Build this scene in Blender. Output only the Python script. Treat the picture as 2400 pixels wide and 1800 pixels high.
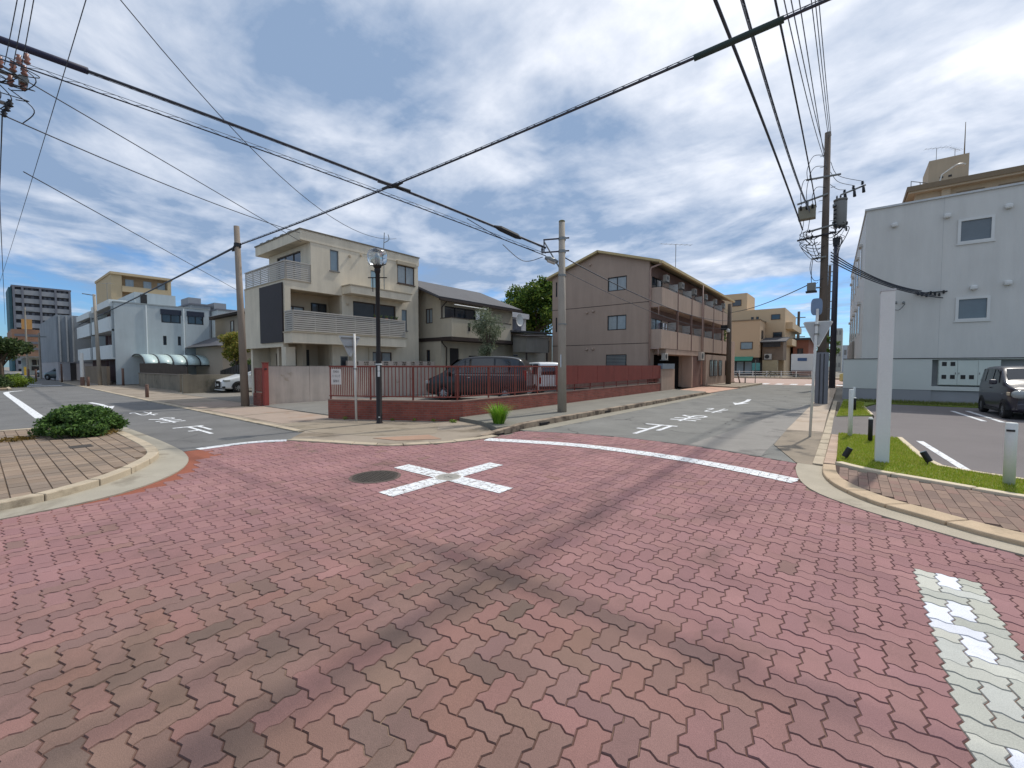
import bpy, bmesh, math, random
from mathutils import Vector, Matrix, noise as mnoise
R = math.radians
for o in list(bpy.data.objects): bpy.data.objects.remove(o)
sc = bpy.context.scene
COL = sc.collection
# ---------------------------------------------------------------- camera
cam_d = bpy.data.cameras.new('camera'); cam = bpy.data.objects.new('camera', cam_d); COL.objects.link(cam)
cam.location = (0, 0, 1.6); cam.rotation_euler = (R(90 - 2.46), 0, R(38.4))
cam_d.sensor_width = 36; cam_d.lens = 15.0; cam_d.clip_start = .05; cam_d.clip_end = 3000
sc.camera = cam
# ---------------------------------------------------------------- sun, exposure
SUN_EL, SUN_AZ = 53.5, 9          # azimuth measured from +Y towards +X
sun_d = bpy.data.lights.new('sun', 'SUN'); sun = bpy.data.objects.new('sun', sun_d); COL.objects.link(sun)
sun_d.energy = 2.3; sun_d.angle = R(1.5); sun_d.color = (1, .95, .87)
SUNV = Vector((math.cos(R(SUN_EL))*math.sin(R(SUN_AZ)), math.cos(R(SUN_EL))*math.cos(R(SUN_AZ)), math.sin(R(SUN_EL))))
sun.rotation_euler = SUNV.to_track_quat('Z', 'Y').to_euler(); sun.location = SUNV*60
sc.view_settings.view_transform = 'Standard'; sc.view_settings.look = 'None'
sc.view_settings.exposure = 0.38; sc.view_settings.gamma = 1; sc.view_settings.use_curve_mapping = False
# ---------------------------------------------------------------- node helper
class NT:
    def __init__(s, tree): s.t = tree; s.n = tree.nodes; s.l = tree.links
    def new(s, k, **kw):
        n = s.n.new(k)
        for a, v in kw.items(): setattr(n, a, v)
        return n
    def put(s, sock, v):
        if hasattr(v, 'node') or isinstance(v, bpy.types.NodeSocket): s.l.new(v, sock)
        elif v is not None: sock.default_value = v
    def m(s, op, a, b=None, c=None, clamp=False):
        n = s.new('ShaderNodeMath', operation=op, use_clamp=clamp)
        s.put(n.inputs[0], a)
        if b is not None: s.put(n.inputs[1], b)
        if c is not None: s.put(n.inputs[2], c)
        return n.outputs[0]
    def v(s, op, a, b=None):
        n = s.new('ShaderNodeVectorMath', operation=op); s.put(n.inputs[0], a)
        if b is not None:
            if op == 'SCALE': s.put(n.inputs[3], b)
            else: s.put(n.inputs[1], b)
        return n.outputs['Value'] if op in ('DOT_PRODUCT', 'LENGTH', 'DISTANCE') else n.outputs[0]
    def noise(s, vec, scale, detail=4, rough=.55, dist=0.):
        n = s.new('ShaderNodeTexNoise'); s.put(n.inputs['Vector'], vec)
        n.inputs['Scale'].default_value = scale; n.inputs['Detail'].default_value = detail
        n.inputs['Roughness'].default_value = rough; n.inputs['Distortion'].default_value = dist
        return n.outputs['Fac']
    def mr(s, v, a, b, c=0., d=1., smooth=False):
        n = s.new('ShaderNodeMapRange'); s.put(n.inputs[0], v)
        if smooth: n.interpolation_type = 'SMOOTHSTEP'
        for i, x in enumerate((a, b, c, d)): s.put(n.inputs[i+1], x)
        return n.outputs[0]
    def mix(s, f, a, b, mode='MIX'):
        n = s.new('ShaderNodeMix', data_type='RGBA', blend_type=mode)
        s.put(n.inputs[0], f); s.put(n.inputs[6], a); s.put(n.inputs[7], b)
        return n.outputs[2]
    def xyz(s, x, y, z):
        n = s.new('ShaderNodeCombineXYZ'); s.put(n.inputs[0], x); s.put(n.inputs[1], y); s.put(n.inputs[2], z); return n.outputs[0]
    def sep(s, v):
        n = s.new('ShaderNodeSeparateXYZ'); s.put(n.inputs[0], v); return n.outputs
def C(r, g, b, k=1.):
    f = lambda u: (u/255/12.92 if u <= 10 else ((u/255+.055)/1.055)**2.4)*k
    return (f(r), f(g), f(b), 1.)
# ---------------------------------------------------------------- world: sky with a broken cloud deck
world = bpy.data.worlds.new('World'); sc.world = world; world.use_nodes = True
wt = world.node_tree; wt.nodes.clear(); W = NT(wt)
sky = W.new('ShaderNodeTexSky', sky_type='NISHITA', sun_disc=False, sun_elevation=R(SUN_EL), sun_rotation=R(SUN_AZ), air_density=1.0, dust_density=.6, ozone_density=2.2)
tc = W.new('ShaderNodeTexCoord')
dirv = W.v('NORMALIZE', tc.outputs['Generated'])
dx, dy, dz = W.sep(dirv)
zc = W.m('MAXIMUM', dz, .012)
den = W.m('ADD', zc, .10)
px = W.m('DIVIDE', dx, den); py = W.m('DIVIDE', dy, den)
SA = R(68)                         # cloud streets run roughly this way (from +Y towards -X)
cu = W.m('ADD', W.m('MULTIPLY', px, -math.sin(SA)), W.m('MULTIPLY', py, math.cos(SA)))
cv = W.m('ADD', W.m('MULTIPLY', px, math.cos(SA)), W.m('MULTIPLY', py, math.sin(SA)))
pl1 = W.xyz(W.m('MULTIPLY', cu, .55), cv, 3.7)
pl2 = W.xyz(W.m('MULTIPLY', cu, .30), cv, 9.1)
n_big = W.noise(pl1, .95, 7, .56, .35)
n_fib = W.noise(pl2, 3.2, 7, .62, .5)
n_puff = W.noise(W.xyz(px, py, 21.3), 2.3, 8, .6, .25)
dens = W.m('ADD', W.m('MULTIPLY', n_big, .62), W.m('ADD', W.m('MULTIPLY', n_fib, .13), W.m('MULTIPLY', n_puff, .25)))
hor = W.mr(dz, .02, .34, -.085, .25, True)
cover = W.mr(W.m('ADD', dens, hor), .43, .60, 0., 1., True)
sdot = W.m('MAXIMUM', W.v('DOT_PRODUCT', dirv, tuple(SUNV)), 0.)
glow = W.m('POWER', sdot, 6.)
n_mass = W.noise(W.xyz(W.m('MULTIPLY', cu, .8), cv, 14.2), 1.25, 5, .55, .6)
tex = W.m('ADD', W.mr(n_puff, .32, .68, -.26, .26), W.mr(n_fib, .3, .7, -.05, .05))
br = W.m('ADD', W.m('ADD', W.mr(n_mass, .36, .62, -.06, .38, True), tex), W.m('MULTIPLY', glow, W.mr(n_big, .36, .6, .35, 1.15, True)), clamp=True)
cl = W.mix(br, C(140, 163, 194, 8.4), C(250, 251, 255, 9.6))
skyc = W.mix(1., sky.outputs[0], W.mix(W.mr(dz, .0, .45, 0, 1), (.46, .74, 1.08, 1), (.62, .84, 1.05, 1)), 'MULTIPLY')
veil = W.mr(dz, .10, .50, .0, .62, True)
out = W.mix(W.m('MULTIPLY', W.m('MAXIMUM', cover, veil), .94), skyc, cl)
bg = W.new('ShaderNodeBackground'); W.put(bg.inputs[0], out); bg.inputs[1].default_value = .1
wo = W.new('ShaderNodeOutputWorld'); wt.links.new(bg.outputs[0], wo.inputs[0])
try: world.cycles.sampling_method = 'AUTOMATIC'
except Exception: pass
# ---------------------------------------------------------------- materials
MATS = {}
def mat(name, col, rough=.8, var=.12, vscale=3., grain=.06, gscale=60., bump=.0, bscale=40., metal=0., spec=.4, streak=0., col2=None, c2s=1.2, c2lo=.52, c2hi=.72, coat=0., emit=None, crack=0.):
    """principled material with broad variation, fine grain, rain streaks, an optional second colour in patches and fine relief"""
    if name in MATS: return MATS[name]
    m = bpy.data.materials.new(name); m.use_nodes = True; t = m.node_tree; t.nodes.clear(); K = NT(t)
    g = K.new('ShaderNodeNewGeometry'); P = g.outputs['Position']
    base = K.new('ShaderNodeRGB'); base.outputs[0].default_value = col; c = base.outputs[0]
    if col2:
        c = K.mix(K.mr(K.noise(P, c2s, 6, .62, .3), c2lo, c2hi, 0, 1, True), c, col2)
    if var: c = K.mix(1., c, _gray(K, K.mr(K.noise(P, vscale, 5, .6), .25, .75, 1-var, 1+var)), 'MULTIPLY')
    if grain: c = K.mix(1., c, _gray(K, K.mr(K.noise(P, gscale, 3, .7), .25, .75, 1-grain*2, 1+grain*2)), 'MULTIPLY')
    if streak:
        sp = K.v('MULTIPLY', P, (2.6, 2.6, .35))
        c = K.mix(1., c, _gray(K, K.mr(K.noise(sp, 1., 5, .65), .35, .75, 1+streak*.3, 1-streak)), 'MULTIPLY')
    if crack:
        vo = K.new('ShaderNodeTexVoronoi', feature='DISTANCE_TO_EDGE'); vo.inputs['Scale'].default_value = .42
        nz = K.new('ShaderNodeTexNoise'); K.put(nz.inputs['Vector'], P); nz.inputs['Scale'].default_value = 1.6; nz.inputs['Detail'].default_value = 6
        K.put(vo.inputs['Vector'], K.v('ADD', P, K.v('SCALE', nz.outputs['Color'], .55)))
        ck = K.m('MULTIPLY', K.mr(vo.outputs['Distance'], .003, .012, 1, 0), K.mr(K.noise(P, .6, 3), .46, .6, 0, crack))
        c = K.mix(ck, c, C(58, 56, 54))
    b = K.new('ShaderNodeBsdfPrincipled'); K.put(b.inputs['Base Color'], c)
    b.inputs['Roughness'].default_value = rough; b.inputs['Metallic'].default_value = metal
    b.inputs['Specular IOR Level'].default_value = spec; b.inputs['Coat Weight'].default_value = coat; b.inputs['Coat Roughness'].default_value = .06
    if emit: b.inputs['Emission Color'].default_value = emit[0]; b.inputs['Emission Strength'].default_value = emit[1]
    if bump:
        bn = K.new('ShaderNodeBump'); bn.inputs['Strength'].default_value = bump; bn.inputs['Distance'].default_value = .01
        K.put(bn.inputs['Height'], K.noise(P, bscale, 4, .65)); K.put(b.inputs['Normal'], bn.outputs[0])
    o = K.new('ShaderNodeOutputMaterial'); t.links.new(b.outputs[0], o.inputs[0])
    MATS[name] = m; return m
def _gray(K, f):
    n = K.new('ShaderNodeCombineColor'); [K.put(n.inputs[i], f) for i in range(3)]; return n.outputs[0]
def attr_mat(name, rough=.85, grain=.14, gscale=90., var=.12, vscale=2.5, bump=.25, bscale=120., trans=0., stain=None, spec=.3):
    """colour from the mesh's own 'Col' attribute (each piece its own colour) plus grain; trans adds leaf translucency"""
    if name in MATS: return MATS[name]
    m = bpy.data.materials.new(name); m.use_nodes = True; t = m.node_tree; t.nodes.clear(); K = NT(t)
    P = K.new('ShaderNodeNewGeometry').outputs['Position']
    a = K.new('ShaderNodeAttribute', attribute_name='Col'); c = a.outputs['Color']
    if var: c = K.mix(1., c, _gray(K, K.mr(K.noise(P, vscale, 5, .6), .25, .75, 1-var, 1+var)), 'MULTIPLY')
    if grain: c = K.mix(1., c, _gray(K, K.mr(K.noise(P, gscale, 3, .75), .25, .75, 1-grain, 1+grain)), 'MULTIPLY')
    if stain: c = K.mix(K.mr(K.noise(P, stain[1], 6, .65, .8), stain[2], stain[3], 0., stain[4], True), c, stain[0])
    b = K.new('ShaderNodeBsdfPrincipled'); K.put(b.inputs['Base Color'], c); b.inputs['Roughness'].default_value = rough
    b.inputs['Specular IOR Level'].default_value = spec
    if bump:
        bn = K.new('ShaderNodeBump'); bn.inputs['Strength'].default_value = bump; bn.inputs['Distance'].default_value = .004
        K.put(bn.inputs['Height'], K.noise(P, bscale, 3, .7)); K.put(b.inputs['Normal'], bn.outputs[0])
    o = K.new('ShaderNodeOutputMaterial')
    if trans:
        tr = K.new('ShaderNodeBsdfTranslucent'); K.put(tr.inputs[0], c)
        mx = K.new('ShaderNodeMixShader'); mx.inputs[0].default_value = trans
        t.links.new(b.outputs[0], mx.inputs[1]); t.links.new(tr.outputs[0], mx.inputs[2]); t.links.new(mx.outputs[0], o.inputs[0])
    else: t.links.new(b.outputs[0], o.inputs[0])
    MATS[name] = m; return m
def glass_mat(name, col=(.9, .95, .95, 1), alpha=.8):
    """thin clear glass: mostly see-through with a glossy skin"""
    if name in MATS: return MATS[name]
    m = bpy.data.materials.new(name); m.use_nodes = True; t = m.node_tree; t.nodes.clear(); K = NT(t)
    tr = K.new('ShaderNodeBsdfTransparent'); tr.inputs[0].default_value = col
    gl = K.new('ShaderNodeBsdfGlossy'); gl.inputs['Roughness'].default_value = .03
    fr = K.new('ShaderNodeFresnel'); fr.inputs[0].default_value = 1.5
    mx = K.new('ShaderNodeMixShader'); K.put(mx.inputs[0], K.m('ADD', K.m('MULTIPLY', fr.outputs[0], 1.), 1-alpha, clamp=True))
    t.links.new(tr.outputs[0], mx.inputs[1]); t.links.new(gl.outputs[0], mx.inputs[2])
    o = K.new('ShaderNodeOutputMaterial'); t.links.new(mx.outputs[0], o.inputs[0])
    MATS[name] = m; return m
# ---------------------------------------------------------------- object helpers
ORG = {}                              # world origin of each thing, so parts can be given in world coordinates
def tag(o, label=None, cat=None, group=None, kind=None):
    if label: o['label'] = label
    if cat: o['category'] = cat
    if group: o['group'] = group
    if kind: o['kind'] = kind
    return o
def thing(name, label, cat, loc=(0, 0, 0), rz=0., group=None):
    o = bpy.data.objects.new(name, None); COL.objects.link(o); o.location = loc; o.rotation_euler = (0, 0, rz)
    o.empty_display_size = .2; ORG[o.name] = Vector(loc) if rz == 0 else Vector((0, 0, 0))
    return tag(o, label, cat, group)
class MB:
    def __init__(s): s.v = []; s.f = []; s.c = None
    def quad(s, *p):
        i = len(s.v); s.v += [tuple(q) for q in p]; s.f.append(tuple(range(i, i+len(p)))); return s
    def box(s, x0, x1, y0, y1, z0, z1):
        i = len(s.v)
        s.v += [(x0,y0,z0),(x1,y0,z0),(x1,y1,z0),(x0,y1,z0),(x0,y0,z1),(x1,y0,z1),(x1,y1,z1),(x0,y1,z1)]
        s.f += [(i,i+3,i+2,i+1),(i+4,i+5,i+6,i+7),(i,i+1,i+5,i+4),(i+1,i+2,i+6,i+5),(i+2,i+3,i+7,i+6),(i+3,i,i+4,i+7)]
        return s
    def prism(s, poly, z0, z1, bottom=True):
        n = len(poly); i = len(s.v)
        if sum(poly[k][0]*poly[(k+1) % n][1]-poly[(k+1) % n][0]*poly[k][1] for k in range(n)) < 0: poly = poly[::-1]
        s.v += [(p[0], p[1], z0) for p in poly]+[(p[0], p[1], z1) for p in poly]
        s.f.append(tuple(range(i+n, i+2*n)))
        if bottom: s.f.append(tuple(range(i+n-1, i-1, -1)))
        for k in range(n): s.f.append((i+k, i+(k+1) % n, i+n+(k+1) % n, i+n+k))
        return s
    def ring(s, pts):
        i = len(s.v); s.v += [tuple(p) for p in pts]; return list(range(i, i+len(pts)))
    def bridge(s, a, b, closed=True):
        n = len(a)
        for k in range(n if closed else n-1): s.f.append((a[k], a[(k+1) % n], b[(k+1) % n], b[k]))
    def tube(s, pts, r, n=6, cap=True):
        """pts list of points; r number or list"""
        pts = [Vector(p) for p in pts]; rr = r if isinstance(r, (list, tuple)) else [r]*len(pts); prev = None; rings = []
        up = None
        for k, p in enumerate(pts):
            d = (pts[min(k+1, len(pts)-1)]-pts[max(k-1, 0)])
            if d.length < 1e-7: d = Vector((0, 0, 1))
            d.normalize()
            if up is None or abs(up.dot(d)) > .95: up = Vector((0, 0, 1)) if abs(d.z) < .9 else Vector((1, 0, 0))
            a = d.cross(up).normalized(); b = a.cross(d).normalized(); up = b
            rings.append(s.ring([p+(a*math.cos(2*math.pi*q/n)+b*math.sin(2*math.pi*q/n))*rr[k] for q in range(n)]))
        for a, b in zip(rings, rings[1:]): s.bridge(a, b)
        if cap: s.f.append(tuple(rings[0][::-1])); s.f.append(tuple(rings[-1]))
        return s
    def cyl(s, x, y, z0, z1, r0, r1=None, n=16): return s.tube([(x, y, z0), (x, y, z1)], [r0, r0 if r1 is None else r1], n)
    def lathe(s, x, y, prof, n=20):
        rings = [s.ring([(x+r*math.cos(2*math.pi*q/n), y+r*math.sin(2*math.pi*q/n), z) for q in range(n)]) for r, z in prof]
        for a, b in zip(rings, rings[1:]): s.bridge(a, b)
        s.f.append(tuple(rings[0][::-1])); s.f.append(tuple(rings[-1])); return s
    def add(s, o):
        i = len(s.v); s.v += o.v; s.f += [tuple(k+i for k in f) for f in o.f]; return s
    def mesh(s, name, off=Vector((0, 0, 0)), smooth=False, recalc=False):
        me = bpy.data.meshes.new(name)
        me.from_pydata([(a-off.x, b-off.y, c-off.z) for a, b, c in s.v], [], s.f)
        if s.c:
            at = me.color_attributes.new('Col', 'FLOAT_COLOR', 'CORNER'); k = 0; buf = []
            for f, c in zip(s.f, s.c): buf += list(c)*len(f)
            at.data.foreach_set('color', buf)
        if recalc:
            b = bmesh.new(); b.from_mesh(me); bmesh.ops.recalc_face_normals(b, faces=b.faces); b.to_mesh(me); b.free()
        if smooth: me.polygons.foreach_set('use_smooth', [True]*len(me.polygons))
        me.update(); return me
def root_of(p):
    while p.parent: p = p.parent
    return p
def part(name, mb, m, parent, smooth=False, label=None, bevel=0., recalc=False):
    off = ORG.get(root_of(parent).name, Vector((0, 0, 0)))
    o = bpy.data.objects.new(name, mb.mesh(name, off, smooth, recalc)); COL.objects.link(o)
    o.parent = parent; o.data.materials.append(m)
    if label: o['label'] = label
    if bevel: _bev(o, bevel)
    return o
def _bev(o, w):
    b = o.modifiers.new('bevel', 'BEVEL'); b.width = w; b.segments = 2; b.limit_method = 'ANGLE'; b.angle_limit = R(40)
def solo(name, mb, m, label, cat, group=None, smooth=False, loc=None, bevel=0., kind=None):
    """a thing that is one mesh; its origin goes to loc"""
    off = Vector(loc) if loc else Vector((0, 0, 0))
    o = bpy.data.objects.new(name, mb.mesh(name, off, smooth)); COL.objects.link(o); o.location = off; o.data.materials.append(m)
    ORG[o.name] = off
    if bevel: _bev(o, bevel)
    return tag(o, label, cat, group, kind)
def struct(name, mb, m, parent=None, smooth=False, kind='structure'):
    o = bpy.data.objects.new(name, mb.mesh(name, Vector((0, 0, 0)), smooth)); COL.objects.link(o); o.data.materials.append(m)
    if parent: o.parent = parent
    elif kind: o['kind'] = kind
    ORG[o.name] = Vector((0, 0, 0))
    return o
def smooth_poly(pts, n=6):
    """Catmull-Rom through the points"""
    P = [Vector((*p, 0)) if len(p) == 2 else Vector(p) for p in pts]; out = []
    for i in range(len(P)-1):
        p0, p1, p2, p3 = P[max(i-1, 0)], P[i], P[i+1], P[min(i+2, len(P)-1)]
        for k in range(n):
            t = k/n
            out.append(.5*((2*p1)+(p2-p0)*t+(2*p0-5*p1+4*p2-p3)*t*t+(3*p1-p0-3*p2+p3)*t**3))
    out.append(P[-1])
    return [tuple(q[:len(pts[0])]) for q in out]
def ribbon(mb, A, B, z0, z1, zA=None):
    """solid strip between two polylines of the same length"""
    for k in range(len(A)-1):
        mb.prism([A[k], A[k+1], B[k+1], B[k]], z0, z1, bottom=False)
    return mb
def offset(pts, d):
    out = []
    for k, p in enumerate(pts):
        a = Vector(pts[max(k-1, 0)][:2]); b = Vector(pts[min(k+1, len(pts)-1)][:2]); t = (b-a).normalized()
        out.append((p[0]-t.y*d, p[1]+t.x*d))
    return out
def inpoly(x, y, poly):
    c = False; n = len(poly); j = n-1
    for i in range(n):
        xi, yi = poly[i]; xj, yj = poly[j]
        if (yi > y) != (yj > y) and x < (xj-xi)*(y-yi)/(yj-yi)+xi: c = not c
        j = i
    return c
# ================================================================ ground and paving
rnd = random.Random(7)
ASPH = mat('asphalt', C(108, 107, 105), .9, .18, .9, .17, 150, .35, 180, col2=C(94, 93, 92), c2s=.55, crack=.5)
ASPH_R = mat('asphalt_worn', C(118, 117, 112), .9, .17, .8, .17, 150, .35, 180, col2=C(108, 107, 103), c2s=.7, c2lo=.5, c2hi=.66, crack=.9)
ASPH_LOT = mat('asphalt_lot', C(112, 106, 105), .92, .10, .6, .10, 150, .3, 180)
CONC = mat('concrete', C(160, 153, 138), .9, .12, 1.6, .08, 90, .3, 90, col2=C(128, 120, 106), c2s=1.3)
CONC_TAN = mat('concrete_tan', C(176, 160, 142), .9, .10, 1.2, .07, 90, .25, 90, col2=C(158, 138, 118), c2s=.9)
SIDEWALK = mat('sidewalk_tan', C(148, 136, 121), .92, .12, 1.4, .09, 80, .3, 90, col2=C(120, 108, 92), c2s=.9, c2lo=.48, c2hi=.68)
KERB = mat('kerb_stone', C(178, 164, 142), .9, .12, 2.5, .08, 90, .3, 90, col2=C(132, 120, 102), c2s=2.)
PAINT = mat('road_paint', C(222, 224, 225), .8, .08, 2.5, .08, 110, .3, 140, col2=C(150, 142, 138), c2s=14, c2lo=.50, c2hi=.68)
PAVER = attr_mat('paver', .9, .26, 210, .14, 1.3, .6, 210, stain=(C(78, 68, 60), .8, .50, .74, .42))
JOINT = mat('paver_joint', C(96, 70, 62), .95, .25, 3, .15, 80, col2=C(132, 112, 96), c2s=1.4, c2lo=.52, c2hi=.66)
INFILL = mat('paver_infill', C(140, 82, 62), .92, .15, 3, .1, 90, .3, 80)
DARK = mat('dark_void', C(26, 25, 26), .9, .05, 1, 0)

struct('ground', MB().quad((-700, -400, -.05), (700, -400, -.05), (700, 900, -.05), (-700, 900, -.05)), mat('ground_soil', C(128, 122, 112), .95, .2, .2, .08, 30))

edge_left = smooth_poly([(-6.70, -3.4), (-6.82, -.9), (-6.87, .12), (-6.96, .77), (-7.27, 1.32), (-7.9, 1.86), (-8.76, 2.22), (-9.75, 2.38)], 5)
edge_corner = smooth_poly([(-9.40, 4.08), (-8.53, 4.45), (-7.72, 4.76), (-7.13, 5.08), (-6.72, 5.56), (-6.44, 6.11), (-6.22, 6.75), (-6.15, 7.3)], 4)
edge_far = smooth_poly([(-6.25, 8.30), (-4.95, 8.80), (-3.54, 8.96), (-2.1, 8.80), (-.64, 8.34)], 4)
edge_right = smooth_poly([(-.63, 7.9), (-.53, 7.2), (-.34, 6.62), (.0, 6.2), (.5, 5.82), (1.19, 5.44), (2.4, 5.1), (5., 4.8)], 5)
IP = edge_left+[(-9.72, 2.9), (-9.62, 3.5)]+edge_corner+edge_far+edge_right+[(5., -3.4)]
inter = struct('paved_intersection', MB().prism(IP, -.04, -.0065, False), JOINT)

# --- wavy interlocking pavers, herringbone on a grid that follows the streets
U = .12; OX, OY = .43-80*U, 4.56-64*U; GAP = .0019
def hpt(i, j): return [(i, j), (i+.33, j+.095), (i+.67, j-.095)]         # unit edge running +x
def vpt(i, j): return [(i, j), (i-.095, j+.33), (i+.095, j+.67)]         # unit edge running +y
def cell_outline(cells):
    """boundary of one or two grid cells, counter-clockwise, in grid units"""
    i0 = min(c[0] for c in cells); i1 = max(c[0] for c in cells)+1; j0 = min(c[1] for c in cells); j1 = max(c[1] for c in cells)+1
    o = []
    for i in range(i0, i1): o += hpt(i, j0)
    for j in range(j0, j1): o += vpt(i1, j)
    for i in range(i1-1, i0-1, -1): q = hpt(i, j1)+[(i+1, j1)]; o += q[:0:-1]
    for j in range(j1-1, j0-1, -1): q = vpt(i0, j)+[(i0, j+1)]; o += q[:0:-1]
    return [(OX+a*U, OY+b*U) for a, b in o]
def shrink(poly, d):
    n = len(poly); out = []
    for k in range(n):
        a = Vector(poly[k-1]); b = Vector(poly[k]); c = Vector(poly[(k+1) % n])
        n1 = Vector((-(b-a).y, (b-a).x)).normalized(); n2 = Vector((-(c-b).y, (c-b).x)).normalized()
        m = (n1+n2); m = m.normalized()*(d/max(.45, m.normalized().dot(n1))) if m.length > .1 else n1*d
        out.append((b.x+m.x, b.y+m.y))
    return out
def paver_mb(mb, cells, col, dz=0., tilt=(0, 0)):
    poly = cell_outline(cells); a = shrink(poly, GAP); b = shrink(poly, GAP+.0035)
    cx = sum(p[0] for p in poly)/len(poly); cy = sum(p[1] for p in poly)/len(poly)
    zt = lambda p: dz+tilt[0]*(p[0]-cx)+tilt[1]*(p[1]-cy)
    lo = mb.ring([(p[0], p[1], -.0075) for p in a]); hi = mb.ring([(p[0], p[1], zt(p)) for p in b])
    mb.bridge(lo, hi); mb.f.append(tuple(hi))
    if mb.c is None: mb.c = []
    mb.c += [tuple(x*.86 for x in col[:3])+(1,)]*len(lo)+[col]
PINK = [C(147, 109, 108), C(144, 106, 106), C(144, 108, 109), C(150, 113, 111), C(139, 103, 104), C(145, 109, 106)]
BROWN = [C(124, 98, 84), C(115, 95, 82), C(107, 91, 79), C(101, 88, 77), C(127, 97, 83), C(132, 99, 88), C(120, 100, 84)]
band_i = (80, 83)
def paint_of(i, j):
    if band_i[0] <= i < band_i[1] and j < 64: return 'band'
    return None
stones = []
def want(c):
    x = OX+(c[0]+.5)*U; y = OY+(c[1]+.5)*U
    return inpoly(x, y, IP)
NI = int(15/U)+20; NJ = int(13/U)+20
for j in range(-10, NJ):
    for i in range(-12, NI):
        k = (i-j) % 4
        if k == 0: cs = [(i, j), (i+1, j)]
        elif k == 3: cs = [(i, j), (i, j+1)]
        else: continue
        if not (want(cs[0]) or want(cs[1])): continue
        p0, p1 = paint_of(*cs[0]), paint_of(*cs[1])
        if p0 == p1: stones.append((cs, p0))
        else: stones += [([cs[0]], p0), ([cs[1]], p1)]
def stone_col(cs, p):
    x = OX+(sum(c[0] for c in cs)/len(cs)+.5)*U; y = OY+(sum(c[1] for c in cs)/len(cs)+.5)*U
    if p == 'band': c = rnd.choice([C(186, 186, 176), C(180, 180, 168), C(190, 189, 178), C(176, 177, 167), C(218, 220, 226), C(184, 185, 178), C(178, 178, 168), C(182, 182, 172)])
    else:
        q = 1.35*math.exp(-((x+2.2)**2+(y-.6)**2)/3.6)
        q += .45*math.exp(-((y-2.3)**2)/.12)*math.exp(-((x+1.6)**2)/5.)+.35*math.exp(-((x+2.3)**2)/.12)*math.exp(-((y-2.4)**2)/7.)  # browner strips on the cables' shadow lines: stain and shade put into stone colour
        q = min(1., q)*rnd.uniform(.6, 1.1)
        if rnd.random() < .02: q = max(q, .6)
        c = tuple(a+(b-a)*min(1., q) for a, b in zip(rnd.choice(PINK), rnd.choice(BROWN)))
        f = .5+.5*mnoise.noise(Vector((x*.55, y*.55, 3)))
        c = tuple(a+(b-a)*.4*f for a, b in zip(c, C(158, 120, 117)))
    k = rnd.uniform(.95, 1.05); return tuple(v*k for v in c[:3])+(1,), x, y
F_ = Vector((-math.sin(R(38.4)), math.cos(R(38.4)))); R_ = Vector((math.cos(R(38.4)), math.sin(R(38.4))))
info = []
for cs, p in stones:
    col, x, y = stone_col(cs, p)
    d = x*F_.x+y*F_.y; s = x*R_.x+y*R_.y
    vis = d > 1.55 and abs(s) < 1.18*d+.1
    info.append((d if vis else 1e3+abs(d), cs, col, x, y))
info.sort(key=lambda t: t[0])
rest = MB()
for n, (d, cs, col, x, y) in enumerate(info):
    if x < -6.9 and any((x-q[0])**2+(y-q[1])**2 < .15**2 for q in edge_left): continue      # mortar strip along the left gutter
    if x < -8.75 and y < 2.68: continue
    dz = rnd.uniform(-.0022, .0015); tl = (rnd.uniform(-.012, .012), rnd.uniform(-.012, .012))
    if n < 300:
        mb = MB(); mb.c = []; paver_mb(mb, cs, col, dz, tl)
        o = struct('paver', mb, PAVER, inter)
    else: paver_mb(rest, cs, col, dz, tl)
pv = struct('paver_field', rest, PAVER, inter); pv['kind'] = 'stuff'
# mortar infill along the left edge
inner = [(p[0]+.0, p[1]) for p in edge_left]; off_in = offset(edge_left, -.32)
struct('mortar_strip', ribbon(MB(), inner, off_in, -.03, -.0048), INFILL, inter)
struct('mortar_patch', MB().prism([(-9.75, 2.3), (-8.72, 2.12), (-8.3, 2.3), (-8.7, 2.72), (-9.6, 2.76)], -.03, -.0042), INFILL, inter)

# --- painted curve across the mouth of the right street: pieces clipped to the stones, so the joints stay open
def clip(poly, quad):
    for k in range(len(quad)):
        a = quad[k]; b = quad[(k+1) % len(quad)]; out = []
        f = lambda p: (b[0]-a[0])*(p[1]-a[1])-(b[1]-a[1])*(p[0]-a[0])
        for q in range(len(poly)):
            p0, p1 = poly[q-1], poly[q]; s0, s1 = f(p0), f(p1)
            if (s0 >= 0) != (s1 >= 0):
                t = s0/(s0-s1); out.append((p0[0]+t*(p1[0]-p0[0]), p0[1]+t*(p1[1]-p0[1])))
            if s1 >= 0: out.append(p1)
        poly = out
        if len(poly) < 3: return None
    return poly
XC = (-4.48, 4.18); mk = MB()
for qd in ([(XC[0]-1.08, XC[1]-.145), (XC[0]+1.08, XC[1]-.145), (XC[0]+1.08, XC[1]+.145), (XC[0]-1.08, XC[1]+.145)], [(XC[0]-.145, XC[1]-1.06), (XC[0]+.145, XC[1]-1.06), (XC[0]+.145, XC[1]-.146), (XC[0]-.145, XC[1]-.146)], [(XC[0]-.145, XC[1]+.146), (XC[0]+.145, XC[1]+.146), (XC[0]+.145, XC[1]+1.06), (XC[0]-.145, XC[1]+1.06)]):
    for d, cs, col, x, y in info:
        if abs(x-XC[0]) < 1.4 and abs(y-XC[1]) < 1.4:
            q = clip(shrink(cell_outline(cs), GAP+.0012), qd)
            if q: mk.quad(*[(p[0], p[1], .0060) for p in q])
solo('road_marking', mk, PAINT, 'white cross painted on the red pavers in the middle of the junction', 'road marking')
arc = smooth_poly([(-6.15, 6.86), (-4.45, 7.45), (-3.0, 7.55), (-1.75, 7.40), (-.54, 7.02)], 4)
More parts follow.
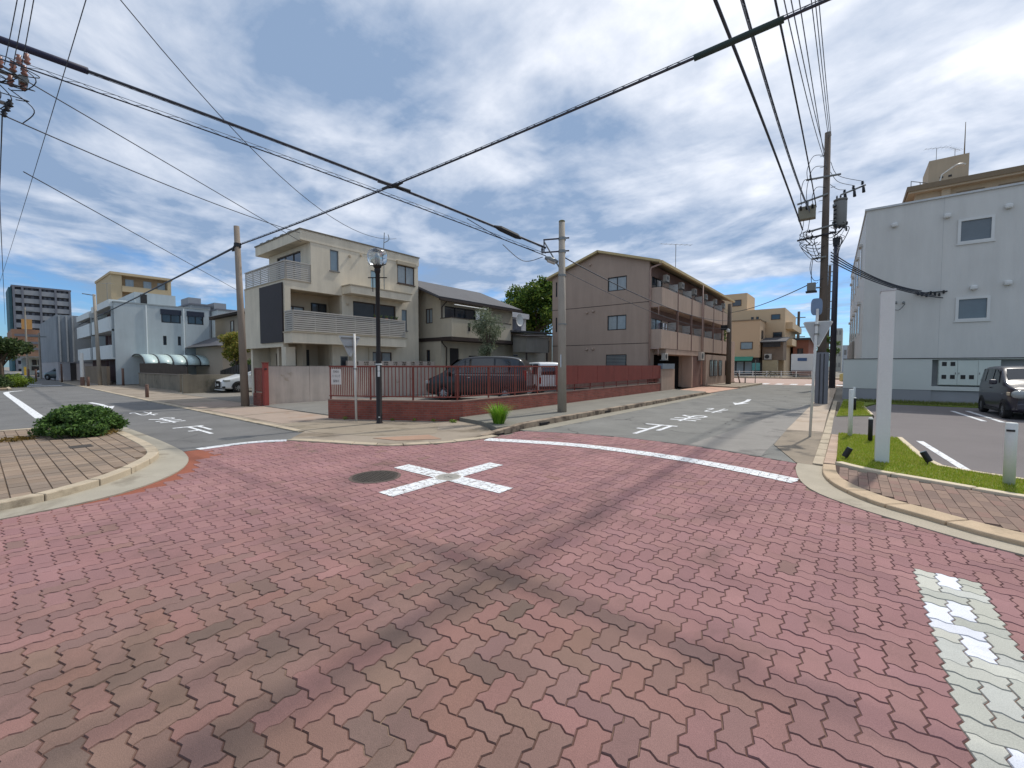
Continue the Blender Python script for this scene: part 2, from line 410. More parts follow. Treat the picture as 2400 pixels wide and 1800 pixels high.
arc_o = offset(arc, .165); arc_i = offset(arc, -.165); mk = MB()
for k in range(len(arc)-1):
    qd = [arc_i[k], arc_i[k+1], arc_o[k+1], arc_o[k]]
    cx, cy = (qd[0][0]+qd[2][0])/2, (qd[0][1]+qd[2][1])/2
    for d, cs, col, x, y in info:
        if (x-cx)**2+(y-cy)**2 < .4:
            q = clip(shrink(cell_outline(cs), GAP+.0015), qd)
            if q: mk.quad(*[(p[0], p[1], .0062) for p in q])
solo('road_marking', mk, PAINT, 'curved white line painted over the red pavers at the mouth of the right street', 'road marking')
al = smooth_poly([(-9.72, 2.62), (-9.75, 3.3), (-9.62, 3.75), (-9.38, 4.1)], 4)
solo('road_marking', ribbon(MB(), offset(al, .14), offset(al, -.08), .0, .006), PAINT, 'short white line along the paver edge at the mouth of the left street', 'road marking')

# --- asphalt
struct('road', MB().prism([(-9.70, 2.36)]+[(-9.76, 2.9), (-9.68, 3.5), (-9.42, 4.06)]+[(-9.9, 4.9), (-24, 4.95), (-60, 5.3), (-420, 9), (-420, -25), (-15, -25), (-15, 2.36)], -.04, .002, False), ASPH)
struct('road', MB().prism([(-6.28, 8.3)]+edge_far[1:-1]+[(-.66, 8.34), (-1.18, 10.0), (-1.2, 41.6), (-5.9, 41.6), (-6.28, 33)], -.04, .003, False), ASPH_R)
struct('road', MB().prism([(-70, 41.6), (60, 41.6), (60, 61.5), (-70, 61.5)], -.04, .001, False), mat('asphalt_pink', C(176, 152, 140), .9, .1, .5, .08, 60))
# darker repaired lane along the right-hand side of the right street
struct('asphalt_patch', MB().prism([(-2.52, 8.98), (-1.2, 8.6), (-1.19, 10.0), (-1.21, 20.6), (-1.45, 20.6), (-2.2, 12.2)], .0, .0062, False), mat('asphalt_patch', C(136, 132, 126), .92, .14, 1.1, .12, 130, .4, 150, col2=C(106, 102, 98), c2s=1.1))
struct('asphalt_patch', MB().prism([(-3.1, 14.4), (-1.6, 13.9), (-1.5, 17.6), (-2.4, 17.4)], .0, .0052, False), mat('asphalt_patch2', C(112, 110, 106), .92, .14, 1.1, .12, 130, .4, 150))

# --- left kerb island
gut_o = edge_left+smooth_poly([(-9.75, 2.38), (-11.5, 2.42), (-14.6, 2.40)], 4)[1:]
k_out = smooth_poly([(-7.08, -3.4), (-7.2, -.9), (-7.25, .13), (-7.48, .67), (-8.05, 1.26), (-9.12, 1.86), (-10.1, 2.05), (-12, 2.1), (-14.6, 2.1)], 6)
k_in = offset(k_out, .16)
def resample(pts, n):
    L = [0.]
    for a, b in zip(pts, pts[1:]): L.append(L[-1]+math.dist(a, b))
    out = []; k = 0
    for q in range(n+1):
        t = L[-1]*q/n
        while k < len(L)-2 and L[k+1] < t: k += 1
        f = (t-L[k])/max(1e-9, L[k+1]-L[k]); out.append(tuple(a+(b-a)*f for a, b in zip(pts[k], pts[k+1])))
    return out
gA = resample(gut_o, 44); gB = resample(k_out, 44)
struct('gutter', ribbon(MB(), gA, gB, -.04, .012), CONC)
def kerb_run(A, B, z0, z1, n, m, sub=2, name='kerb', bev=.012):
    qa, qb = resample(A, n*sub*3), resample(B, n*sub*3); lp_ = lambda P, Q, f: [tuple(x+(y-x)*f for x, y in zip(p, q)) for p, q in zip(P, Q)]
    root = struct(name, ribbon(MB(), lp_(qa, qb, .1), lp_(qb, qa, .1), z0-.02, z1-.015), mat('kerb_joint', C(108, 98, 84), .95))
    a = resample(A, n*sub*3); b = resample(B, n*sub*3)
    for k in range(n):
        i0 = k*sub*3; i1 = i0+sub*3
        g = lambda P, i, f: tuple(x+(y-x)*f for x, y in zip(P[i], P[i+1]))
        aa = [g(a, i0, .035*2)]+a[i0+1:i1]+[g(a, i1-1, 1-.035*2)]; bb = [g(b, i0, .035*2)]+b[i0+1:i1]+[g(b, i1-1, 1-.035*2)]
        mb = MB().prism(aa+bb[::-1], z0, z1+rnd.uniform(-.003, .003), False)
        o = struct('kerb_stone', mb, m, root)
        if bev: _bev(o, bev)
    return root
kerb_run(k_out, k_in, -.03, .10, 18, KERB)
ISL = k_in+[(-15.1, 2.0), (-15.3, .2), (-15.3, -3.4), (-7.3, -3.4)]
isl = struct('sidewalk', MB().prism(ISL, -.03, .082, False), mat('tile_joint', C(96, 80, 64), .95))
tA = attr_mat('sidewalk_tile', .9, .10, 120, .14, 1.5, .3, 140)
TAN = [C(140, 122, 106), C(135, 118, 102), C(130, 115, 101), C(144, 126, 109), C(134, 119, 105), C(137, 119, 102)]
tiles = []; TX, TY = .215, .172
for j in range(int(5.6/TY)):
    for i in range(int(8.4/TX)):
        x = -15.3+i*TX+(j % 2)*TX/2; y = -3.4+j*TY
        c = (x+TX/2, y+TY/2)
        if inpoly(*c, ISL): tiles.append((c, i, j))
tiles.sort(key=lambda t: (0 if t[0][1] > .1-.0*t[0][0] else 1, math.hypot(*t[0])))
trest = MB()
for n, ((cx, cy), i, j) in enumerate(tiles):
    mb = MB() if n < 300 else trest
    col = rnd.choice(TAN); kk = rnd.uniform(.9, 1.08); col = tuple(v*kk for v in col[:3])+(1,)
    z = .092+rnd.uniform(-.002, .002); hx, hy = TX/2-.0035, TY/2-.0035
    lo = mb.ring([(cx-hx, cy-hy, .08), (cx+hx, cy-hy, .08), (cx+hx, cy+hy, .08), (cx-hx, cy+hy, .08)])
    hi = mb.ring([(cx-hx+.004, cy-hy+.004, z), (cx+hx-.004, cy-hy+.004, z), (cx+hx-.004, cy+hy-.004, z), (cx-hx+.004, cy+hy-.004, z)])
    mb.bridge(lo, hi); mb.f.append(tuple(hi)); mb.c = (mb.c or [])+[col]*5
    if n < 300: struct('tile', mb, tA, isl)
if trest.v: o = struct('tile_field', trest, tA, isl); o['kind'] = 'stuff'
kerb_run([(-14.62, 2.1), (-15.2, 1.9), (-15.46, 1.3), (-15.5, -.5), (-15.5, -3.4)], [(-14.62, 1.94), (-15.1, 1.78), (-15.3, 1.2), (-15.34, -.5), (-15.34, -3.4)], -.03, .10, 8, KERB)

# --- far side of the left street: sidewalk with a low kerb, forecourts
kerb_run([(-10.3, 4.95), (-24, 5.0), (-60, 5.3)], [(-10.3, 4.78), (-24, 4.83), (-60, 5.13)], -.03, .028, 40, KERB, 1, bev=0)
kerb_run(offset(edge_corner, .02), offset(edge_corner, .24), -.03, .022, 9, KERB, 2, bev=.008)
SW_L = [(-9.5, 4.25)]+[(p[0]-.12, p[1]+.16) for p in edge_corner[2:-4]]+[(-6.5, 6.9), (-6.55, 7.6), (-7.6, 8.4), (-8.72, 9.0), (-12.3, 6.7), (-12.6, 7.2), (-17.8, 7.2), (-19, 8.4), (-32, 8.4), (-50, 9.5), (-60, 9.5), (-60, 5.28), (-24, 4.98), (-10.3, 4.93)]
sw = struct('sidewalk', MB().prism(SW_L, -.03, .02, False), SIDEWALK)
for (x0, x1, y0, y1) in [(-21.8, -18.7, 5.2, 6.9), (-14.9, -12.1, 5.15, 6.85), (-17.9, -15.1, 5.15, 6.95)]:
    struct('slab', MB().box(x0, x1, y0, y1, .0, .0262), mat('slab_pink', C(158, 141, 127), .92, .1, 1.5, .08, 80, .25, 80, col2=C(150, 124, 104), c2s=1.), sw)
struct('slab', MB().prism([(-11.9, 5.1), (-9.9, 4.95), (-8.4, 5.5), (-7.5, 6.6), (-8.8, 7.9), (-11.6, 6.3)], .0, .0248), mat('slab_grey', C(144, 132, 115), .92, .12, 1.3, .09, 80, .3, 80, col2=C(116, 106, 88), c2s=1.6), sw)
struct('slab', MB().prism([(-8.1, 5.35), (-7.45, 5.5), (-6.85, 6.2), (-7.5, 6.4)], .0, .0292), mat('slab_salmon', C(160, 130, 110), .92, .1, 1.5, .08, 80), sw)
struct('forecourt', MB().box(-31, -19.2, 7.1, 12.5, -.03, .03), mat('forecourt', C(124, 119, 110), .92, .14, 1., .08, 80, .25, 80))
struct('parking_lot', MB().prism([(-18.3, 6.95), (-12.6, 6.95), (-12.2, 6.9), (-8.95, 8.6), (-8.85, 25), (-18.3, 25)], -.03, .045, False), mat('lot_concrete', C(120, 118, 113), .92, .12, .8, .08, 80, .25, 80, col2=C(104, 102, 98), c2s=.7, crack=.6))
# --- right street, left-hand sidewalk with kerb
swr = struct('sidewalk', MB().prism([(-8.74, 8.6), (-7.65, 8.35), (-6.62, 7.75), (-6.5, 8.4), (-6.45, 26), (-8.74, 27.4)], -.03, .118, False), mat('sidewalk_asphalt', C(122, 119, 110), .92, .12, 1.1, .10, 120, .35, 160))
struct('apron', MB().prism([(-8.8, 27.4), (-6.45, 26), (-6.1, 33.4), (-8.8, 34.6)], -.03, .02, False), mat('apron_pink', C(196, 160, 140), .9, .1, 1., .06, 60))
struct('sidewalk', MB().prism([(-8.8, 34.6), (-6.2, 33.4), (-5.95, 41.5), (-14, 41.5), (-14, 46), (-8.8, 46)], -.03, .1, False), SIDEWALK)
kc = smooth_poly([(-6.42, 7.1), (-6.45, 7.7), (-6.42, 8.6), (-6.36, 13.6), (-6.25, 20), (-6.2, 26)], 4)
def kerb_slope(A, B, zf, n, m):
    root = struct('kerb', ribbon(MB(), resample(A, n), resample(B, n), -.05, .001), DARK)
    a = resample(A, n*2); b = resample(B, n*2)
    for k in range(n):
        p = a[2*k:2*k+3]; q = b[2*k:2*k+3]; mb = MB(); e = .02
        p = [tuple(x+(y-x)*e for x, y in zip(p[0], p[1])), p[1], tuple(x+(y-x)*(1-e) for x, y in zip(p[1], p[2]))]
        q = [tuple(x+(y-x)*e for x, y in zip(q[0], q[1])), q[1], tuple(x+(y-x)*(1-e) for x, y in zip(q[1], q[2]))]
        lo = mb.ring([(*v, -.03) for v in p+q[::-1]]); hi = mb.ring([(*v, zf(v[1])) for v in p+q[::-1]])
        mb.bridge(lo, hi); mb.f.append(tuple(hi)); o = struct('kerb_stone', mb, m, root); o.data.update()
        b_ = bmesh.new(); b_.from_mesh(o.data); bmesh.ops.recalc_face_normals(b_, faces=b_.faces); b_.to_mesh(o.data); b_.free(); _bev(o, .012)
kerb_slope(offset(kc, .17), kc, lambda y: .025+.125*min(1, max(0, (y-7.1)/1.5))-.1*max(0, min(1, (y-24.8)/1.2)), 26, mat('kerb_old', C(150, 134, 116), .92, .2, 2.5, .1, 90, .4, 70, col2=C(92, 80, 70), c2s=2.2, c2lo=.45, c2hi=.62))
struct('gutter', ribbon(MB(), resample([(-6.41, 8.4), (-6.36, 13.6), (-6.2, 26)], 12), resample([(-5.95, 8.5), (-5.92, 13.6), (-5.8, 26)], 12), -.03, .0085), mat('gutter_worn', C(142, 136, 122), .92, .14, 1.5, .1, 90, .3, 90))
struct('kerb', MB().prism([(-6.2, 33.4), (-6.02, 33.4), (-5.8, 41.4), (-5.98, 41.4)], -.03, .14), KERB)
# drain slots in the kerb face
for y in (9.25, 13.0, 16.4):
    solo('drain_slot', MB().box(-6.372-.004*(y-8.6)-.03, -6.405+.05-.0*(y), y, y+.42, .035, .085), DARK, {9.25: 'dark drain slot in the kerb beside the tall grass tuft', 13.0: 'dark drain slot in the kerb beyond the grey concrete pole', 16.4: 'farthest dark drain slot in the left kerb of the right street'}[y], 'drain')
# --- right-hand side of the right street
struct('concrete_strip', MB().prism([(-1.2, 12.5), (-.47, 12.6), (-.55, 17.4), (-.75, 40), (-1.22, 40), (-1.2, 17.4)], -.03, .014, False), CONC_TAN)
struct('concrete_strip', MB().prism([(-.66, 8.36), (-.4, 8.3), (-.44, 12.58), (-1.2, 12.48), (-1.17, 10)], -.03, .011, False), mat('conc_dark', C(138, 126, 110), .92, .16, 1.6, .12, 90, .4, 70, col2=C(98, 90, 80), c2s=2.))
struct('gutter', MB().prism([(-.44, 8.3), (-.27, 8.3), (-.32, 24), (-.5, 24)], -.06, -.018, False), mat('gutter_dirty', C(104, 96, 82), .92, .2, 3, .12, 60, .4, 60))
kerb_run([(-.30, 8.35), (-.31, 12.4), (-.42, 24)], [(-.44, 8.35), (-.46, 12.4), (-.56, 24)], -.05, .026, 20, KERB, 1, bev=.008)
strip = struct('brick_strip', MB().prism([(-.29, 8.42), (-.14, 8.42), (-.2, 12.15), (-.31, 12.15)], -.03, .03, False), mat('tile_joint', C(96, 80, 64), .95))
BR = [C(176, 152, 134), C(184, 160, 140), C(168, 145, 128), C(180, 158, 141)]
for k in range(17):
    mb = MB().box(-.295, -.145, 8.45+k*.215, 8.45+k*.215+.207, .01, .042); mb.c = [rnd.choice(BR)]*6; struct('brick', mb, tA, strip)
struct('ramp', MB().prism([(-.31, 12.2), (.36, 12.35), (.58, 17.3), (-.36, 16.5)], -.03, .028, False), mat('ramp_asphalt', C(112, 106, 102), .93, .1, 1, .1, 120, .3, 150))
# corner kerb in front of the white pillar
ker_o = smooth_poly([(-.30, 8.30), (-.27, 7.6), (-.12, 6.98), (.2, 6.42), (.62, 6.08), (1.24, 5.68), (2.4, 5.36), (5, 5.0)], 6)
ker_i = smooth_poly([(-.14, 8.34), (-.10, 7.7), (.04, 7.16), (.36, 6.66), (.74, 6.36), (1.34, 5.98), (2.5, 5.66), (5, 5.3)], 6)
e2 = resample([(-.64, 8.34)]+edge_right, 36)
struct('gutter', ribbon(MB(), e2, resample(ker_o, 36), -.04, .010), mat('gutter_pale', C(168, 158, 140), .9, .12, 2., .08, 90, .3, 90, col2=C(136, 128, 112), c2s=1.5))
kerb_run(ker_o, ker_i, -.03, .055, 13, mat('kerb_warm', C(186, 164, 136), .9, .12, 2.5, .08, 90, .3, 90, col2=C(146, 130, 108), c2s=2.), 3, bev=.016)
SB = ker_i[2:]+[(5, 6.4), (2.6, 7.3), (1.64, 7.53), (.75, 7.84), (.13, 8.0), (-.14, 8.36)]
swb = struct('sidewalk', MB().prism(SB, -.03, .044, False), mat('tile_joint2', C(70, 54, 46), .95))
BRK = [C(134, 112, 100), C(128, 107, 96), C(140, 117, 103), C(131, 111, 98), C(122, 102, 92), C(136, 109, 98)]
bx_, by_ = .106, .212; brest = MB(); bl = []
for i in range(int(5.4/bx_)):
    for j in range(-1, int(3.4/by_)):
        x = -.3+i*bx_; y = 5.2+j*by_+(i % 2)*by_/2; c = (x+bx_/2, y+by_/2)
        if all(inpoly(c[0]+a, c[1]+b, SB) for a, b in ((.04, .08), (-.04, .08), (.04, -.08), (-.04, -.08))): bl.append(c)
        elif inpoly(*c, SB): bl.append(c)
bl.sort(key=lambda c: c[0])
for n, (cx, cy) in enumerate(bl):
    mb = MB() if n < 260 else brest; hx, hy = bx_/2-.0025, by_/2-.0025
    mb.box(cx-hx, cx+hx, cy-hy, cy+hy, .03, .052+rnd.uniform(-.002, .002)); mb.c = (mb.c or [])+[rnd.choice(BRK)]*6
    if n < 260: struct('brick', mb, tA, swb)
if brest.v: o = struct('brick_field', brest, tA, swb); o['kind'] = 'stuff'
# planter kerb between bricks and lawn
pk_o = smooth_poly([(-.16, 8.42), (.2, 8.10), (.75, 7.86), (1.64, 7.52), (2.7, 7.25), (5, 6.5)], 5)
kerb_run(pk_o, offset(pk_o, .13), -.03, .085, 7, mat('kerb_cream', C(206, 190, 164), .88, .08, 2.5, .06, 90, .2, 90), 3)
LAWN = [(-.13, 8.56), (.28, 8.24), (.8, 8.02), (1.69, 7.66), (2.75, 7.38), (5, 6.7), (5, 7.6), (2.6, 8.35), (1.45, 8.85), (1.08, 9.1), (.95, 9.8), (.82, 12.16), (-.17, 12.13)]
soil = mat('lawn_soil', C(112, 126, 48), .95, .2, 2, .15, 40)
lawn1 = struct('lawn_bed', MB().prism(LAWN, -.03, .07, False), soil)
LAWN2 = [(-.30, 16.5), (.57, 17.35), (.42, 21), (.9, 23.2), (12, 23.0), (12, 24.9), (-.2, 24.9)]
lawn2 = struct('lawn_bed', MB().prism(LAWN2, -.03, .06, False), soil)
LK = [(5, 7.72), (2.62, 8.42), (1.5, 8.92), (1.16, 9.14), (1.03, 9.8), (.9, 12.2)]
kerb_run(LK, offset(LK, .09), -.03, .085, 6, mat('kerb_cream', C(206, 190, 164)), 3, bev=.006)
kerb_run([(.52, 17.4), (.37, 20.9)], [(.61, 17.4), (.46, 20.9)], -.03, .08, 3, mat('kerb_cream', C(206, 190, 164)), 1, bev=.006)
struct('parking_lot', MB().prism([(5, 7.75), (2.62, 8.45), (1.5, 8.95), (1.17, 9.15), (1.04, 9.8), (.91, 12.22), (.40, 12.34), (.62, 17.35), (.48, 20.9), (.95, 23.1), (14, 22.9), (14, 5)], -.03, .03, False), ASPH_LOT)
for n, (a, b, lab) in enumerate([((1.17, 12.16), (1.41, 9.17), 'long white parking line beside the lawn kerb'), ((2.80, 20.98), (3.0, 17.69), 'white parking line left of the pair by the dark car'), ((3.21, 21.3), (3.35, 17.65), 'white parking line beside the wheels of the dark car'), ((5.6, 21.4), (5.85, 17.6), 'white parking line on the far side of the dark car')]):
    d = .055
    solo('parking_line', MB().prism([(a[0]-d, a[1]), (a[0]+d, a[1]), (b[0]+d, b[1]), (b[0]-d, b[1])], .03, .036), PAINT, lab, 'road marking', 'parking lines')
# --- grass (stuff)
LEAF = attr_mat('leaf', .6, .0, 50, .0, 2, 0, 50, trans=.32, spec=.25)
def grass(mb, poly, n, z, hmin, hmax, cols, seed, w=.006, lean=.5):
    r = random.Random(seed); xs = [p[0] for p in poly]; ys = [p[1] for p in poly]; mb.c = mb.c or []; k = 0
    while k < n:
        x = r.uniform(min(xs), max(xs)); y = r.uniform(min(ys), max(ys))
        if not inpoly(x, y, poly): continue
        k += 1; h = r.uniform(hmin, hmax); a = r.uniform(0, 6.28); l = r.uniform(0, lean)*h; b = r.uniform(0, 6.28); ww = w*r.uniform(.7, 1.3)
        dx, dy = math.cos(a)*ww, math.sin(a)*ww
        mb.quad((x-dx, y-dy, z), (x+dx, y+dy, z), (x+math.cos(b)*l, y+math.sin(b)*l, z+h)); mb.c.append(r.choice(cols))
    return mb
GC = [C(160, 174, 58), C(146, 162, 50), C(172, 180, 66), C(130, 150, 46), C(180, 176, 88), C(140, 162, 50), C(186, 180, 98)]
g1 = MB(); grass(g1, [p for p in LAWN if p[0] < 2.9], 26000, .065, .02, .05, GC, 3, .0055)
tag(struct('grass', g1, LEAF, kind='stuff'), 'short bright green lawn around the white pillar', 'grass')
g2 = MB(); grass(g2, [(-.28, 16.6), (.55, 17.4), (.42, 21), (.5, 23.2), (-.2, 23.2)], 7000, .055, .03, .07, GC, 4, .009)
grass(g2, [(.5, 23.3), (8, 23.1), (8, 24.8), (.0, 24.8)], 5000, .055, .04, .14, [C(112, 122, 62), C(98, 108, 52), C(126, 124, 72)], 5, .012)
tag(struct('grass', g2, LEAF, kind='stuff'), 'rough grass along the foot of the white building', 'grass')
# ================================================================ painted characters, arrows, manhole
def glyph_mesh(ch):
    cu = bpy.data.curves.new('glyph', 'FONT'); cu.body = ch; cu.resolution_u = 3
    ob = bpy.data.objects.new('glyph', cu); COL.objects.link(ob)
    dg = bpy.context.evaluated_depsgraph_get(); me = bpy.data.meshes.new_from_object(ob.evaluated_get(dg))
    vs = [v.co.copy() for v in me.vertices]; fs = [tuple(p.vertices) for p in me.polygons]
    bpy.data.objects.remove(ob); bpy.data.meshes.remove(me)
    x0 = min(v.x for v in vs); x1 = max(v.x for v in vs); y0 = min(v.y for v in vs); y1 = max(v.y for v in vs)
    return [((v.x-x0)/(x1-x0), (v.y-y0)/(y1-y0)) for v in vs], fs
STROKE = {'止': [(.5, .0, .5, .95, .13), (.5, .5, .86, .5, .07), (.18, .02, .18, .55, .13), (0, .035, 1, .035, .07)]}
def glyph(ch, fn, z, label, grp):
    if ch in STROKE:
        vs = []; fs = []
        for k, (xa, ya, xb, yb, w) in enumerate(STROKE[ch]):
            i = len(vs); hw = w/2
            vs += [(xa-hw, ya), (xa+hw, ya), (xa+hw, yb), (xa-hw, yb)] if xa == xb else [(xa, ya-hw), (xb, ya-hw), (xb, ya+hw), (xa, ya+hw)]
            fs.append((i, i+1, i+2, i+3))
        mb = MB(); mb.f = fs; mb.v = [(*fn(*v), z+.0004*(n//4)) for n, v in enumerate(vs)]
    else:
        v2, fs = glyph_mesh(ch); mb = MB(); mb.f = fs; mb.v = [(*fn(*v), z) for v in v2]
    solo('road_marking', mb, PAINT, label, 'road marking', grp)
def rbox(x0, x1, y0, y1): return lambda a, b: (x1-(x1-x0)*a, y1-(y1-y0)*b)         # upright for traffic heading -Y
def lbox(x0, x1, y0, y1): return lambda a, b: (x0+(x1-x0)*b, y1-(y1-y0)*a)         # upright for traffic heading +X
for ch, b, what in (('止', (-4.36, -3.52, 9.5, 11.5), 'nearest'), ('ま', (-4.22, -3.44, 12.6, 14.4), 'middle'), ('れ', (-4.14, -3.40, 15.45, 17.2), 'farthest')):
    glyph(ch, rbox(*b), .0075, what+' of the three white stop characters painted on the right street', 'stop characters on the right street')
for ch, b, what in (('止', (-13.55, -11.6, 3.1, 3.76), 'nearest'), ('ま', (-16.45, -14.8, 3.16, 3.78), 'middle'), ('れ', (-19.1, -17.5, 3.18, 3.76), 'farthest')):
    glyph(ch, lbox(*b), .0068, what+' of the three white stop characters painted on the left street', 'stop characters on the left street')
ARW = [(.5, 0), (1, .34), (.66, .30), (.72, .62), (.5, 1), (.24, .98), (.44, .6), (.36, .27), (0, .30)]
for fn, z, lab in ((lambda a, b: (-3.94+.6*a, 19.2+3.7*b), .0075, 'white bent arrow painted beyond the characters on the right street'), (lambda a, b: (-21.4-4.4*b, 2.88+.56*a), .0068, 'white bent arrow painted beyond the characters on the left street')):
    solo('road_marking', MB().quad(*[(*fn(*p), z) for p in ARW]), PAINT, lab, 'road marking', 'lane arrows')
ll = smooth_poly([(-19.3, 1.22), (-30, 1.17), (-38, 1.13), (-40.2, 1.32), (-41.3, 1.9)], 4)
solo('road_marking', ribbon(MB(), offset(ll, .11), offset(ll, -.11), .0, .0066), PAINT, 'white edge line running down the left street beyond the shrub', 'road marking')
for k, (x, y0, y1) in enumerate([(-50, 2.4, 4.4), (-54.5, 2.9, 3.6)]):
    solo('road_marking', MB().box(x-.45, x+.45, y0, y1, .0, .0066), PAINT, ['white stop line across the far left street', 'short white bar beyond the stop line on the far left street'][k], 'road marking')
for k in range(6):
    x = -6.1+k*1.05
    solo('crosswalk_bar', MB().box(x, x+.5, 42.3+.35*k*.0, 44.6, .0, .007), PAINT, '%s white bar from the left of the far crosswalk' % ['first', 'second', 'third', 'fourth', 'fifth', 'sixth'][k], 'road marking', 'bars of the far crosswalk')
# manhole with cast relief
mh = thing('manhole_cover', 'round dark iron manhole cover beside the white cross', 'manhole cover', (-5.33, 3.55, 0))
IRON = mat('cast_iron', C(74, 68, 62), .7, .2, 6, .12, 120, .3, 120, metal=.4)
part('rim', MB().lathe(-5.33, 3.55, [(.36, -.009), (.36, .004), (.325, .005), (.325, -.004)], 40), mat('iron_rim', C(92, 80, 72), .75, .2, 6, .1), mh)
mb = MB().lathe(-5.33, 3.55, [(.318, -.008), (.318, .003), (.0, .003)], 40)
for k in range(-5, 6):
    for j in range(-5, 6):
        if math.hypot(k, j) < 5.4:
            x = -5.33+k*.052; y = 3.55+j*.052
            (mb.box(x-.018, x+.018, y-.007, y+.007, .002, .0075) if (k+j) % 2 else mb.box(x-.007, x+.007, y-.018, y+.018, .002, .0075))
part('lid', mb, IRON, mh)
cp = thing('valve_cover', 'small round metal cover set in the centre of the white cross', 'valve cover', (-4.48, 4.18, 0))
part('rim', MB().lathe(-4.48, 4.18, [(.185, -.009), (.185, .0085), (.16, .009), (.16, -.003)], 32), mat('cover_rim', C(176, 170, 160), .7, .15, 6, .1), cp)
part('lid', MB().lathe(-4.48, 4.18, [(.155, -.008), (.155, .0078), (0, .0078)], 32).box(-4.56, -4.40, 4.17, 4.19, .008, .0125).box(-4.49, -4.47, 4.10, 4.26, .008, .0125), mat('cover_lid', C(150, 146, 138), .7, .2, 6, .12, 120, .3), cp)
# ================================================================ buildings
class Fac:
    """a facade plane: '+X' plane X=c (u runs along Y), '-Y' plane Y=c (u runs along X); d is measured outwards"""
    def __init__(s, k, c): s.k = k; s.c = c
    def P(s, u, z, d=0.):
        return {'+X': (s.c+d, u, z), '-Y': (u, s.c-d, z), '-X': (s.c-d, u, z), '+Y': (u, s.c+d, z)}[s.k]
    def box(s, mb, u0, u1, z0, z1, d0, d1):
        a = s.P(u0, z0, d0); b = s.P(u1, z1, d1)
        mb.box(min(a[0], b[0]), max(a[0], b[0]), min(a[1], b[1]), max(a[1], b[1]), z0, z1); return mb
    def wall(s, mb, u0, u1, z0, z1, th, holes=(), d=0.):
        us = sorted({u0, u1, *[min(u1, max(u0, h[0])) for h in holes], *[min(u1, max(u0, h[1])) for h in holes]})
        zs = sorted({z0, z1, *[min(z1, max(z0, h[2])) for h in holes], *[min(z1, max(z0, h[3])) for h in holes]})
        for a, b in zip(zs, zs[1:]):
            run = None
            for c, e in zip(us, us[1:]):
                hole = any(h[0] < (c+e)/2 < h[1] and h[2] < (a+b)/2 < h[3] for h in holes)
                if hole:
                    if run is not None: s.box(mb, run, c, a, b, d-th, d); run = None
                elif run is None: run = c
            if run is not None: s.box(mb, run, us[-1], a, b, d-th, d)
        return mb
G_DARK = mat('glass_dark', C(52, 60, 68), .06, .1, 2, 0, spec=.8)
G_SKY = mat('glass_frosted', C(132, 148, 156), .18, .08, 3, 0, spec=.6)
G_CURT = mat('glass_curtained', C(150, 158, 160), .12, .10, 9, 0, spec=.7, streak=.2)
FR_DARK = mat('frame_dark', C(44, 42, 42), .5, .05, 2, 0)
FR_WHITE = mat('frame_white', C(216, 216, 212), .5, .05, 2, 0)
FR_BRONZE = mat('frame_bronze', C(84, 70, 60), .5, .08, 2, 0, metal=.2)
FR_GREY = mat('frame_grey', C(128, 128, 126), .5, .08, 2, 0, metal=.2)
def window(par, F, u0, u1, z0, z1, fm=None, gm=None, rec=.06, fw=.045, mull=1, sill=False, d=0., proud=0., panes=True, trans=False):
    fm = fm or FR_DARK; gm = gm or G_DARK; mb = MB(); a, b = d-rec-.04, d-rec+.03+proud
    F.box(mb, u0, u1, z0, z0+fw, a, b); F.box(mb, u0, u1, z1-fw, z1, a, b); F.box(mb, u0, u0+fw, z0+fw, z1-fw, a, b); F.box(mb, u1-fw, u1, z0+fw, z1-fw, a, b)
    for k in range(mull):
        c = u0+(u1-u0)*(k+1)/(mull+1); F.box(mb, c-fw*.45, c+fw*.45, z0+fw, z1-fw, a, b-.012)
    if trans: F.box(mb, u0+fw, u1-fw, z0+(z1-z0)*.7, z0+(z1-z0)*.7+fw*.8, a, b-.006)
    w = part('window', mb, fm, par)
    step = (u1-u0)/(mull+1)
    for k in range(mull+1):
        m2 = MB(); F.box(m2, u0+step*k+fw*.3, u0+step*(k+1)-fw*.3, z0+fw*.3, z1-fw*.3, a+.004, d-rec-.012+(k % 2)*.008+proud*.5); part('pane', m2, gm, w)
    if sill: m3 = MB(); F.box(m3, u0-.04, u1+.04, z0-.05, z0-.002, d-rec, d+.05); part('sill', m3, fm, w)
    return w
def slat_rail(par, F, u0, u1, z0, z1, d, n, m, posts=0, back=None):
    """balcony railing of horizontal slats with a top rail"""
    r = part('railing', F.box(MB(), u0, u1, z1-.05, z1, d-.05, d+.03), m, par)
    h = (z1-.06-z0)/n
    for k in range(n):
        part('slat', F.box(MB(), u0+.01, u1-.01, z0+h*k+.012, z0+h*(k+1)-.014, d-.015, d+.01), m, r)
    for k in range(posts+1):
        c = u0+(u1-u0)*k/max(1, posts); part('post', F.box(MB(), c-.02, c+.02, z0-.02, z1-.051, d-.045, d-.018), m, r)
    if back: part('backing', F.box(MB(), u0+.02, u1-.02, z0, z1-.06, d-.10, d-.06), back, r)
    return r
def mbox(*a): return MB().box(*a)
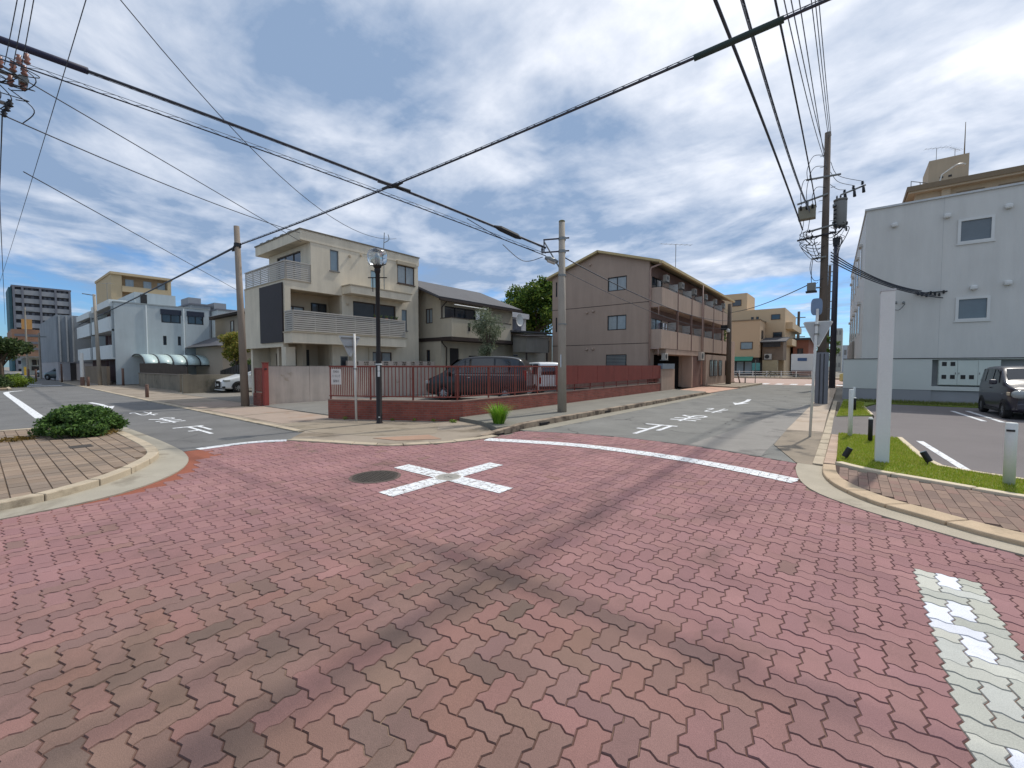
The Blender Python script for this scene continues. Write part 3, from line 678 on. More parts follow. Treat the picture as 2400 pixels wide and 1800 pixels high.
def ac_unit(name, x, y, z, label, group, face='+X', w=.5, h=.4, dp=.24):
    t = thing(name, label, 'air conditioner', (x, y, z), group=group)
    M_ = mat('ac_case', C(184, 178, 168), .6, .06, 3, .03)
    if face == '+X': part('casing', mbox(x-dp, x, y-w/2, y+w/2, z, z+h), M_, t, bevel=.015); F = Fac('+X', x); c = y
    else: part('casing', mbox(x-w/2, x+w/2, y, y+dp, z, z+h), M_, t, bevel=.015); F = Fac('-Y', y); c = x
    mb = MB(); n = 16
    r = mb.ring([F.P(c-w*.12+h*.38*math.cos(6.283*k/n), z+h*.5+h*.38*math.sin(6.283*k/n), .006) for k in range(n)]); mb.f.append(tuple(r))
    part('fan_grille', mb, FR_DARK, t, recalc=False)
    part('bracket', F.box(MB(), c-w/2+.03, c-w/2+.07, z-.05, z-.001, -dp-.1, .02), FR_GREY, t); part('bracket', F.box(MB(), c+w/2-.07, c+w/2-.03, z-.05, z-.001, -dp-.1, .02), FR_GREY, t)
    return t
# ---------------------------------------------------------------- beige three-storey house
CREAM = mat('stucco_cream', C(216, 205, 184), .92, .07, 1.4, .05, 70, .25, 55, streak=.16)
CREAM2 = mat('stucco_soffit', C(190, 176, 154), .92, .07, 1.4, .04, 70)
RAIL = mat('rail_grey', C(182, 176, 166), .55, .06, 3, .02, metal=.1)
COPING = mat('coping', C(176, 164, 142), .8, .06, 2, .03)
H = thing('house', 'beige three-storey house with slatted balconies and a tall dark panel on its side', 'house', (-21, 12, 0))
FX = Fac('+X', -19.0); FY = Fac('-Y', 8.35)
w = MB()
FX.wall(w, 8.35, 15.55, 2.62, 5.28, .22, [(8.60, 10.98, 3.0, 4.92), (11.55, 14.05, 3.1, 4.75), (14.42, 14.76, 3.5, 4.62)])
FX.wall(w, 9.52, 15.55, 5.28, 7.3, .22, [(10.42, 10.84, 6.02, 6.98), (12.55, 13.1, 5.45, 6.4), (14.16, 15.29, 6.0, 6.98)])
FX.wall(w, 10.45, 15.55, .1, 2.62, .2, [(10.85, 11.25, 1.5, 2.05), (12.6, 13.75, 1.45, 2.3), (14.4, 14.8, 1.45, 1.8)])
FY.wall(w, -23.3, -19.22, 2.42, 5.28, .22)
Fac('-Y', 9.52).wall(w, -23.3, -19.22, 5.30, 7.1, .2, [(-22.4, -19.95, 5.32, 6.9)])
w.box(-23.3, -23.08, 8.57, 15.5, .1, 5.28); w.box(-23.3, -23.08, 9.72, 15.5, 5.28, 7.3); w.box(-23.08, -19.2, 15.33, 15.53, .1, 7.3)
part('wall', w, CREAM, H)
lg = MB(); lg.box(-20.45, -20.25, 8.6, 11.2, .1, 5.2); lg.box(-20.25, -19.22, 10.98, 11.18, 2.62, 5.2)          # back wall of the loggia
lg.box(-23.0, -19.6, 9.35, 9.52, .1, 2.6); lg.box(-20.3, -19.2, 10.4, 10.44, .1, 2.6)
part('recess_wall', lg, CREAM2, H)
fl = MB(); fl.box(-23.05, -19.21, 8.56, 15.3, 2.62, 2.98); fl.box(-23.05, -19.21, 8.56, 15.3, 4.95, 5.277); fl.box(-23.05, -19.24, 9.75, 15.3, 6.95, 7.25)
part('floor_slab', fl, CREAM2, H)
rf = part('roof', mbox(-23.75, -18.98, 9.06, 15.6, 7.12, 7.56), CREAM, H)
part('coping', mbox(-23.79, -18.94, 9.02, 15.64, 7.562, 7.61), mat('coping_dark', C(120, 112, 98), .7), rf)
for k in range(5): part('roof_tab', mbox(-23.3+k*.75, -23.0+k*.75, 9.1, 9.4, 7.612, 7.70), FR_GREY, rf)
part('pillar', mbox(-19.42, -18.998, 8.352, 8.75, .1, 2.415), CREAM, H)
part('side_panel', FY.box(MB(), -21.4, -19.12, 2.62, 5.16, .004, .07), mat('panel_dark', C(58, 53, 54), .7, .1, 2, .05, 60), H)
part('canopy', mbox(-18.998, -18.25, 10.99, 14.5, 4.98, 5.34), CREAM, H)
part('canopy_coping', mbox(-18.997, -18.21, 10.95, 14.54, 5.341, 5.385), COPING, H)
part('balcony_slab', mbox(-18.998, -18.22, 8.28, 14.1, 2.56, 3.0), CREAM, H)
part('balcony_coping', mbox(-18.997, -18.17, 8.24, 14.14, 3.001, 3.05), COPING, H)
slat_rail(H, Fac('+X', -18.24), 8.34, 14.06, 3.06, 3.93, 0., 9, RAIL, 6, mat('rail_back', C(92, 86, 78), .8, .05))
slat_rail(H, Fac('-Y', 8.34), -19.0, -18.27, 3.06, 3.93, 0., 9, RAIL, 1, MATS['rail_back'])
slat_rail(H, Fac('-Y', 8.40), -23.3, -19.04, 5.31, 6.12, 0., 9, RAIL, 5)
slat_rail(H, Fac('+X', -19.03), 8.42, 9.5, 5.31, 6.12, 0., 9, RAIL, 1)
part('balcony_coping', mbox(-23.32, -18.97, 8.32, 9.515, 5.281, 5.305), COPING, H)
window(H, FX, 10.42, 10.84, 6.02, 6.98, FR_GREY, G_SKY, .05, .035, 0, True)
w2 = window(H, FX, 14.16, 15.29, 6.0, 6.98, FR_BRONZE, G_CURT, .04, .045, 1, True)
part('shutter_box', FX.box(MB(), 14.1, 15.35, 6.985, 7.16, .004, .12), COPING, w2)
window(H, FX, 11.55, 14.05, 3.1, 4.75, FR_BRONZE, G_DARK, .1, .05, 1)
window(H, FX, 14.42, 14.76, 3.5, 4.62, FR_GREY, G_SKY, .05, .03, 0, True)
window(H, Fac('+X', -20.25), 8.75, 9.75, 3.0, 4.35, FR_BRONZE, G_CURT, -.03, .05, 1)
window(H, Fac('+X', -20.25), 10.1, 10.85, 3.0, 4.6, FR_DARK, G_DARK, -.03, .05, 1)
window(H, Fac('-Y', 9.52), -22.4, -19.95, 5.32, 6.9, FR_BRONZE, G_DARK, .06, .05, 2)
dr = part('door', Fac('+X', -20.25).box(MB(), 9.35, 9.95, .2, 2.35, .0, .05), FR_DARK, H); part('handle', Fac('+X', -20.25).box(MB(), 9.85, 9.88, 1.0, 1.3, .051, .09), FR_GREY, dr)
window(H, FX, 10.85, 11.25, 1.5, 2.05, FR_GREY, G_DARK, .06, .05, 0)
window(H, FX, 12.6, 13.75, 1.45, 2.3, FR_BRONZE, G_CURT, .06, .05, 1)
window(H, FX, 14.4, 14.8, 1.45, 1.8, FR_GREY, G_DARK, .06, .04, 0)
window(H, Fac('-Y', 9.35), -22.2, -20.3, 1.3, 2.2, FR_BRONZE, G_CURT, -.03, .05, 1)
for (y, z) in ((11.4, 6.85), (11.25, 4.55), (12.0, 7.0)): part('vent_hood', FX.box(MB(), y-.05, y+.05, z-.05, z+.05, .002, .09), CREAM2, H, bevel=.02)
part('downpipe', MB().tube([(-18.96, 11.35, .2), (-18.96, 11.35, 2.5)], .03, 8).tube([(-18.96, 12.35, 1.2), (-18.96, 12.35, 2.5)], .02, 8), CREAM2, H)
window(H, FX, 12.55, 13.1, 5.45, 6.4, FR_GREY, mat('glass_paleblue', C(150, 178, 188), .15, .06, 3, 0, spec=.6), .05, .03, 0)
for k, (y, c_) in enumerate(((12.35, C(150, 84, 70)), (12.65, C(96, 70, 56)), (13.0, C(166, 110, 96)), (13.3, C(60, 56, 54)), (13.6, C(120, 88, 70)))):
    t = thing('flower_pot', '%s flower pot from the lamp post on the second-floor balcony rail of the beige house' % ['first', 'second', 'third', 'fourth', 'fifth'][k], 'flower pot', (-18.36, y, 3.7), group='flower pots on the balcony')
    part('pot', MB().lathe(-18.36, y, [(.05, 3.7), (.08, 3.95), (.085, 3.97)], 10), mat('pot%d' % k, c_, .8), t)
    mb = MB()
    for q in range(9): a = q*.7; mb.tube([(-18.36, y, 3.95), (-18.36+.05*math.cos(a), y+.06*math.sin(a), 4.05), (-18.36+.09*math.cos(a), y+.11*math.sin(a), 4.08+.03*(q % 3))], [.008, .02, .004], 4)
    part('plant', mb, mat('pot_green', C(84, 100, 62), .8), t)
# ---------------------------------------------------------------- cream two-storey house behind the parking lot
BEIGE = mat('stucco_beige', C(186, 176, 156), .92, .08, 1.2, .05, 70, .25, 55, streak=.12)
BROWNTRIM = mat('trim_darkbrown', C(58, 48, 44), .7, .08)
SLATE = mat('roof_slate', C(86, 86, 89), .85, .12, 1.5, .07, 40, .3, 30)
H2 = thing('house', 'cream two-storey house with a grey pitched roof behind the black van', 'house', (-20, 19, 0))
F2 = Fac('+X', -17.88); F2y = Fac('-Y', 16.2); w = MB()
F2.wall(w, 16.2, 22.6, .1, 5.36, .2, [(16.5, 19.0, 3.3, 4.95), (16.86, 17.6, .1, 2.6), (19.4, 20.4, 3.3, 4.9), (18.4, 20.0, 1.0, 2.2)])
F2y.wall(w, -24, -18.08, .1, 5.36, .2, [(-19.16, -18.56, 4.0, 4.84), (-19.12, -18.8, 1.2, 2.5)])
part('wall', w, BEIGE, H2)
gb = MB().prism([(0, 0), (1, 0), (1, 1)], 0, 1)
gb = MB(); gb.v = [(-24.5, 16.2, 5.36), (-17.88, 16.2, 5.36), (-21.1, 16.2, 6.7), (-24.5, 16.35, 5.36), (-17.88, 16.35, 5.36), (-21.1, 16.35, 6.7)]; gb.f = [(0, 1, 2), (3, 5, 4), (0, 2, 5, 3), (1, 4, 5, 2)]
part('gable', gb, BEIGE, H2)
def slab(p, q, r_, s, th):
    mb = MB(); a = [Vector(v) for v in (p, q, r_, s)]; n = (a[1]-a[0]).cross(a[3]-a[0]).normalized()*th
    lo = mb.ring([v-n for v in a]); hi = mb.ring(a); mb.bridge(lo, hi); mb.f += [tuple(hi), tuple(lo[::-1])]; return mb
rf = part('roof', slab((-17.3, 15.6, 5.32), (-17.3, 22.9, 5.32), (-21.1, 22.9, 6.86), (-21.1, 15.6, 6.86), .12), SLATE, H2)
part('roof_side', slab((-21.1, 15.6, 6.86), (-21.1, 22.9, 6.86), (-25, 22.9, 5.3), (-25, 15.6, 5.3), .12), SLATE, rf)
part('bargeboard', slab((-17.28, 15.58, 5.2), (-17.28, 15.585, 5.2), (-21.1, 15.585, 6.74), (-21.1, 15.58, 6.74), .03).add(mbox(-17.34, -17.24, 15.6, 22.92, 5.12, 5.24)), BROWNTRIM, rf)
part('band', F2.box(F2y.box(MB(), -24, -17.86, 2.98, 3.18, .0, .05), 16.2, 22.6, 2.98, 3.18, .001, .05), BROWNTRIM, H2)
part('balcony', mbox(-17.83, -16.96, 16.15, 21.3, 3.18, 4.2), BEIGE, H2)
part('balcony_trim', mbox(-17.85, -16.92, 16.1, 21.34, 2.98, 3.178), BROWNTRIM, H2)
part('balcony_trim', mbox(-17.83, -16.93, 16.12, 21.33, 4.201, 4.24), BROWNTRIM, H2)
for y in (17.42, 20.0): part('balcony_slot', mbox(-16.958, -16.94, y, y+.16, 3.55, 4.0), DARK, H2)
window(H2, F2, 16.5, 19.0, 3.3, 4.95, FR_DARK, G_DARK, .06, .05, 2); window(H2, F2, 19.4, 20.4, 3.3, 4.9, FR_DARK, G_CURT, .06, .05, 0)
window(H2, F2, 18.4, 20.0, 1.0, 2.2, FR_DARK, G_DARK, .06, .05, 1)
window(H2, F2y, -19.16, -18.56, 4.0, 4.84, FR_BRONZE, G_CURT, .05, .05, 1); window(H2, F2y, -19.12, -18.8, 1.2, 2.5, FR_BRONZE, G_DARK, .05, .05, 0)
part('door', F2.box(MB(), 16.86, 17.6, .1, 2.6, -.12, -.06), FR_DARK, H2)
part('awning_bar', MB().tube([(-17.1, 16.5, 4.95), (-17.1, 19.1, 4.95)], .03, 6), FR_WHITE, H2)
part('downpipe', MB().tube([(-17.45, 16.25, 5.1), (-17.8, 16.22, 4.85), (-17.82, 16.22, 2.9), (-17.75, 16.5, 2.6), (-17.78, 16.5, .2)], .035, 8), BROWNTRIM, H2, True)
for k, (y, dx_) in enumerate([(18.3, .1), (18.75, .1)]):
    solo('hanging_towel', mbox(-17.2, -17.17, y, y+.3, 4.05, 4.75), [FR_WHITE, mat('towel', C(160, 170, 190), .9)][k], ['white towel hanging on the upper balcony of the cream house', 'pale blue towel hanging on the upper balcony of the cream house'][k], 'towel')
# low extension with flat roof, white upper box and satellite dish
H3 = thing('garage_building', 'low cream outbuilding with a grey steel lean-to beside the brown apartment block', 'outbuilding', (-18, 24, 0))
PALE = mat('stucco_pale', C(196, 190, 176), .92, .08, 1.2, .05, 70, streak=.12); F3 = Fac('+X', -16.98); w = MB()
F3.wall(w, 22.65, 26.1, .1, 3.78, .2, [(24.72, 25.74, 2.55, 3.4)]); w.box(-20, -17.18, 25.9, 26.09, .1, 3.78); w.box(-20, -17.18, 22.66, 22.85, .1, 3.78)
part('wall', w, PALE, H3); part('roof', slab((-16.7, 21.2, 3.84), (-16.7, 26.3, 3.96), (-20.5, 26.3, 4.1), (-20.5, 21.2, 3.95), .1), SLATE, H3)
window(H3, F3, 24.72, 25.74, 2.55, 3.4, FR_DARK, G_DARK, .05, .05, 2)
part('lean_to', mbox(-16.96, -15.9, 21.5, 24.0, 2.45, 3.45), mat('steel_grey', C(140, 136, 128), .6, .1, 2, .05, metal=.2, streak=.2), H3)
part('lean_to_roof', slab((-15.7, 21.3, 3.44), (-15.7, 24.2, 3.6), (-16.97, 24.2, 3.74), (-16.97, 21.3, 3.6), .05), BROWNTRIM, H3)
for y in (21.6, 23.9): part('post', mbox(-16.0, -15.92, y-.04, y+.04, .1, 2.44), BROWNTRIM, H3)
part('upper_box', mbox(-22, -18.9, 22.95, 25.5, 4.1, 5.38).add(mbox(-18.898, -18.6, 22.95, 25.5, 5.0, 5.36)), mat('white_panel', C(206, 208, 212), .8, .05), H3)
part('upper_shade_sheet', mbox(-18.896, -18.88, 23.2, 24.9, 4.15, 4.9), mat('shadow_grey', C(112, 114, 124), .8), H3)  # flat sheet on the wall below the overhang, its shade put into the grey
dsh = thing('satellite_dish', 'round white satellite dish on the low roof behind the olive tree', 'satellite dish', (-16.9, 21.75, 4.0))
mb = MB(); rings = []
for k in range(5):
    r = .36*k/4+.001; rings.append(mb.ring([(-16.72+.12*(r/.36)**2, 21.75+r*math.cos(6.283*q/20), 4.5+r*1.08*math.sin(6.283*q/20)) for q in range(20)]))
for a, b in zip(rings, rings[1:]): mb.bridge(a, b)
part('dish', mb, FR_WHITE, dsh, True); part('arm', MB().tube([(-16.9, 21.75, 4.0), (-16.9, 21.75, 4.5), (-16.74, 21.75, 4.5)], .025, 6), FR_GREY, dsh)
# ---------------------------------------------------------------- brown apartment block
TAUPE = mat('render_taupe', C(172, 150, 134), .9, .05, .8, .04, 60, .2, 50, streak=.12)
TAUPE_B = mat('render_taupe_balcony', C(178, 156, 140), .9, .06, .8, .04, 60, .2, 50, streak=.15)
TAUPE_D = mat('render_brown_dark', C(122, 98, 90), .88, .08, 2, .05, 60)
ROOFY = mat('roof_edge_yellow', C(196, 174, 128), .7, .08, 2, .04)
B = thing('apartment_block', 'brown three-storey apartment block with a gable wall and rows of balconies', 'apartment block', (-12.7, 34, 0))
GY = Fac('-Y', 25.0); w = MB()
gh = [(-12.12, -10.86, 6.25, 7.12), (-12.12, -10.86, 3.82, 4.74), (-12.2, -10.82, 1.5, 2.3), (-15.98, -15.86, 6.3, 7.3), (-15.98, -15.86, 3.9, 4.9)]
GY.wall(w, -16.25, -9.45, .1, 7.6, .25, gh)
w.v += [(-16.25, 25, 7.6), (-9.45, 25, 7.6), (-9.45, 25, 7.92), (-12.73, 25, 8.72), (-16.25, 25, 7.68), (-16.25, 25.2, 7.6), (-9.45, 25.2, 7.6), (-9.45, 25.2, 7.92), (-12.73, 25.2, 8.72), (-16.25, 25.2, 7.68)]
n = len(w.v)-10; w.f += [(n, n+1, n+2, n+3, n+4), (n+9, n+8, n+7, n+6, n+5), (n+2, n+7, n+8, n+3), (n+3, n+8, n+9, n+4)]
FB = Fac('+X', -9.45); bays = [25.05+3.02*k for k in range(7)]
holes = []
for k in range(6):
    for z in (5.25, 2.8): holes.append((bays[k]+.35, bays[k]+2.2, z+.05, z+1.75))
holes += [(25.9, 31.4, .1, 2.28), (35.6, 37.6, .9, 2.2), (38.2, 40.2, .9, 2.2)]
FB.wall(w, 25.25, 44.2, .1, 7.6, .2, holes); w.box(-16.25, -9.65, 44.0, 44.19, .1, 7.6); w.box(-16.24, -16.05, 25.25, 44, .1, 7.6)
part('wall', w, TAUPE, B)
part('dark_wall', FB.box(FB.box(MB(), 25.26, 44.1, 6.95, 7.62, .002, .02), 25.26, 44.1, 4.45, 5.1, .002, .02), TAUPE_D, B)
for z in (5.40, 2.95): part('joint_line', GY.box(MB(), -16.25, -9.45, z-.018, z+.018, .001, .006), mat('groove', C(70, 62, 56), .9), B)
rf = part('roof', slab((-8.75, 24.75, 7.66), (-8.75, 44.5, 7.66), (-12.73, 44.5, 8.86), (-12.73, 24.75, 8.86), .12), mat('roof_sheet', C(150, 134, 104), .7, .1, 1, .04), B)
part('roof_side', slab((-12.73, 24.75, 8.86), (-12.73, 44.5, 8.86), (-16.6, 44.5, 7.6), (-16.6, 24.75, 7.6), .12), MATS['roof_sheet'], rf)
part('roof_edge', slab((-8.72, 24.72, 7.70), (-8.72, 24.76, 7.70), (-12.73, 24.76, 8.90), (-12.73, 24.72, 8.90), .13).add(slab((-12.73, 24.72, 8.90), (-12.73, 24.76, 8.90), (-16.62, 24.76, 7.64), (-16.62, 24.72, 7.64), .13)), ROOFY, rf)
part('gutter', mbox(-8.78, -8.62, 24.74, 44.5, 7.5, 7.66), ROOFY, rf)
window(B, GY, *gh[0], FR_DARK, G_CURT, .06, .055, 1); window(B, GY, *gh[1], FR_DARK, G_CURT, .06, .055, 1)
lw = window(B, GY, *gh[2], FR_DARK, G_DARK, .08, .05, 0)
for k in range(8): part('louvre', GY.box(MB(), -12.14, -10.88, 1.54+k*.09, 1.60+k*.09, -.03, .03), FR_GREY, lw)
for h_ in gh[3:]: window(B, GY, *h_, FR_DARK, G_DARK, .06, .02, 0)
for (x, z) in ((-13.35, 8.1), (-13.55, 5.05), (-13.1, 5.1), (-13.55, 2.65), (-13.1, 2.68)): part('vent_hood', GY.box(MB(), x-.07, x+.07, z-.06, z+.06, .002, .12), TAUPE_B, B, bevel=.03)
for fl_, z in ((3, 5.17), (2, 2.73)):
    part('balcony_return', mbox(-9.448, -8.8, 25.02, 25.12, z, z+1.02), TAUPE_B, B)
    part('balcony_floor', mbox(-9.448, -8.82, 25.0, 43.2, z-.12, z-.001), TAUPE_B, B)
    for k in range(6):
        part('balcony_panel', mbox(-8.82, -8.70, bays[k]+.0 if k else 25.021, bays[k+1]-.14, z-.1, z+1.0), TAUPE_B, B)
        part('handrail', MB().tube([(-8.76, bays[k]+.05, z+1.12), (-8.76, bays[k+1]-.2, z+1.12)], .022, 6).tube([(-8.76, bays[k]+.1, z+.99), (-8.76, bays[k]+.1, z+1.12)], .018, 5).tube([(-8.76, bays[k+1]-.3, z+.99), (-8.76, bays[k+1]-.3, z+1.12)], .018, 5), FR_DARK, B)
        window(B, FB, bays[k]+.35, bays[k]+2.2, z+.13, z+1.83, FR_DARK, G_CURT if (k+fl_) % 3 else G_DARK, .05, .05, 1)
        if k: part('partition_board', mbox(-9.42, -8.86, bays[k]+.27, bays[k]+.31, z+.02, z+1.66), FR_WHITE, B)
        part('laundry_bar', MB().tube([(-8.9, bays[k]+.3, z+1.45), (-8.9, bays[k+1]-.3, z+1.45)], .012, 5), FR_GREY, B)
for k in range(1, 7): part('column', mbox(-8.79, -8.68, bays[k]-.13, bays[k]-.01, 2.6, 6.25), TAUPE_D, B)
part('downpipe', MB().tube([(-8.68, 24.9, 7.5), (-9.3, 24.9, 7.35), (-9.36, 24.92, 7.2), (-9.36, 24.92, .15)], .05, 8).tube([(-9.36, 24.92, 5.05), (-8.85, 24.93, 5.05), (-8.85, 24.93, 4.6)], .035, 6).tube([(-9.36, 24.92, 2.6), (-8.85, 24.93, 2.6), (-8.85, 24.93, 2.2)], .035, 6), mat('pipe_pink', C(168, 140, 128), .6), B, True)
part('downpipe', MB().tube([(-8.64, 33.5, 7.5), (-8.64, 33.5, .2)], .05, 8), MATS['pipe_pink'], B, True)
part('fascia_beam', mbox(-9.44, -8.72, 25.9, 34, 2.3, 2.61), TAUPE_B, B)
part('entrance_pier', mbox(-9.44, -8.74, 31.4, 31.62, .05, 2.298), TAUPE_B, B)
part('entrance_wall', mbox(-9.44, -8.8, 31.62, 34.6, .05, 2.6), TAUPE_D, B)
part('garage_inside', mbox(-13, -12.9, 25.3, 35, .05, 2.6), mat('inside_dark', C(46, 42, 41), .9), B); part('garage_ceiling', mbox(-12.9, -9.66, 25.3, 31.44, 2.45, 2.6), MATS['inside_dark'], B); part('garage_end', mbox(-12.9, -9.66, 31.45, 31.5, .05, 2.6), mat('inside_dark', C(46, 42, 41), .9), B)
part('ground_wing', mbox(-9.449, -8.62, 34.62, 44.8, .05, 2.45).add(mbox(-9.449, -8.62, 43.25, 44.8, 2.45, 3.85)), TAUPE, B)
for y in (35.7, 37.0, 38.6, 41.0): window(B, Fac('+X', -8.62), y, y+.95, .75, 2.05, FR_DARK, G_CURT, -.035, .05, 1)
for k in range(6):
    ac_unit('air_conditioner', -8.95, bays[k]+1.75, 6.78, 'white air conditioner under the brown block eaves, %s from the near corner' % ['first', 'second', 'third', 'fourth', 'fifth', 'sixth'][k], 'air conditioners under the eaves of the brown block')
ac_unit('air_conditioner', -8.7, 26.0, 1.95, 'white air conditioner on the wall left of the garage opening', None)
ac_unit('air_conditioner', -8.5, 33.3, 2.0, 'large white air conditioner above the dark brown entrance wall', None, w=.8, h=.6)
ld = thing('laundry', 'white and black clothes hung out on the near second-floor balcony', 'clothes', (-8.9, 25.9, 4.2))
for k, (y, c_, h_) in enumerate([(25.45, C(40, 40, 44), .62), (25.8, C(216, 218, 220), .5), (26.1, C(52, 52, 58), .7), (26.4, C(204, 206, 208), .45), (25.3, C(120, 110, 120), .5)]):
    part('garment', mbox(-8.9-.02*k, -8.87-.02*k, y, y+.26, 4.16-h_, 4.16), mat('cloth%d' % k, c_, .9, .1, 9), ld)
sw_ = thing('boundary_wall', 'short taupe wall with a grey box on top beside the garage opening', 'wall', (-8.7, 26.2, 0))
part('wall', mbox(-8.9, -8.66, 25.03, 27.4, .05, 1.4), TAUPE, sw_); part('box', mbox(-8.88, -8.6, 25.03, 27.2, 1.402, 1.72), mat('box_bluegrey', C(112, 122, 132), .5, .08), sw_)
def aerial(x, y, z, h, label, n=7, ang=0., w=.55, L=1.6):
    t = thing('tv_aerial', label, 'aerial', (x, y, z)); ca, sa = math.cos(ang), math.sin(ang)
    part('mast', MB().tube([(x, y, z), (x, y, z+h)], .02, 6), FR_GREY, t)
    mb = MB().tube([(x-ca*L/2, y-sa*L/2, z+h), (x+ca*L/2, y+sa*L/2, z+h)], .012, 5)
    for k in range(n):
        s = -L/2+L*k/(n-1); ww = w*(.5+.5*k/n)
        mb.tube([(x+ca*s-sa*ww/2, y+sa*s+ca*ww/2, z+h), (x+ca*s+sa*ww/2, y+sa*s-ca*ww/2, z+h)], .008, 4)
    part('elements', mb, FR_GREY, t); return t
aerial(-9.6, 30.2, 8.3, 1.6, 'television aerial on the roof of the brown apartment block', 7, .8, .5, 2.2)
# ---------------------------------------------------------------- white building on the right
def clad(name, col):
    if name in MATS: return MATS[name]
    m = mat(name, col, .6, .05, .5, .02, 40, 0, streak=.07); t = m.node_tree; K = NT(t)
    P = K.new('ShaderNodeNewGeometry').outputs['Position']; wv = K.new('ShaderNodeTexWave', wave_type='BANDS', bands_direction='X'); wv.inputs['Scale'].default_value = 3.2
    K.put(wv.inputs['Vector'], K.v('MULTIPLY', P, (1, 1, 0))); bn = K.new('ShaderNodeBump'); bn.inputs['Strength'].default_value = .12; bn.inputs['Distance'].default_value = .02
    K.put(bn.inputs['Height'], K.m('POWER', wv.outputs['Fac'], 8.)); K.put([q for q in t.nodes if q.type == 'BSDF_PRINCIPLED'][0].inputs['Normal'], bn.outputs[0]); return m
WHITE = clad('cladding_white', C(208, 206, 200)); WH2 = mat('plinth_grey', C(152, 153, 155), .8, .06, 1, .04)
Wb = thing('office_building', 'white metal-clad three-storey building beside the parking lot', 'building', (6, 30, 0))
FW = Fac('-Y', 25.5); w = MB()
FW.wall(w, .39, 16, 1.93, 8.62, .25, [(3.33, 4.36, 6.62, 7.62), (3.36, 4.34, 3.45, 4.42)])
part('wall', w, WHITE, Wb)
for u in (2.9, 5.4, 7.9): part('panel_joint', FW.box(MB(), u-.005, u+.005, 1.95, 8.6, .001, .003), mat('joint_pale', C(182, 182, 178), .7), Wb)
sd = MB(); a, b = (.39, 25.75), (-.14, 44.)
sdir = Vector((b[0]-a[0], b[1]-a[1])).normalized(); sn = Vector((-sdir.y, sdir.x))
def sbox(mb, s0, s1, z0, z1, d0, d1):
    q = [(a[0]+sdir.x*s+sn.x*d, a[1]+sdir.y*s+sn.y*d) for s, d in ((s0, d0), (s1, d0), (s1, d1), (s0, d1))]; return mb.prism(q, z0, z1)
sbox(sd, 0, 18.2, 1.93, 8.62, -.25, .0); part('side_wall', sd, WHITE, Wb)
part('coping', sbox(mbox(.33, 16, 25.43, 25.8, 8.622, 8.70), .06, 18.2, 8.622, 8.70, -.3, .05), mat('coping_white', C(196, 198, 198), .6), Wb)
for k in range(5):
    s = 2.4+k*3.2
    for z in (6.1, 3.2):
        ww = part('window', sbox(MB(), s, s+.62, z, z+1.5, .002, .04), FR_WHITE, Wb); part('pane', sbox(MB(), s+.06, s+.56, z+.06, z+1.44, .04, .052), G_DARK, ww)
        part('hood', sbox(MB(), s-.04, s+.66, z+1.52, z+1.64, .0, .14), WHITE, ww)
for (u0, u1, z0, z1) in ((3.33, 4.36, 6.62, 7.62), (3.36, 4.34, 3.45, 4.42)): window(Wb, FW, u0, u1, z0, z1, FR_WHITE, mat('glass_grey', C(104, 112, 116), .1, .08, 3, 0, spec=.7), .03, .09, 0, True, proud=.05)
for k, (x, z) in enumerate(((1.36, 7.79), (3.0, 7.84), (4.70, 7.85), (3.85, 4.78), (4.78, 4.86), (6.4, 7.85), (6.4, 4.86))):
    part('vent_hood', FW.box(MB(), x-.11, x+.11, z-.1, z+.1, .002, .17), FR_WHITE, Wb, bevel=.06)
g = MB(); FW.wall(g, -.26, 16, .55, 1.9, .3, [(2.74, 7.4, .72, 1.86)], d=.0); part('ground_wall', g, mat('panel_pale', C(204, 206, 200), .7, .04, .8, .03), Wb)
part('ledge', FW.box(MB(), -.28, 16, 1.902, 1.928, -.28, .03), FR_DARK, Wb)
part('plinth', FW.box(FW.box(MB(), -.26, 2.74, .02, .54, -.3, .0), 2.741, 16, .02, .54, -.3, -.05), WH2, Wb)
part('plinth_line', FW.box(MB(), -.26, 16, .541, .549, -.28, .006), FR_DARK, Wb)
part('recess_back', FW.box(MB(), 2.7, 7.5, .6, 1.9, -.36, -.301), WH2, Wb)
part('side_wing', mbox(-.26, .0, 25.81, 31, .02, 1.9), MATS['panel_pale'], Wb); part('side_panel', sbox(MB(), 8, 17, 1.95, 3.1, .01, .12), mat('panel_taupe', C(150, 144, 136), .8), Wb)
mc = thing('meter_cabinet', 'pale green meter cabinet with dark dial windows on the white building', 'cabinet', (3.8, 25.45, .8))
MC = mat('cabinet_pale', C(206, 212, 204), .6, .04, 2, .02)
part('case', FW.box(MB(), 2.94, 4.72, .78, 1.83, -.3, -.05), MC, mc)
for k, (u0, u1) in enumerate(((2.96, 3.50), (3.51, 4.09), (4.10, 4.70))):
    d_ = part('door', FW.box(MB(), u0, u1, .8, 1.81, -.048, -.02), MC, mc)
    for (fu, fz) in {0: [(.15, .78), (.62, .78), (.15, .24), (.62, .24)], 1: [(.16, .24), (.58, .24)], 2: []}[k]:
        uu = u0+(u1-u0)*fu; zz = .8+1.01*fz
        part('dial_window', FW.box(MB(), uu, uu+.14, zz, zz+.17, -.0195, -.012), FR_DARK, d_)
    part('handle', FW.box(MB(), (u1-.06) if k == 0 else u0+.03, (u1-.04) if k == 0 else u0+.05, 1.24, 1.32, -.019, .0), FR_GREY, d_)
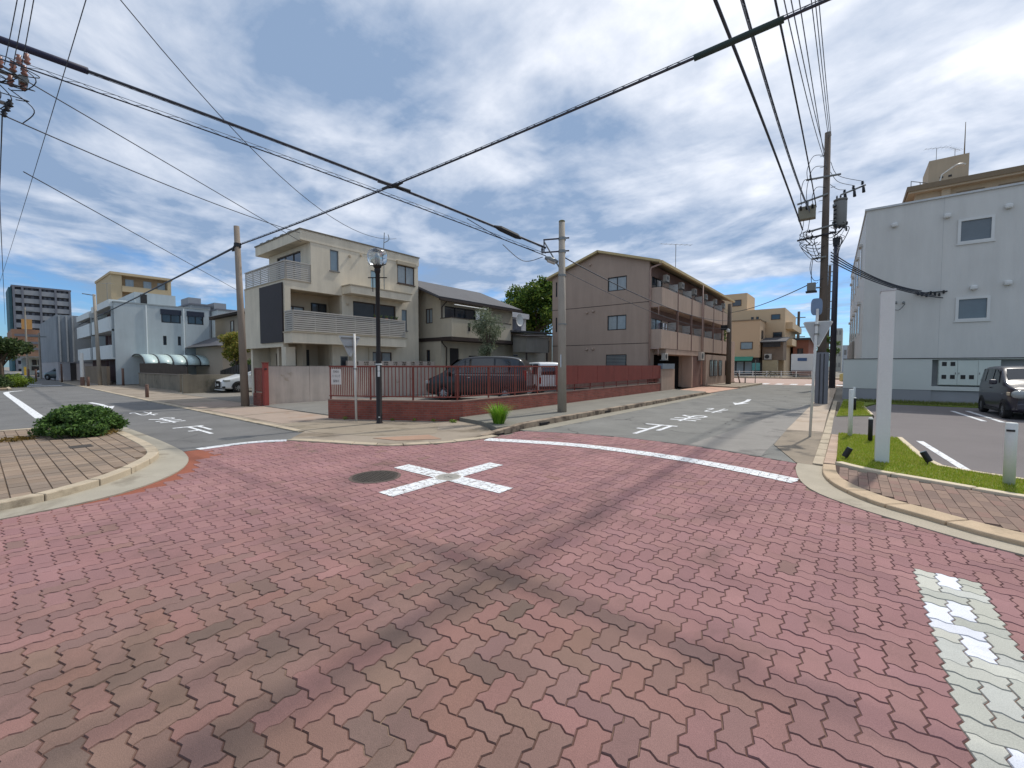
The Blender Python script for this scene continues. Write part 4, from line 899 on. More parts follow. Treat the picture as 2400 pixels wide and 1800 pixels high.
# ---------------------------------------------------------------- tan building rising behind the white one
TANB = mat('render_tan', C(182, 164, 140), .9, .06, .5, .03, 30, streak=.08); TAND = mat('render_tan_dark', C(128, 112, 92), .9, .08)
Tb = thing('apartment_block', 'tan block with a rooftop penthouse rising behind the white building', 'apartment block', (9, 52, 0))
part('wall', mbox(3.75, 22, 48, 60, 0, 15.5), TANB, Tb); rf = part('roof', mbox(3.2, 22, 47.3, 60.5, 15.6, 16.0), TAND, Tb)
part('roof_soffit', mbox(3.3, 22, 47.4, 60.4, 15.45, 15.598), TANB, rf)
part('pilaster', mbox(5.25, 5.75, 47.75, 48, 10, 15.44), TANB, Tb)
for k in range(6): part('window', mbox(6.1+k*2.2, 7.6+k*2.2, 47.96, 48.0, 13.7, 15.1), TAND, Tb)
part('side_step', mbox(2.3, 3.74, 50, 60, 0, 15.0), TAND, Tb)
ph = part('penthouse', mbox(4.68, 7.0, 50, 54, 16.0, 18.6), TANB, Tb)
for x in (5.35, 5.85): part('vent', mbox(x, x+.2, 49.97, 50.0, 17.0, 17.15), FR_DARK, ph)
part('canopy', mbox(4.4, 4.68, 50.2, 51.4, 16.75, 16.85), TAND, ph)
part('handrail', MB().tube([(3.5, 48.3, 16), (3.5, 48.3, 16.7), (4.6, 49.6, 16.7)], .03, 5).tube([(4.1, 49., 16), (4.1, 49., 16.7)], .03, 5), FR_GREY, rf)
part('roof_lamp', MB().tube([(5.1, 47.6, 16.0), (5.2, 47.5, 16.5), (5.9, 47.1, 16.9)], .05, 6).lathe(6.1, 47.1, [(.05, 16.98), (.34, 16.85), (.3, 16.78)], 12), FR_WHITE, rf)
aerial(5.2, 51, 18.6, 1.3, 'television aerial at the left corner of the tan penthouse', 6, .4, .8, 1.6); aerial(6.3, 51, 18.6, .9, 'television aerial in the middle of the tan penthouse roof', 6, 1.0, .6, 1.4)
solo('lightning_rod', MB().tube([(6.75, 50.3, 18.2), (6.75, 50.3, 21.2)], [.05, .02], 6), TAND, 'tall thin rod standing on the tan penthouse', 'rod')
# ---------------------------------------------------------------- pale grey apartment house on the left street
PGREY = mat('stucco_palegrey', C(180, 188, 190), .92, .06, .7, .05, 40, .2, 40, streak=.10); PWHITE = mat('balcony_white', C(214, 220, 220), .8, .05, 1, .03)
A = thing('apartment_house', 'pale grey three-storey apartment house with white balconies on the left street', 'apartment house', (-52, 10, 0))
FA = Fac('+X', -47.0); w = MB(); ah = [(10.28, 11.66, 5.35, 6.47), (12.15, 13.37, 5.35, 6.47), (10.36, 10.60, 3.4, 4.2), (11.40, 11.62, 3.4, 4.2)]
FA.wall(w, 7.25, 13.8, .05, 6.75, .25, ah); w.box(-66, -47.25, 13.6, 13.8, .05, 6.75); w.box(-64, -47.25, 8.3, 8.5, .05, 6.75); part('wall', w, PGREY, A)
part('roof', mbox(-65, -46.97, 7.2, 13.84, 6.752, 6.86), mat('coping_pg', C(150, 156, 156), .8), A)
for h_ in ah[:2]:
    ww = window(A, FA, *h_, FR_DARK, G_DARK, .08, .08, 1); part('blind', FA.box(MB(), h_[0]-.05, h_[1]+.05, h_[3]-.4, h_[3]+.05, .002, .06), mat('blind_navy', C(40, 48, 64), .7), ww)
for h_ in ah[2:]: window(A, FA, *h_, FR_DARK, G_DARK, .06, .04, 0)
part('downpipe', MB().tube([(-46.93, 9.25, .1), (-46.93, 9.25, 6.7)], .05, 6).tube([(-46.93, 11.85, .1), (-46.93, 11.85, 6.7)], .05, 6), PWHITE, A)
part('penthouse', mbox(-58, -50, 9.1, 12.05, 6.86, 8.15), PGREY, A); part('penthouse_door', mbox(-49.99, -49.95, 9.5, 9.95, 6.9, 8.0), FR_DARK, A)
for k, (x0, x1) in enumerate(((-55.6, -47.3), (-64.8, -57.0))):
    zt = 7.0-.25*k
    part('balcony_roof', mbox(x0, x1, 7.0, 8.3, zt-.55, zt), PWHITE, A)
    part('recess_wall', mbox(x0, x1, 8.1, 8.298, .1, zt-.56), mat('recess_maroon', C(92, 72, 72), .9), A)
    for z in (2.15, 4.45):
        part('balcony_front', mbox(x0, x1, 7.0, 7.12, z, z+1.15), PWHITE, A); part('balcony_floor', mbox(x0, x1, 7.121, 8.098, z, z+.14), PWHITE, A)
    part('side_wall', mbox(x1-.15, x1, 7.121, 8.098, 2.3, zt-.56), PGREY, A)
part('garden_wall', mbox(-58, -47.2, 6.7, 6.9, .02, 1.55), mat('wall_tanbrown', C(132, 116, 98), .92, .14, 1, .06, 40), A)
# further buildings along the left street
GB = thing('concrete_building', 'grey concrete building with vertical ribs beyond the balconies on the left street', 'building', (-72, 9, 0))
GREYC = mat('concrete_grey', C(138, 144, 150), .92, .12, .5, .05, 20, streak=.15)
part('wall', mbox(-84, -66.0, 5.6, 14, 2.0, 7.0), GREYC, GB); part('base', mbox(-84, -66.02, 5.62, 14, 0, 2.0), mat('concrete_pale', C(168, 166, 168), .92, .1, .6, .04), GB)
for y in (5.75, 6.3, 6.75): part('rib', mbox(-65.99, -65.85, y, y+.12, 2.0, 6.9), mat('rib_pale', C(164, 166, 166), .9), GB)
part('door', mbox(-66.0, -65.94, 6.5, 6.95, .05, 1.9), FR_DARK, GB)
TW = thing('apartment_tower', 'dark grey ten-storey apartment tower far down the left street', 'apartment tower', (-196, 13, 0))
TWG = mat('tower_grey', C(112, 114, 122), .9, .06, .1, .02); TWL = mat('tower_pale', C(146, 148, 152), .9, .06, .1, .02); TWT = mat('tower_teal', C(74, 108, 116), .8)
part('wall', mbox(-206, -190.3, 7.6, 19.4, 0, 24.4), mat('tower_recess', C(84, 84, 90), .9), TW); part('edge', mbox(-206, -190.2, 7.0, 7.6, 0, 24.2), TWT, TW)
part('roof', mbox(-206, -189.6, 7.5, 19.6, 24.4, 24.9), TWG, TW)
for k in range(10): part('balcony', mbox(-190.3, -189.4, 7.7, 19.3, k*2.4+.7, k*2.4+2.05), TWL, TW)
for y in (7.7, 9.4, 12.9, 16.0, 19.0): part('pier', mbox(-190.3, -189.2, y, y+.45, 0, 24.4), TWG, TW)
for k in range(10):
    for y in (10.2, 11.3, 13.8, 14.8, 16.9, 18.0): part('window', mbox(-190.29, -190.2, y, y+.55, k*2.4+2.06, k*2.4+2.9), TWG, TW)
LB = thing('shop_building', 'low brown brick building with orange signs under the grey tower', 'building', (-118, 7, 0))
RUST = mat('brick_rust', C(150, 118, 98), .9, .12, .3, .04); 
part('wall', mbox(-126, -110, 2.6, 9.4, 3.2, 6.0), RUST, LB); part('upper', mbox(-126, -111, 4.2, 7.6, 6.0, 7.8), RUST, LB)
for z in (4.3, 5.3, 6.6): part('window_band', mbox(-110.9 if z > 6 else -110, -110.85 if z > 6 else -109.95, 3.0 if z < 6 else 4.5, 9.0 if z < 6 else 7.3, z, z+.4), TWG, LB)
part('sign', mbox(-110.4, -109.9, 5.3, 6.5, 7.8, 9.5), mat('sign_orange', C(190, 142, 84), .7, .15, .8), LB)
part('canopy', mbox(-110, -108.5, 2.6, 9.6, 3.0, 3.19), FR_GREY, LB); part('shopfront', mbox(-126, -110.05, 5.8, 9.4, 0, 2.98), mat('shop_pale', C(178, 182, 176), .8, .3, .7), LB)
part('shop_lower', mbox(-110.04, -109.9, 6.2, 9.2, .8, 1.5), FR_DARK, LB); part('slide', mbox(-108, -106, 5.2, 5.7, 0, 1.4), mat('sign_yellow', C(206, 168, 62), .7), LB)
for k, y in enumerate((6.3, 7.0, 7.7, 8.4)): part('window', mbox(-110.04, -109.92, y, y+.5, 1.7, 2.6), FR_DARK, LB)
TA = thing('apartment_block', 'tan apartment block with balconies behind the pale grey house', 'apartment block', (-90, 16, 0))
TAN2 = mat('render_ochre', C(192, 172, 138), .9, .06, .3, .03)
part('wall', mbox(-97, -85.7, 14.1, 19.9, 0, 15.0), mat('render_ochre_shade', C(158, 134, 104), .9), TA); part('side_wall', mbox(-97, -85, 12.9, 14.1, 0, 15.0), TAN2, TA)
part('roof', mbox(-97.3, -84.7, 12.8, 20.1, 15.0, 15.35), TAN2, TA); part('end_wall', mbox(-86, -84.9, 19.5, 19.95, 0, 15.0), TAN2, TA)
for z in (12.6, 10.2, 7.8): part('balcony', mbox(-85.7, -84.9, 14.11, 19.49, z, z+.85), TAN2, TA)
for z in (13.46, 11.06, 8.66):
    for y in (14.6, 16.7, 18.4): ww = part('window', mbox(-85.7, -85.62, y, y+.95, z, z+1.1), G_CURT, TA)
SH = thing('house', 'house with dark tiled eaves half hidden behind the left concrete pole', 'house', (-44, 17.5, 0))
part('wall', mbox(-50, -42.5, 15.2, 20.5, 0, 6.3), mat('stucco_taupe', C(168, 156, 140), .9, .08, .6), SH)
mb = MB(); mb.v = [(-50.8, 14.5, 6.35), (-41.8, 14.5, 6.35), (-41.8, 21.2, 6.35), (-50.8, 21.2, 6.35), (-48.4, 17.8, 7.6), (-44.2, 17.8, 7.6)]; mb.f = [(0, 1, 5, 4), (1, 2, 5), (2, 3, 4, 5), (3, 0, 4), (3, 2, 1, 0)]
part('roof', mb, SLATE, SH); part('eaves', mbox(-50.7, -41.9, 14.6, 21.1, 6.2, 6.34), BROWNTRIM, SH); window(SH, Fac('+X', -42.5), 16.2, 17.4, 4.4, 5.6, FR_BRONZE, G_CURT, -.04, .07, 1)
window(SH, Fac('-Y', 15.2), -45.8, -45.0, 4.6, 5.8, FR_BRONZE, G_CURT, -.04, .07, 0)
S2 = thing('house', 'small house with a grey tiled roof between the carport and the pale grey house', 'house', (-43, 13.6, 0))
part('wall', mbox(-46.6, -40, 12.6, 15, 0, 3.4), mat('stucco_taupe', C(168, 156, 140)), S2)
mb = MB(); mb.v = [(-47.4, 11.9, 3.2), (-39, 11.9, 3.2), (-39, 15.8, 3.2), (-47.4, 15.8, 3.2), (-46, 13.8, 4.2), (-41, 13.8, 4.2)]; mb.f = [(0, 1, 5, 4), (1, 2, 5), (2, 3, 4, 5), (3, 0, 4), (3, 2, 1, 0)]; part('roof', mb, SLATE, S2)
for k, (x, y0, y1, z, lab) in enumerate([(-62, 16.4, 18.4, 8.9, 'tall plain grey block behind the pale grey apartment house'), (-60, 18.5, 23, 8.3, 'lower plain grey block left of the left concrete pole')]):
    t = thing('apartment_block', lab, 'building', (x-4, (y0+y1)/2, 0)); part('wall', mbox(x-8, x, y0, y1, 0, z), [GREYC, PGREY][k], t); part('parapet', mbox(x-8.1, x+.1, y0-.1, y1+.1, z, z+.18), TWG, t)
    part('roof_box', mbox(x-5, x-2, y0+.3, y0+1.6, z+.18, z+1.1), TWL, t)
    for q in range(3): part('window', mbox(x, x+.06, y0+.35+q*.55, y0+.65+q*.55, z-2.6, z-1.5), G_DARK, t)
aerial(-58, 8.5, 8.15, 1.6, 'thin aerial on the penthouse of the pale grey house', 5, .5, .6, 1.2)
# ---------------------------------------------------------------- buildings beyond the far crossroads
TAN3 = mat('render_sand', C(200, 176, 144), .9, .05, .3, .03)
R1 = thing('apartment_block', 'large sand-coloured block with a rooftop stair tower at the end of the right street', 'apartment block', (-12, 82, 0))
part('wall', mbox(-17, -7.9, 76, 92, 0, 10.3), TAN3, R1); part('stair_tower', mbox(-17, -13.2, 77, 84, 10.3, 13.2), TAN3, R1); part('balcony_side', mbox(-7.89, -7.0, 77, 92, 7.2, 8.2).add(mbox(-7.89, -7.0, 77, 92, 4.7, 5.7)), TAN3, R1)
for (x, z) in ((-9.7, 8.6), (-9.4, 5.9), (-12.4, 8.7), (-11.7, 8.7)): window(R1, Fac('-Y', 76), x, x+(1.2 if x > -10 else .35), z, z+(.8 if x > -10 else .5), FR_BRONZE, G_DARK, -.05, .08, 0)
window(R1, Fac('-Y', 77), -15.3, -14.0, 11.2, 12.2, FR_BRONZE, G_DARK, -.05, .1, 0)
R2 = thing('shop_building', 'sand-coloured shop with a green awning at the far crossroads', 'shop', (-12.8, 72, 0))
part('wall', mbox(-15.3, -10.4, 71, 75.9, 2.8, 8.2), mat('render_sand2', C(196, 168, 136), .9, .05, .3, .03), R2); part('parapet', mbox(-15.4, -10.3, 70.9, 75.9, 8.2, 8.35), TAND, R2)
part('shopfront', mbox(-15.2, -10.5, 71.3, 75.8, 0, 2.8), mat('shop_dark', C(70, 62, 60), .6), R2); part('awning', slab((-14.6, 69.9, 2.35), (-11.2, 69.9, 2.35), (-11.2, 71, 2.95), (-14.6, 71, 2.95), .08), mat('awning_green', C(72, 142, 118), .8, .1, 2), R2)
for x in (-14.5, -13.4, -12.3): part('shop_window', mbox(x, x+.9, 71.2, 71.28, .4, 2.2), G_SKY, R2)
part('sign_board', mbox(-11.2, -10.2, 70.2, 70.3, .9, 2.0), mat('sign_teal', C(96, 156, 150), .7), R2); window(R2, Fac('-Y', 71), -12.9, -11.3, 4.0, 5.1, FR_BRONZE, G_SKY, -.05, .08, 0)
window(R2, Fac('+X', -10.4), 72.2, 73.4, 5.6, 6.8, FR_DARK, G_DARK, -.05, .08, 0)
R3 = thing('shop_house', 'narrow old shop house with a roller shutter beside the sand-coloured shop', 'shop', (-9, 73, 0))
part('wall', mbox(-10.2, -7.6, 72, 76, 2.4, 5.2), mat('wood_old', C(130, 112, 96), .9, .2, .8), R3); part('shutter', mbox(-10.1, -8.2, 71.6, 72.4, 0, 2.4), mat('shutter_beige', C(176, 160, 128), .8, .1), R3)
part('roof', slab((-10.4, 71.2, 5.1), (-7.2, 71.2, 5.1), (-7.2, 76, 5.9), (-10.4, 76, 5.9), .15), SLATE, R3); part('rail', mbox(-10.1, -7.9, 71.5, 71.6, 4.3, 5.0), FR_DARK, R3)
ac_unit('air_conditioner', -9.4, 71.4, 2.5, 'white air conditioner above the roller shutter of the old shop house', None, '-Y', .9, .8, .4)
R4 = thing('row_house', 'reddish row house with dark roof at the far end of the street', 'house', (-6.6, 84, 0)); part('wall', mbox(-7.5, -5.4, 84, 96, 0, 5.8), mat('brick_redbrown', C(150, 100, 84), .9, .15, .6), R4); part('roof', mbox(-7.7, -4.2, 83.4, 96, 5.8, 6.1), mat('roof_blue', C(64, 78, 88), .8), R4)
window(R4, Fac('-Y', 84), -6.9, -6.1, 3.2, 4.4, FR_DARK, G_DARK, -.05, .08, 0)
for k, (x0, x1, y, z, c_, lab) in enumerate([(-4.6, -2.0, 150, 12, C(170, 168, 160), 'pale distant block between the sand-coloured block and the utility pole'), (-1.6, 1.2, 130, 6.5, C(178, 184, 190), 'low white distant block right of the utility pole'), (-26, -16, 120, 9, C(164, 152, 132), 'distant beige block behind the brown apartment block')]):
    t = thing('distant_building', lab, 'building', ((x0+x1)/2, y, 0)); part('wall', mbox(x0, x1, y, y+12, 0, z), mat('distant%d' % k, c_, .9, .08, .2), t)
    for q in range(int(z//3)):
        for s in range(3): part('window', mbox(x0+.3+s*.8, x0+.75+s*.8, y-.05, y, q*3+1.2, q*3+2.4), FR_GREY, t)
# ================================================================ walls and fences
def brick_mat(name, c1, c2, cm, sx, sy, vec='xz'):
    m = bpy.data.materials.new(name); m.use_nodes = True; t = m.node_tree; t.nodes.clear(); K = NT(t); MATS[name] = m
    P = K.new('ShaderNodeNewGeometry').outputs['Position']; x, y, z = K.sep(P)
    bt = K.new('ShaderNodeTexBrick'); K.put(bt.inputs['Vector'], K.xyz(K.m('ADD', x, y), z, 0.)); bt.inputs['Color1'].default_value = c1; bt.inputs['Color2'].default_value = c2; bt.inputs['Mortar'].default_value = cm
    bt.inputs['Scale'].default_value = 1.; bt.inputs['Brick Width'].default_value = sx; bt.inputs['Row Height'].default_value = sy; bt.inputs['Mortar Size'].default_value = .007; bt.inputs['Bias'].default_value = -.2
    c = K.mix(1., bt.outputs['Color'], _gray(K, K.mr(K.noise(P, 2.2, 6, .65), .25, .75, .68, 1.25)), 'MULTIPLY')
    c = K.mix(K.mr(K.noise(K.v('MULTIPLY', P, (3, 3, 1)), 1.5, 6, .7), .62, .75, 0, .5, True), c, C(176, 140, 124))
    b = K.new('ShaderNodeBsdfPrincipled'); K.put(b.inputs['Base Color'], c); b.inputs['Roughness'].default_value = .92
    bn = K.new('ShaderNodeBump'); bn.inputs['Strength'].default_value = .6; bn.inputs['Distance'].default_value = .012; K.put(bn.inputs['Height'], K.m('SUBTRACT', 1., bt.outputs['Fac'])); K.put(b.inputs['Normal'], bn.outputs[0])
    o = K.new('ShaderNodeOutputMaterial'); t.links.new(b.outputs[0], o.inputs[0]); return m
BRICK = brick_mat('brick_red', C(150, 80, 66), C(128, 66, 56), C(128, 102, 92), .22, .068)
REDP = mat('paint_redbrown', C(126, 64, 54), .6, .12, 4, .06, 60); REDD = mat('paint_red_panel', C(122, 56, 49), .7, .10, 2, .04, 50, streak=.15)
fpath = [(-12.24, 6.57), (-11.3, 7.02), (-10.1, 7.68), (-9.15, 8.2), (-8.86, 8.45), (-8.75, 8.75), (-8.74, 16), (-8.70, 25.0)]
fw = thing('fence_wall', 'low red brick wall with red metal railings around the parking lot', 'wall', (-8.9, 8.4, 0))
def wall_along(path, th, z0, z1):
    A_ = path; B_ = offset(path, th); return ribbon(MB(), A_, B_, z0, z1)
part('brick_wall', wall_along(fpath, .16, .0, .57), BRICK, fw)
part('coping', wall_along(offset(fpath, -.006), .172, .571, .60), mat('wall_coping', C(158, 132, 118), .9, .14, 3, .06, 60), fw)
cl_ = offset(fpath, .08)
def along(path, s):
    for a, b in zip(path, path[1:]):
        L = math.dist(a, b)
        if s <= L: return (a[0]+(b[0]-a[0])*s/L, a[1]+(b[1]-a[1])*s/L)
        s -= L
    return path[-1]
LEN = sum(math.dist(a, b) for a, b in zip(cl_, cl_[1:]))
part('top_rail', wall_along(offset(fpath, .055), .05, 1.55, 1.60), REDP, fw); part('bottom_rail', wall_along(offset(fpath, .062), .036, .68, .715), REDP, fw)
s = .04; k = 0
while s < LEN:
    x, y = along(cl_, s)
    part('post', mbox(x-.019, x+.019, y-.019, y+.019, .6, 1.548), REDP, fw); s += 1.32
bar = mbox(-.009, .009, -.009, .009, .716, 1.549); s = .12; first = None
while s < LEN:
    x, y = along(cl_, s)
    o = bpy.data.objects.new('bar', bar.mesh('bar')) if first is None else bpy.data.objects.new('bar', first.data)
    if first is None: first = o; o.data.materials.append(REDP)
    COL.objects.link(o); o.parent = fw; o.location = (x+8.9, y-8.4, 0)
    s += .062 if s < 1.35 else .112
ys = [13.6, 15.3, 17.0, 18.7, 20.4, 22.1, 23.7, 25.0]
for a, b in zip(ys, ys[1:]): part('screen_panel', mbox(-8.70-.012, -8.70, a+.015, b-.015, .86, 1.61), REDD, fw)
sg = thing('notice_board', 'white notice with small dark writing on the red railing', 'sign', (-12.0, 6.72, 1.04))
# board plane follows the first stretch of railing
fd = Vector((cl_[1][0]-cl_[0][0], cl_[1][1]-cl_[0][1])).normalized(); fn = Vector((fd.y, -fd.x))
def brd(u, d, z): q = Vector(cl_[0])+fd*u+fn*d; return (q.x, q.y, z)
mb = MB(); lo = mb.ring([brd(.09, .035, 1.04), brd(.43, .035, 1.04), brd(.43, .045, 1.04), brd(.09, .045, 1.04)]); hi = mb.ring([brd(.09, .035, 1.5), brd(.43, .035, 1.5), brd(.43, .045, 1.5), brd(.09, .045, 1.5)])
mb.bridge(lo, hi); mb.f += [tuple(hi), tuple(lo[::-1])]; part('board', mb, mat('notice_white', C(214, 206, 200), .8, .05), sg, recalc=True)
INK = mat('ink', C(58, 52, 56), .8, 0, 1, 0)
for txt, u0, u1, z0, z1 in (('月極め', .16, .36, 1.385, 1.465), ('パーキング', .12, .40, 1.25, 1.335), ('募集中', .16, .36, 1.10, 1.185)):
    v2, fs = glyph_mesh(txt); mb = MB(); mb.f = fs; mb.v = [brd(u0+(u1-u0)*a, .0462, z0+(z1-z0)*b) for a, b in v2]; part('lettering', mb, INK, sg)
# left gate fence stub and post
gf = thing('gate_fence', 'short red railing panel on a red base beside the left concrete pole', 'fence', (-18.3, 7.02, 0))
part('base', mbox(-18.72, -17.97, 6.93, 7.08, .0, .52), BRICK, gf); part('rail', mbox(-18.72, -17.97, 6.985, 7.025, 1.46, 1.51), REDP, gf); part('rail', mbox(-18.72, -17.97, 6.985, 7.025, .58, .62), REDP, gf)
for x in (-18.72, -18.0): part('upright', mbox(x, x+.035, 6.98, 7.03, .521, 1.46), REDP, gf)
for k in range(9): part('bar', mbox(-18.66+k*.075, -18.642+k*.075, 6.996, 7.014, .62, 1.46), REDP, gf)
gp = thing('gate_post', 'red square gate post at the end of the pale concrete wall', 'post', (-17.86, 7.07, 0))
part('post', mbox(-17.95, -17.78, 6.98, 7.15, .0, 1.70), mat('post_red', C(150, 70, 62), .75, .12, 4, .06, 50), gp, bevel=.01); part('cap', mbox(-17.97, -17.76, 6.96, 7.17, 1.701, 1.73), REDP, gp); part('latch', mbox(-17.78, -17.70, 7.0, 7.06, 1.44, 1.5), FR_DARK, gp)
cw = thing('concrete_wall', 'stained pale concrete wall behind the parking lot entrance', 'wall', (-18.45, 11.5, 0))
CWM = mat('concrete_wall_mat', C(190, 176, 164), .92, .10, 1.2, .07, 50, .35, 35, streak=.22, col2=C(150, 134, 112), c2s=1.6, c2lo=.58, c2hi=.74)
for a, b in ((7.25, 9.05), (9.05, 10.85), (10.85, 13.0), (13.0, 15.2), (15.2, 17.8)): part('panel', mbox(-18.55, -18.38, a+.006, b-.006, .0, 1.58), CWM, cw)
part('coping', mbox(-18.56, -18.37, 7.25, 10.85, 1.582, 1.60), mat('coping_thin', C(110, 104, 96), .9), cw)
part('block_course', mbox(-18.54, -18.39, 10.86, 19.5, 1.585, 1.62).add(mbox(-18.54, -18.39, 10.86, 19.5, 1.80, 1.83)), CWM, cw)
for k in range(15):
    y = 10.86+k*.56
    part('block', mbox(-18.54, -18.39, y, y+.30, 1.621, 1.799), CWM, cw)
    part('grille', mbox(-18.50, -18.44, y+.301, y+.559, 1.70, 1.72).add(mbox(-18.50, -18.44, y+.42, y+.44, 1.621, 1.699)).add(mbox(-18.50, -18.44, y+.36, y+.38, 1.721, 1.799)).add(mbox(-18.50, -18.44, y+.48, y+.50, 1.721, 1.799)), CWM, cw)
part('back_panel', mbox(-18.36, -18.3, 17.9, 24.5, .0, 1.55), CWM, cw)
# carport with arched roof, its fence and wall
cp = thing('carport', 'long carport with a pale arched roof over a dark fence', 'carport', (-45.5, 10, 0))
POLY = mat('polycarbonate', C(186, 206, 204), .35, .06, 1, 0, spec=.5)
def archpt(q, y): return (-45.6-2.5*math.cos(math.pi*q), y, 1.62+.92*math.sin(math.pi*q)**.8)
for k in range(6):
    mb = MB(); r0 = mb.ring([archpt(q/14, 8.3+k*.92) for q in range(15)]); r1 = mb.ring([archpt(q/14, 8.3+k*.92+.88) for q in range(15)]); mb.bridge(r0, r1, False)
    o = part('roof_panel', mb, POLY, cp, True); sm = o.modifiers.new('t', 'SOLIDIFY'); sm.thickness = .02
for k in range(7): part('rib', MB().tube([archpt(q/14, 8.28+k*.92) for q in range(15)], .045, 6), FR_DARK, cp)
for x in (-48.05, -43.15):
    part('beam', mbox(x-.05, x+.05, 8.2, 13.9, 1.56, 1.66), FR_DARK, cp)
    for y in (8.3, 11, 13.7): part('post', mbox(x-.06, x+.06, y-.06, y+.06, .02, 1.559), FR_DARK, cp)
gw = thing('garden_wall', 'mossy grey garden wall with a dark slatted fence in front of the carport', 'wall', (-36, 7.8, 0))
MOSS = mat('wall_mossy', C(128, 120, 106), .92, .16, 1.2, .08, 40, .35, 30, streak=.3, col2=C(92, 88, 74), c2s=1.1)
for a, b in ((-43.0, -40.2), (-40.2, -37.4), (-37.4, -34.6), (-34.6, -31.1)): part('panel', mbox(a+.01, b-.01, 7.9, 8.1, .02, 1.0), MOSS, gw)
part('pier', mbox(-31.09, -30.6, 7.45, 8.0, .02, 1.1), MOSS, gw); part('cap', mbox(-43, -31.1, 7.86, 8.14, 1.002, 1.05), mat('coping_thin', C(110, 104, 96)), gw)
for k in range(48): part('slat', mbox(-42.95+k*.245, -42.78+k*.245, 7.97, 8.01, 1.06, 1.78 if k < 30 else 1.74-.012*(k-30)), mat('wood_dark', C(72, 64, 58), .9, .2, 3, .06), gw)
part('side_wall', mbox(-29.62, -29.42, 7.3, 10.4, .02, 1.08), MOSS, gw)
fr = thing('garden_fence', 'black slatted fence sloping up behind the white car', 'fence', (-30, 10.2, 0))
for k in range(20): part('slat', mbox(-33.2+k*.27, -33.05+k*.27, 10.3, 10.34, .5, 1.28+.035*k if k < 11 else 1.66), FR_DARK, fr)
part('rail', mbox(-33.3, -27.8, 10.345, 10.39, 1.0, 1.06), FR_DARK, fr)
# ================================================================ street furniture
def bollard(name, x, y, h, r, m, label, cat='bollard', group=None, cap=None, base=.03):
    t = thing(name, label, cat, (x, y, 0), group=group); z0 = base
    part('post', MB().lathe(x, y, [(r, z0), (r, h-.012), (r*.86, h)], 16), m, t, True)
    if cap: part('cap', MB().lathe(x, y, [(r*1.05, h+.001), (r*1.05, h+.025), (r*.7, h+.034)], 16), cap, t)
    return t
WP = mat('post_white', C(212, 214, 210), .5, .04, 3, .02)
pl = thing('sign_pillar', 'tall white square pillar standing on the lawn', 'pillar', (.43, 9.0, 0)); part('shaft', mbox(.345, .515, 8.86, 9.14, .03, 2.76), WP, pl, bevel=.006); part('cap', mbox(.338, .522, 8.853, 9.147, 2.761, 2.79), mat('cap_grey', C(186, 188, 188), .5), pl)
b_ = bollard('bollard', .03, 11.8, 1.09, .042, WP, 'white post on the lawn left of the pillar, taller than the black light'); 
b_ = bollard('bollard', .13, 19.8, .83, .042, WP, 'white post on the far patch of grass beyond the ramp')
b_ = bollard('bollard', 1.64, 8.24, .87, .056, WP, 'thick white post with a dark slot at the right edge of the lawn', base=.05); part('slot', mbox(1.585, 1.66, 8.178, 8.19, .76, .785), FR_DARK, b_)
BLK = mat('metal_black', C(34, 33, 34), .5, .06, 4, .02)
for x, y, h, lab in ((.35, 11.2, .52, 'black cylindrical garden light close behind the white pillar'), (.15, 18.6, .49, 'black cylindrical garden light on the far patch of grass')):
    bollard('garden_light', x, y, h, .038, BLK, lab, 'garden light', 'black garden lights', cap=FR_WHITE)
for x, y, lab, tx, ty in ((-.02, 8.81, 'small black spotlight on the lawn left of the pillar', .5, .1), (.98, 9.16, 'small black spotlight on the lawn right of the pillar', -.6, .1)):
    t = thing('spotlight', lab, 'spotlight', (x, y, .06), group='lawn spotlights'); d = Vector((tx, ty, 1.1)).normalized(); c0 = Vector((x, y, .15))
    part('spike', MB().tube([(x, y, .05), (x, y, .14)], .01, 6), BLK, t); part('body', MB().tube([c0-d*.04, c0+d*.12], .045, 14), BLK, t); part('lens', MB().tube([c0+d*.121, c0+d*.126], .038, 14), G_SKY, t)
WOODP = mat('post_brown', C(116, 92, 82), .85, .12, 4, .06)
for x, y, h, r, lab in ((-27.46, 5.34, .63, .075, 'nearest brown bollard on the far sidewalk of the left street'), (-46.32, 5.5, .7, .08, 'brown bollard beside the white-banded post down the left street'), (-45.5, 7.4, 1.35, .08, 'tall brown post at the corner of the carport'), (-58.8, 5.2, 1.75, .07, 'tall dark post near the grey concrete building'), (-68, 3.6, 1.2, .08, 'left one of two brown posts far down the street'), (-66, 4.0, 1.2, .08, 'right one of two brown posts far down the street')):
    bollard('bollard', x, y, h, r, WOODP, lab, group='brown posts on the left street', base=.0, cap=WOODP)
t = thing('utility_post', 'white post with a brown base far down the left street', 'post', (-47.6, 5.33, 0)); part('base', MB().cyl(-47.6, 5.33, 0, .7, .13, n=12), WOODP, t); part('shaft', MB().cyl(-47.6, 5.33, .7, 2.6, .11, n=12), FR_WHITE, t)
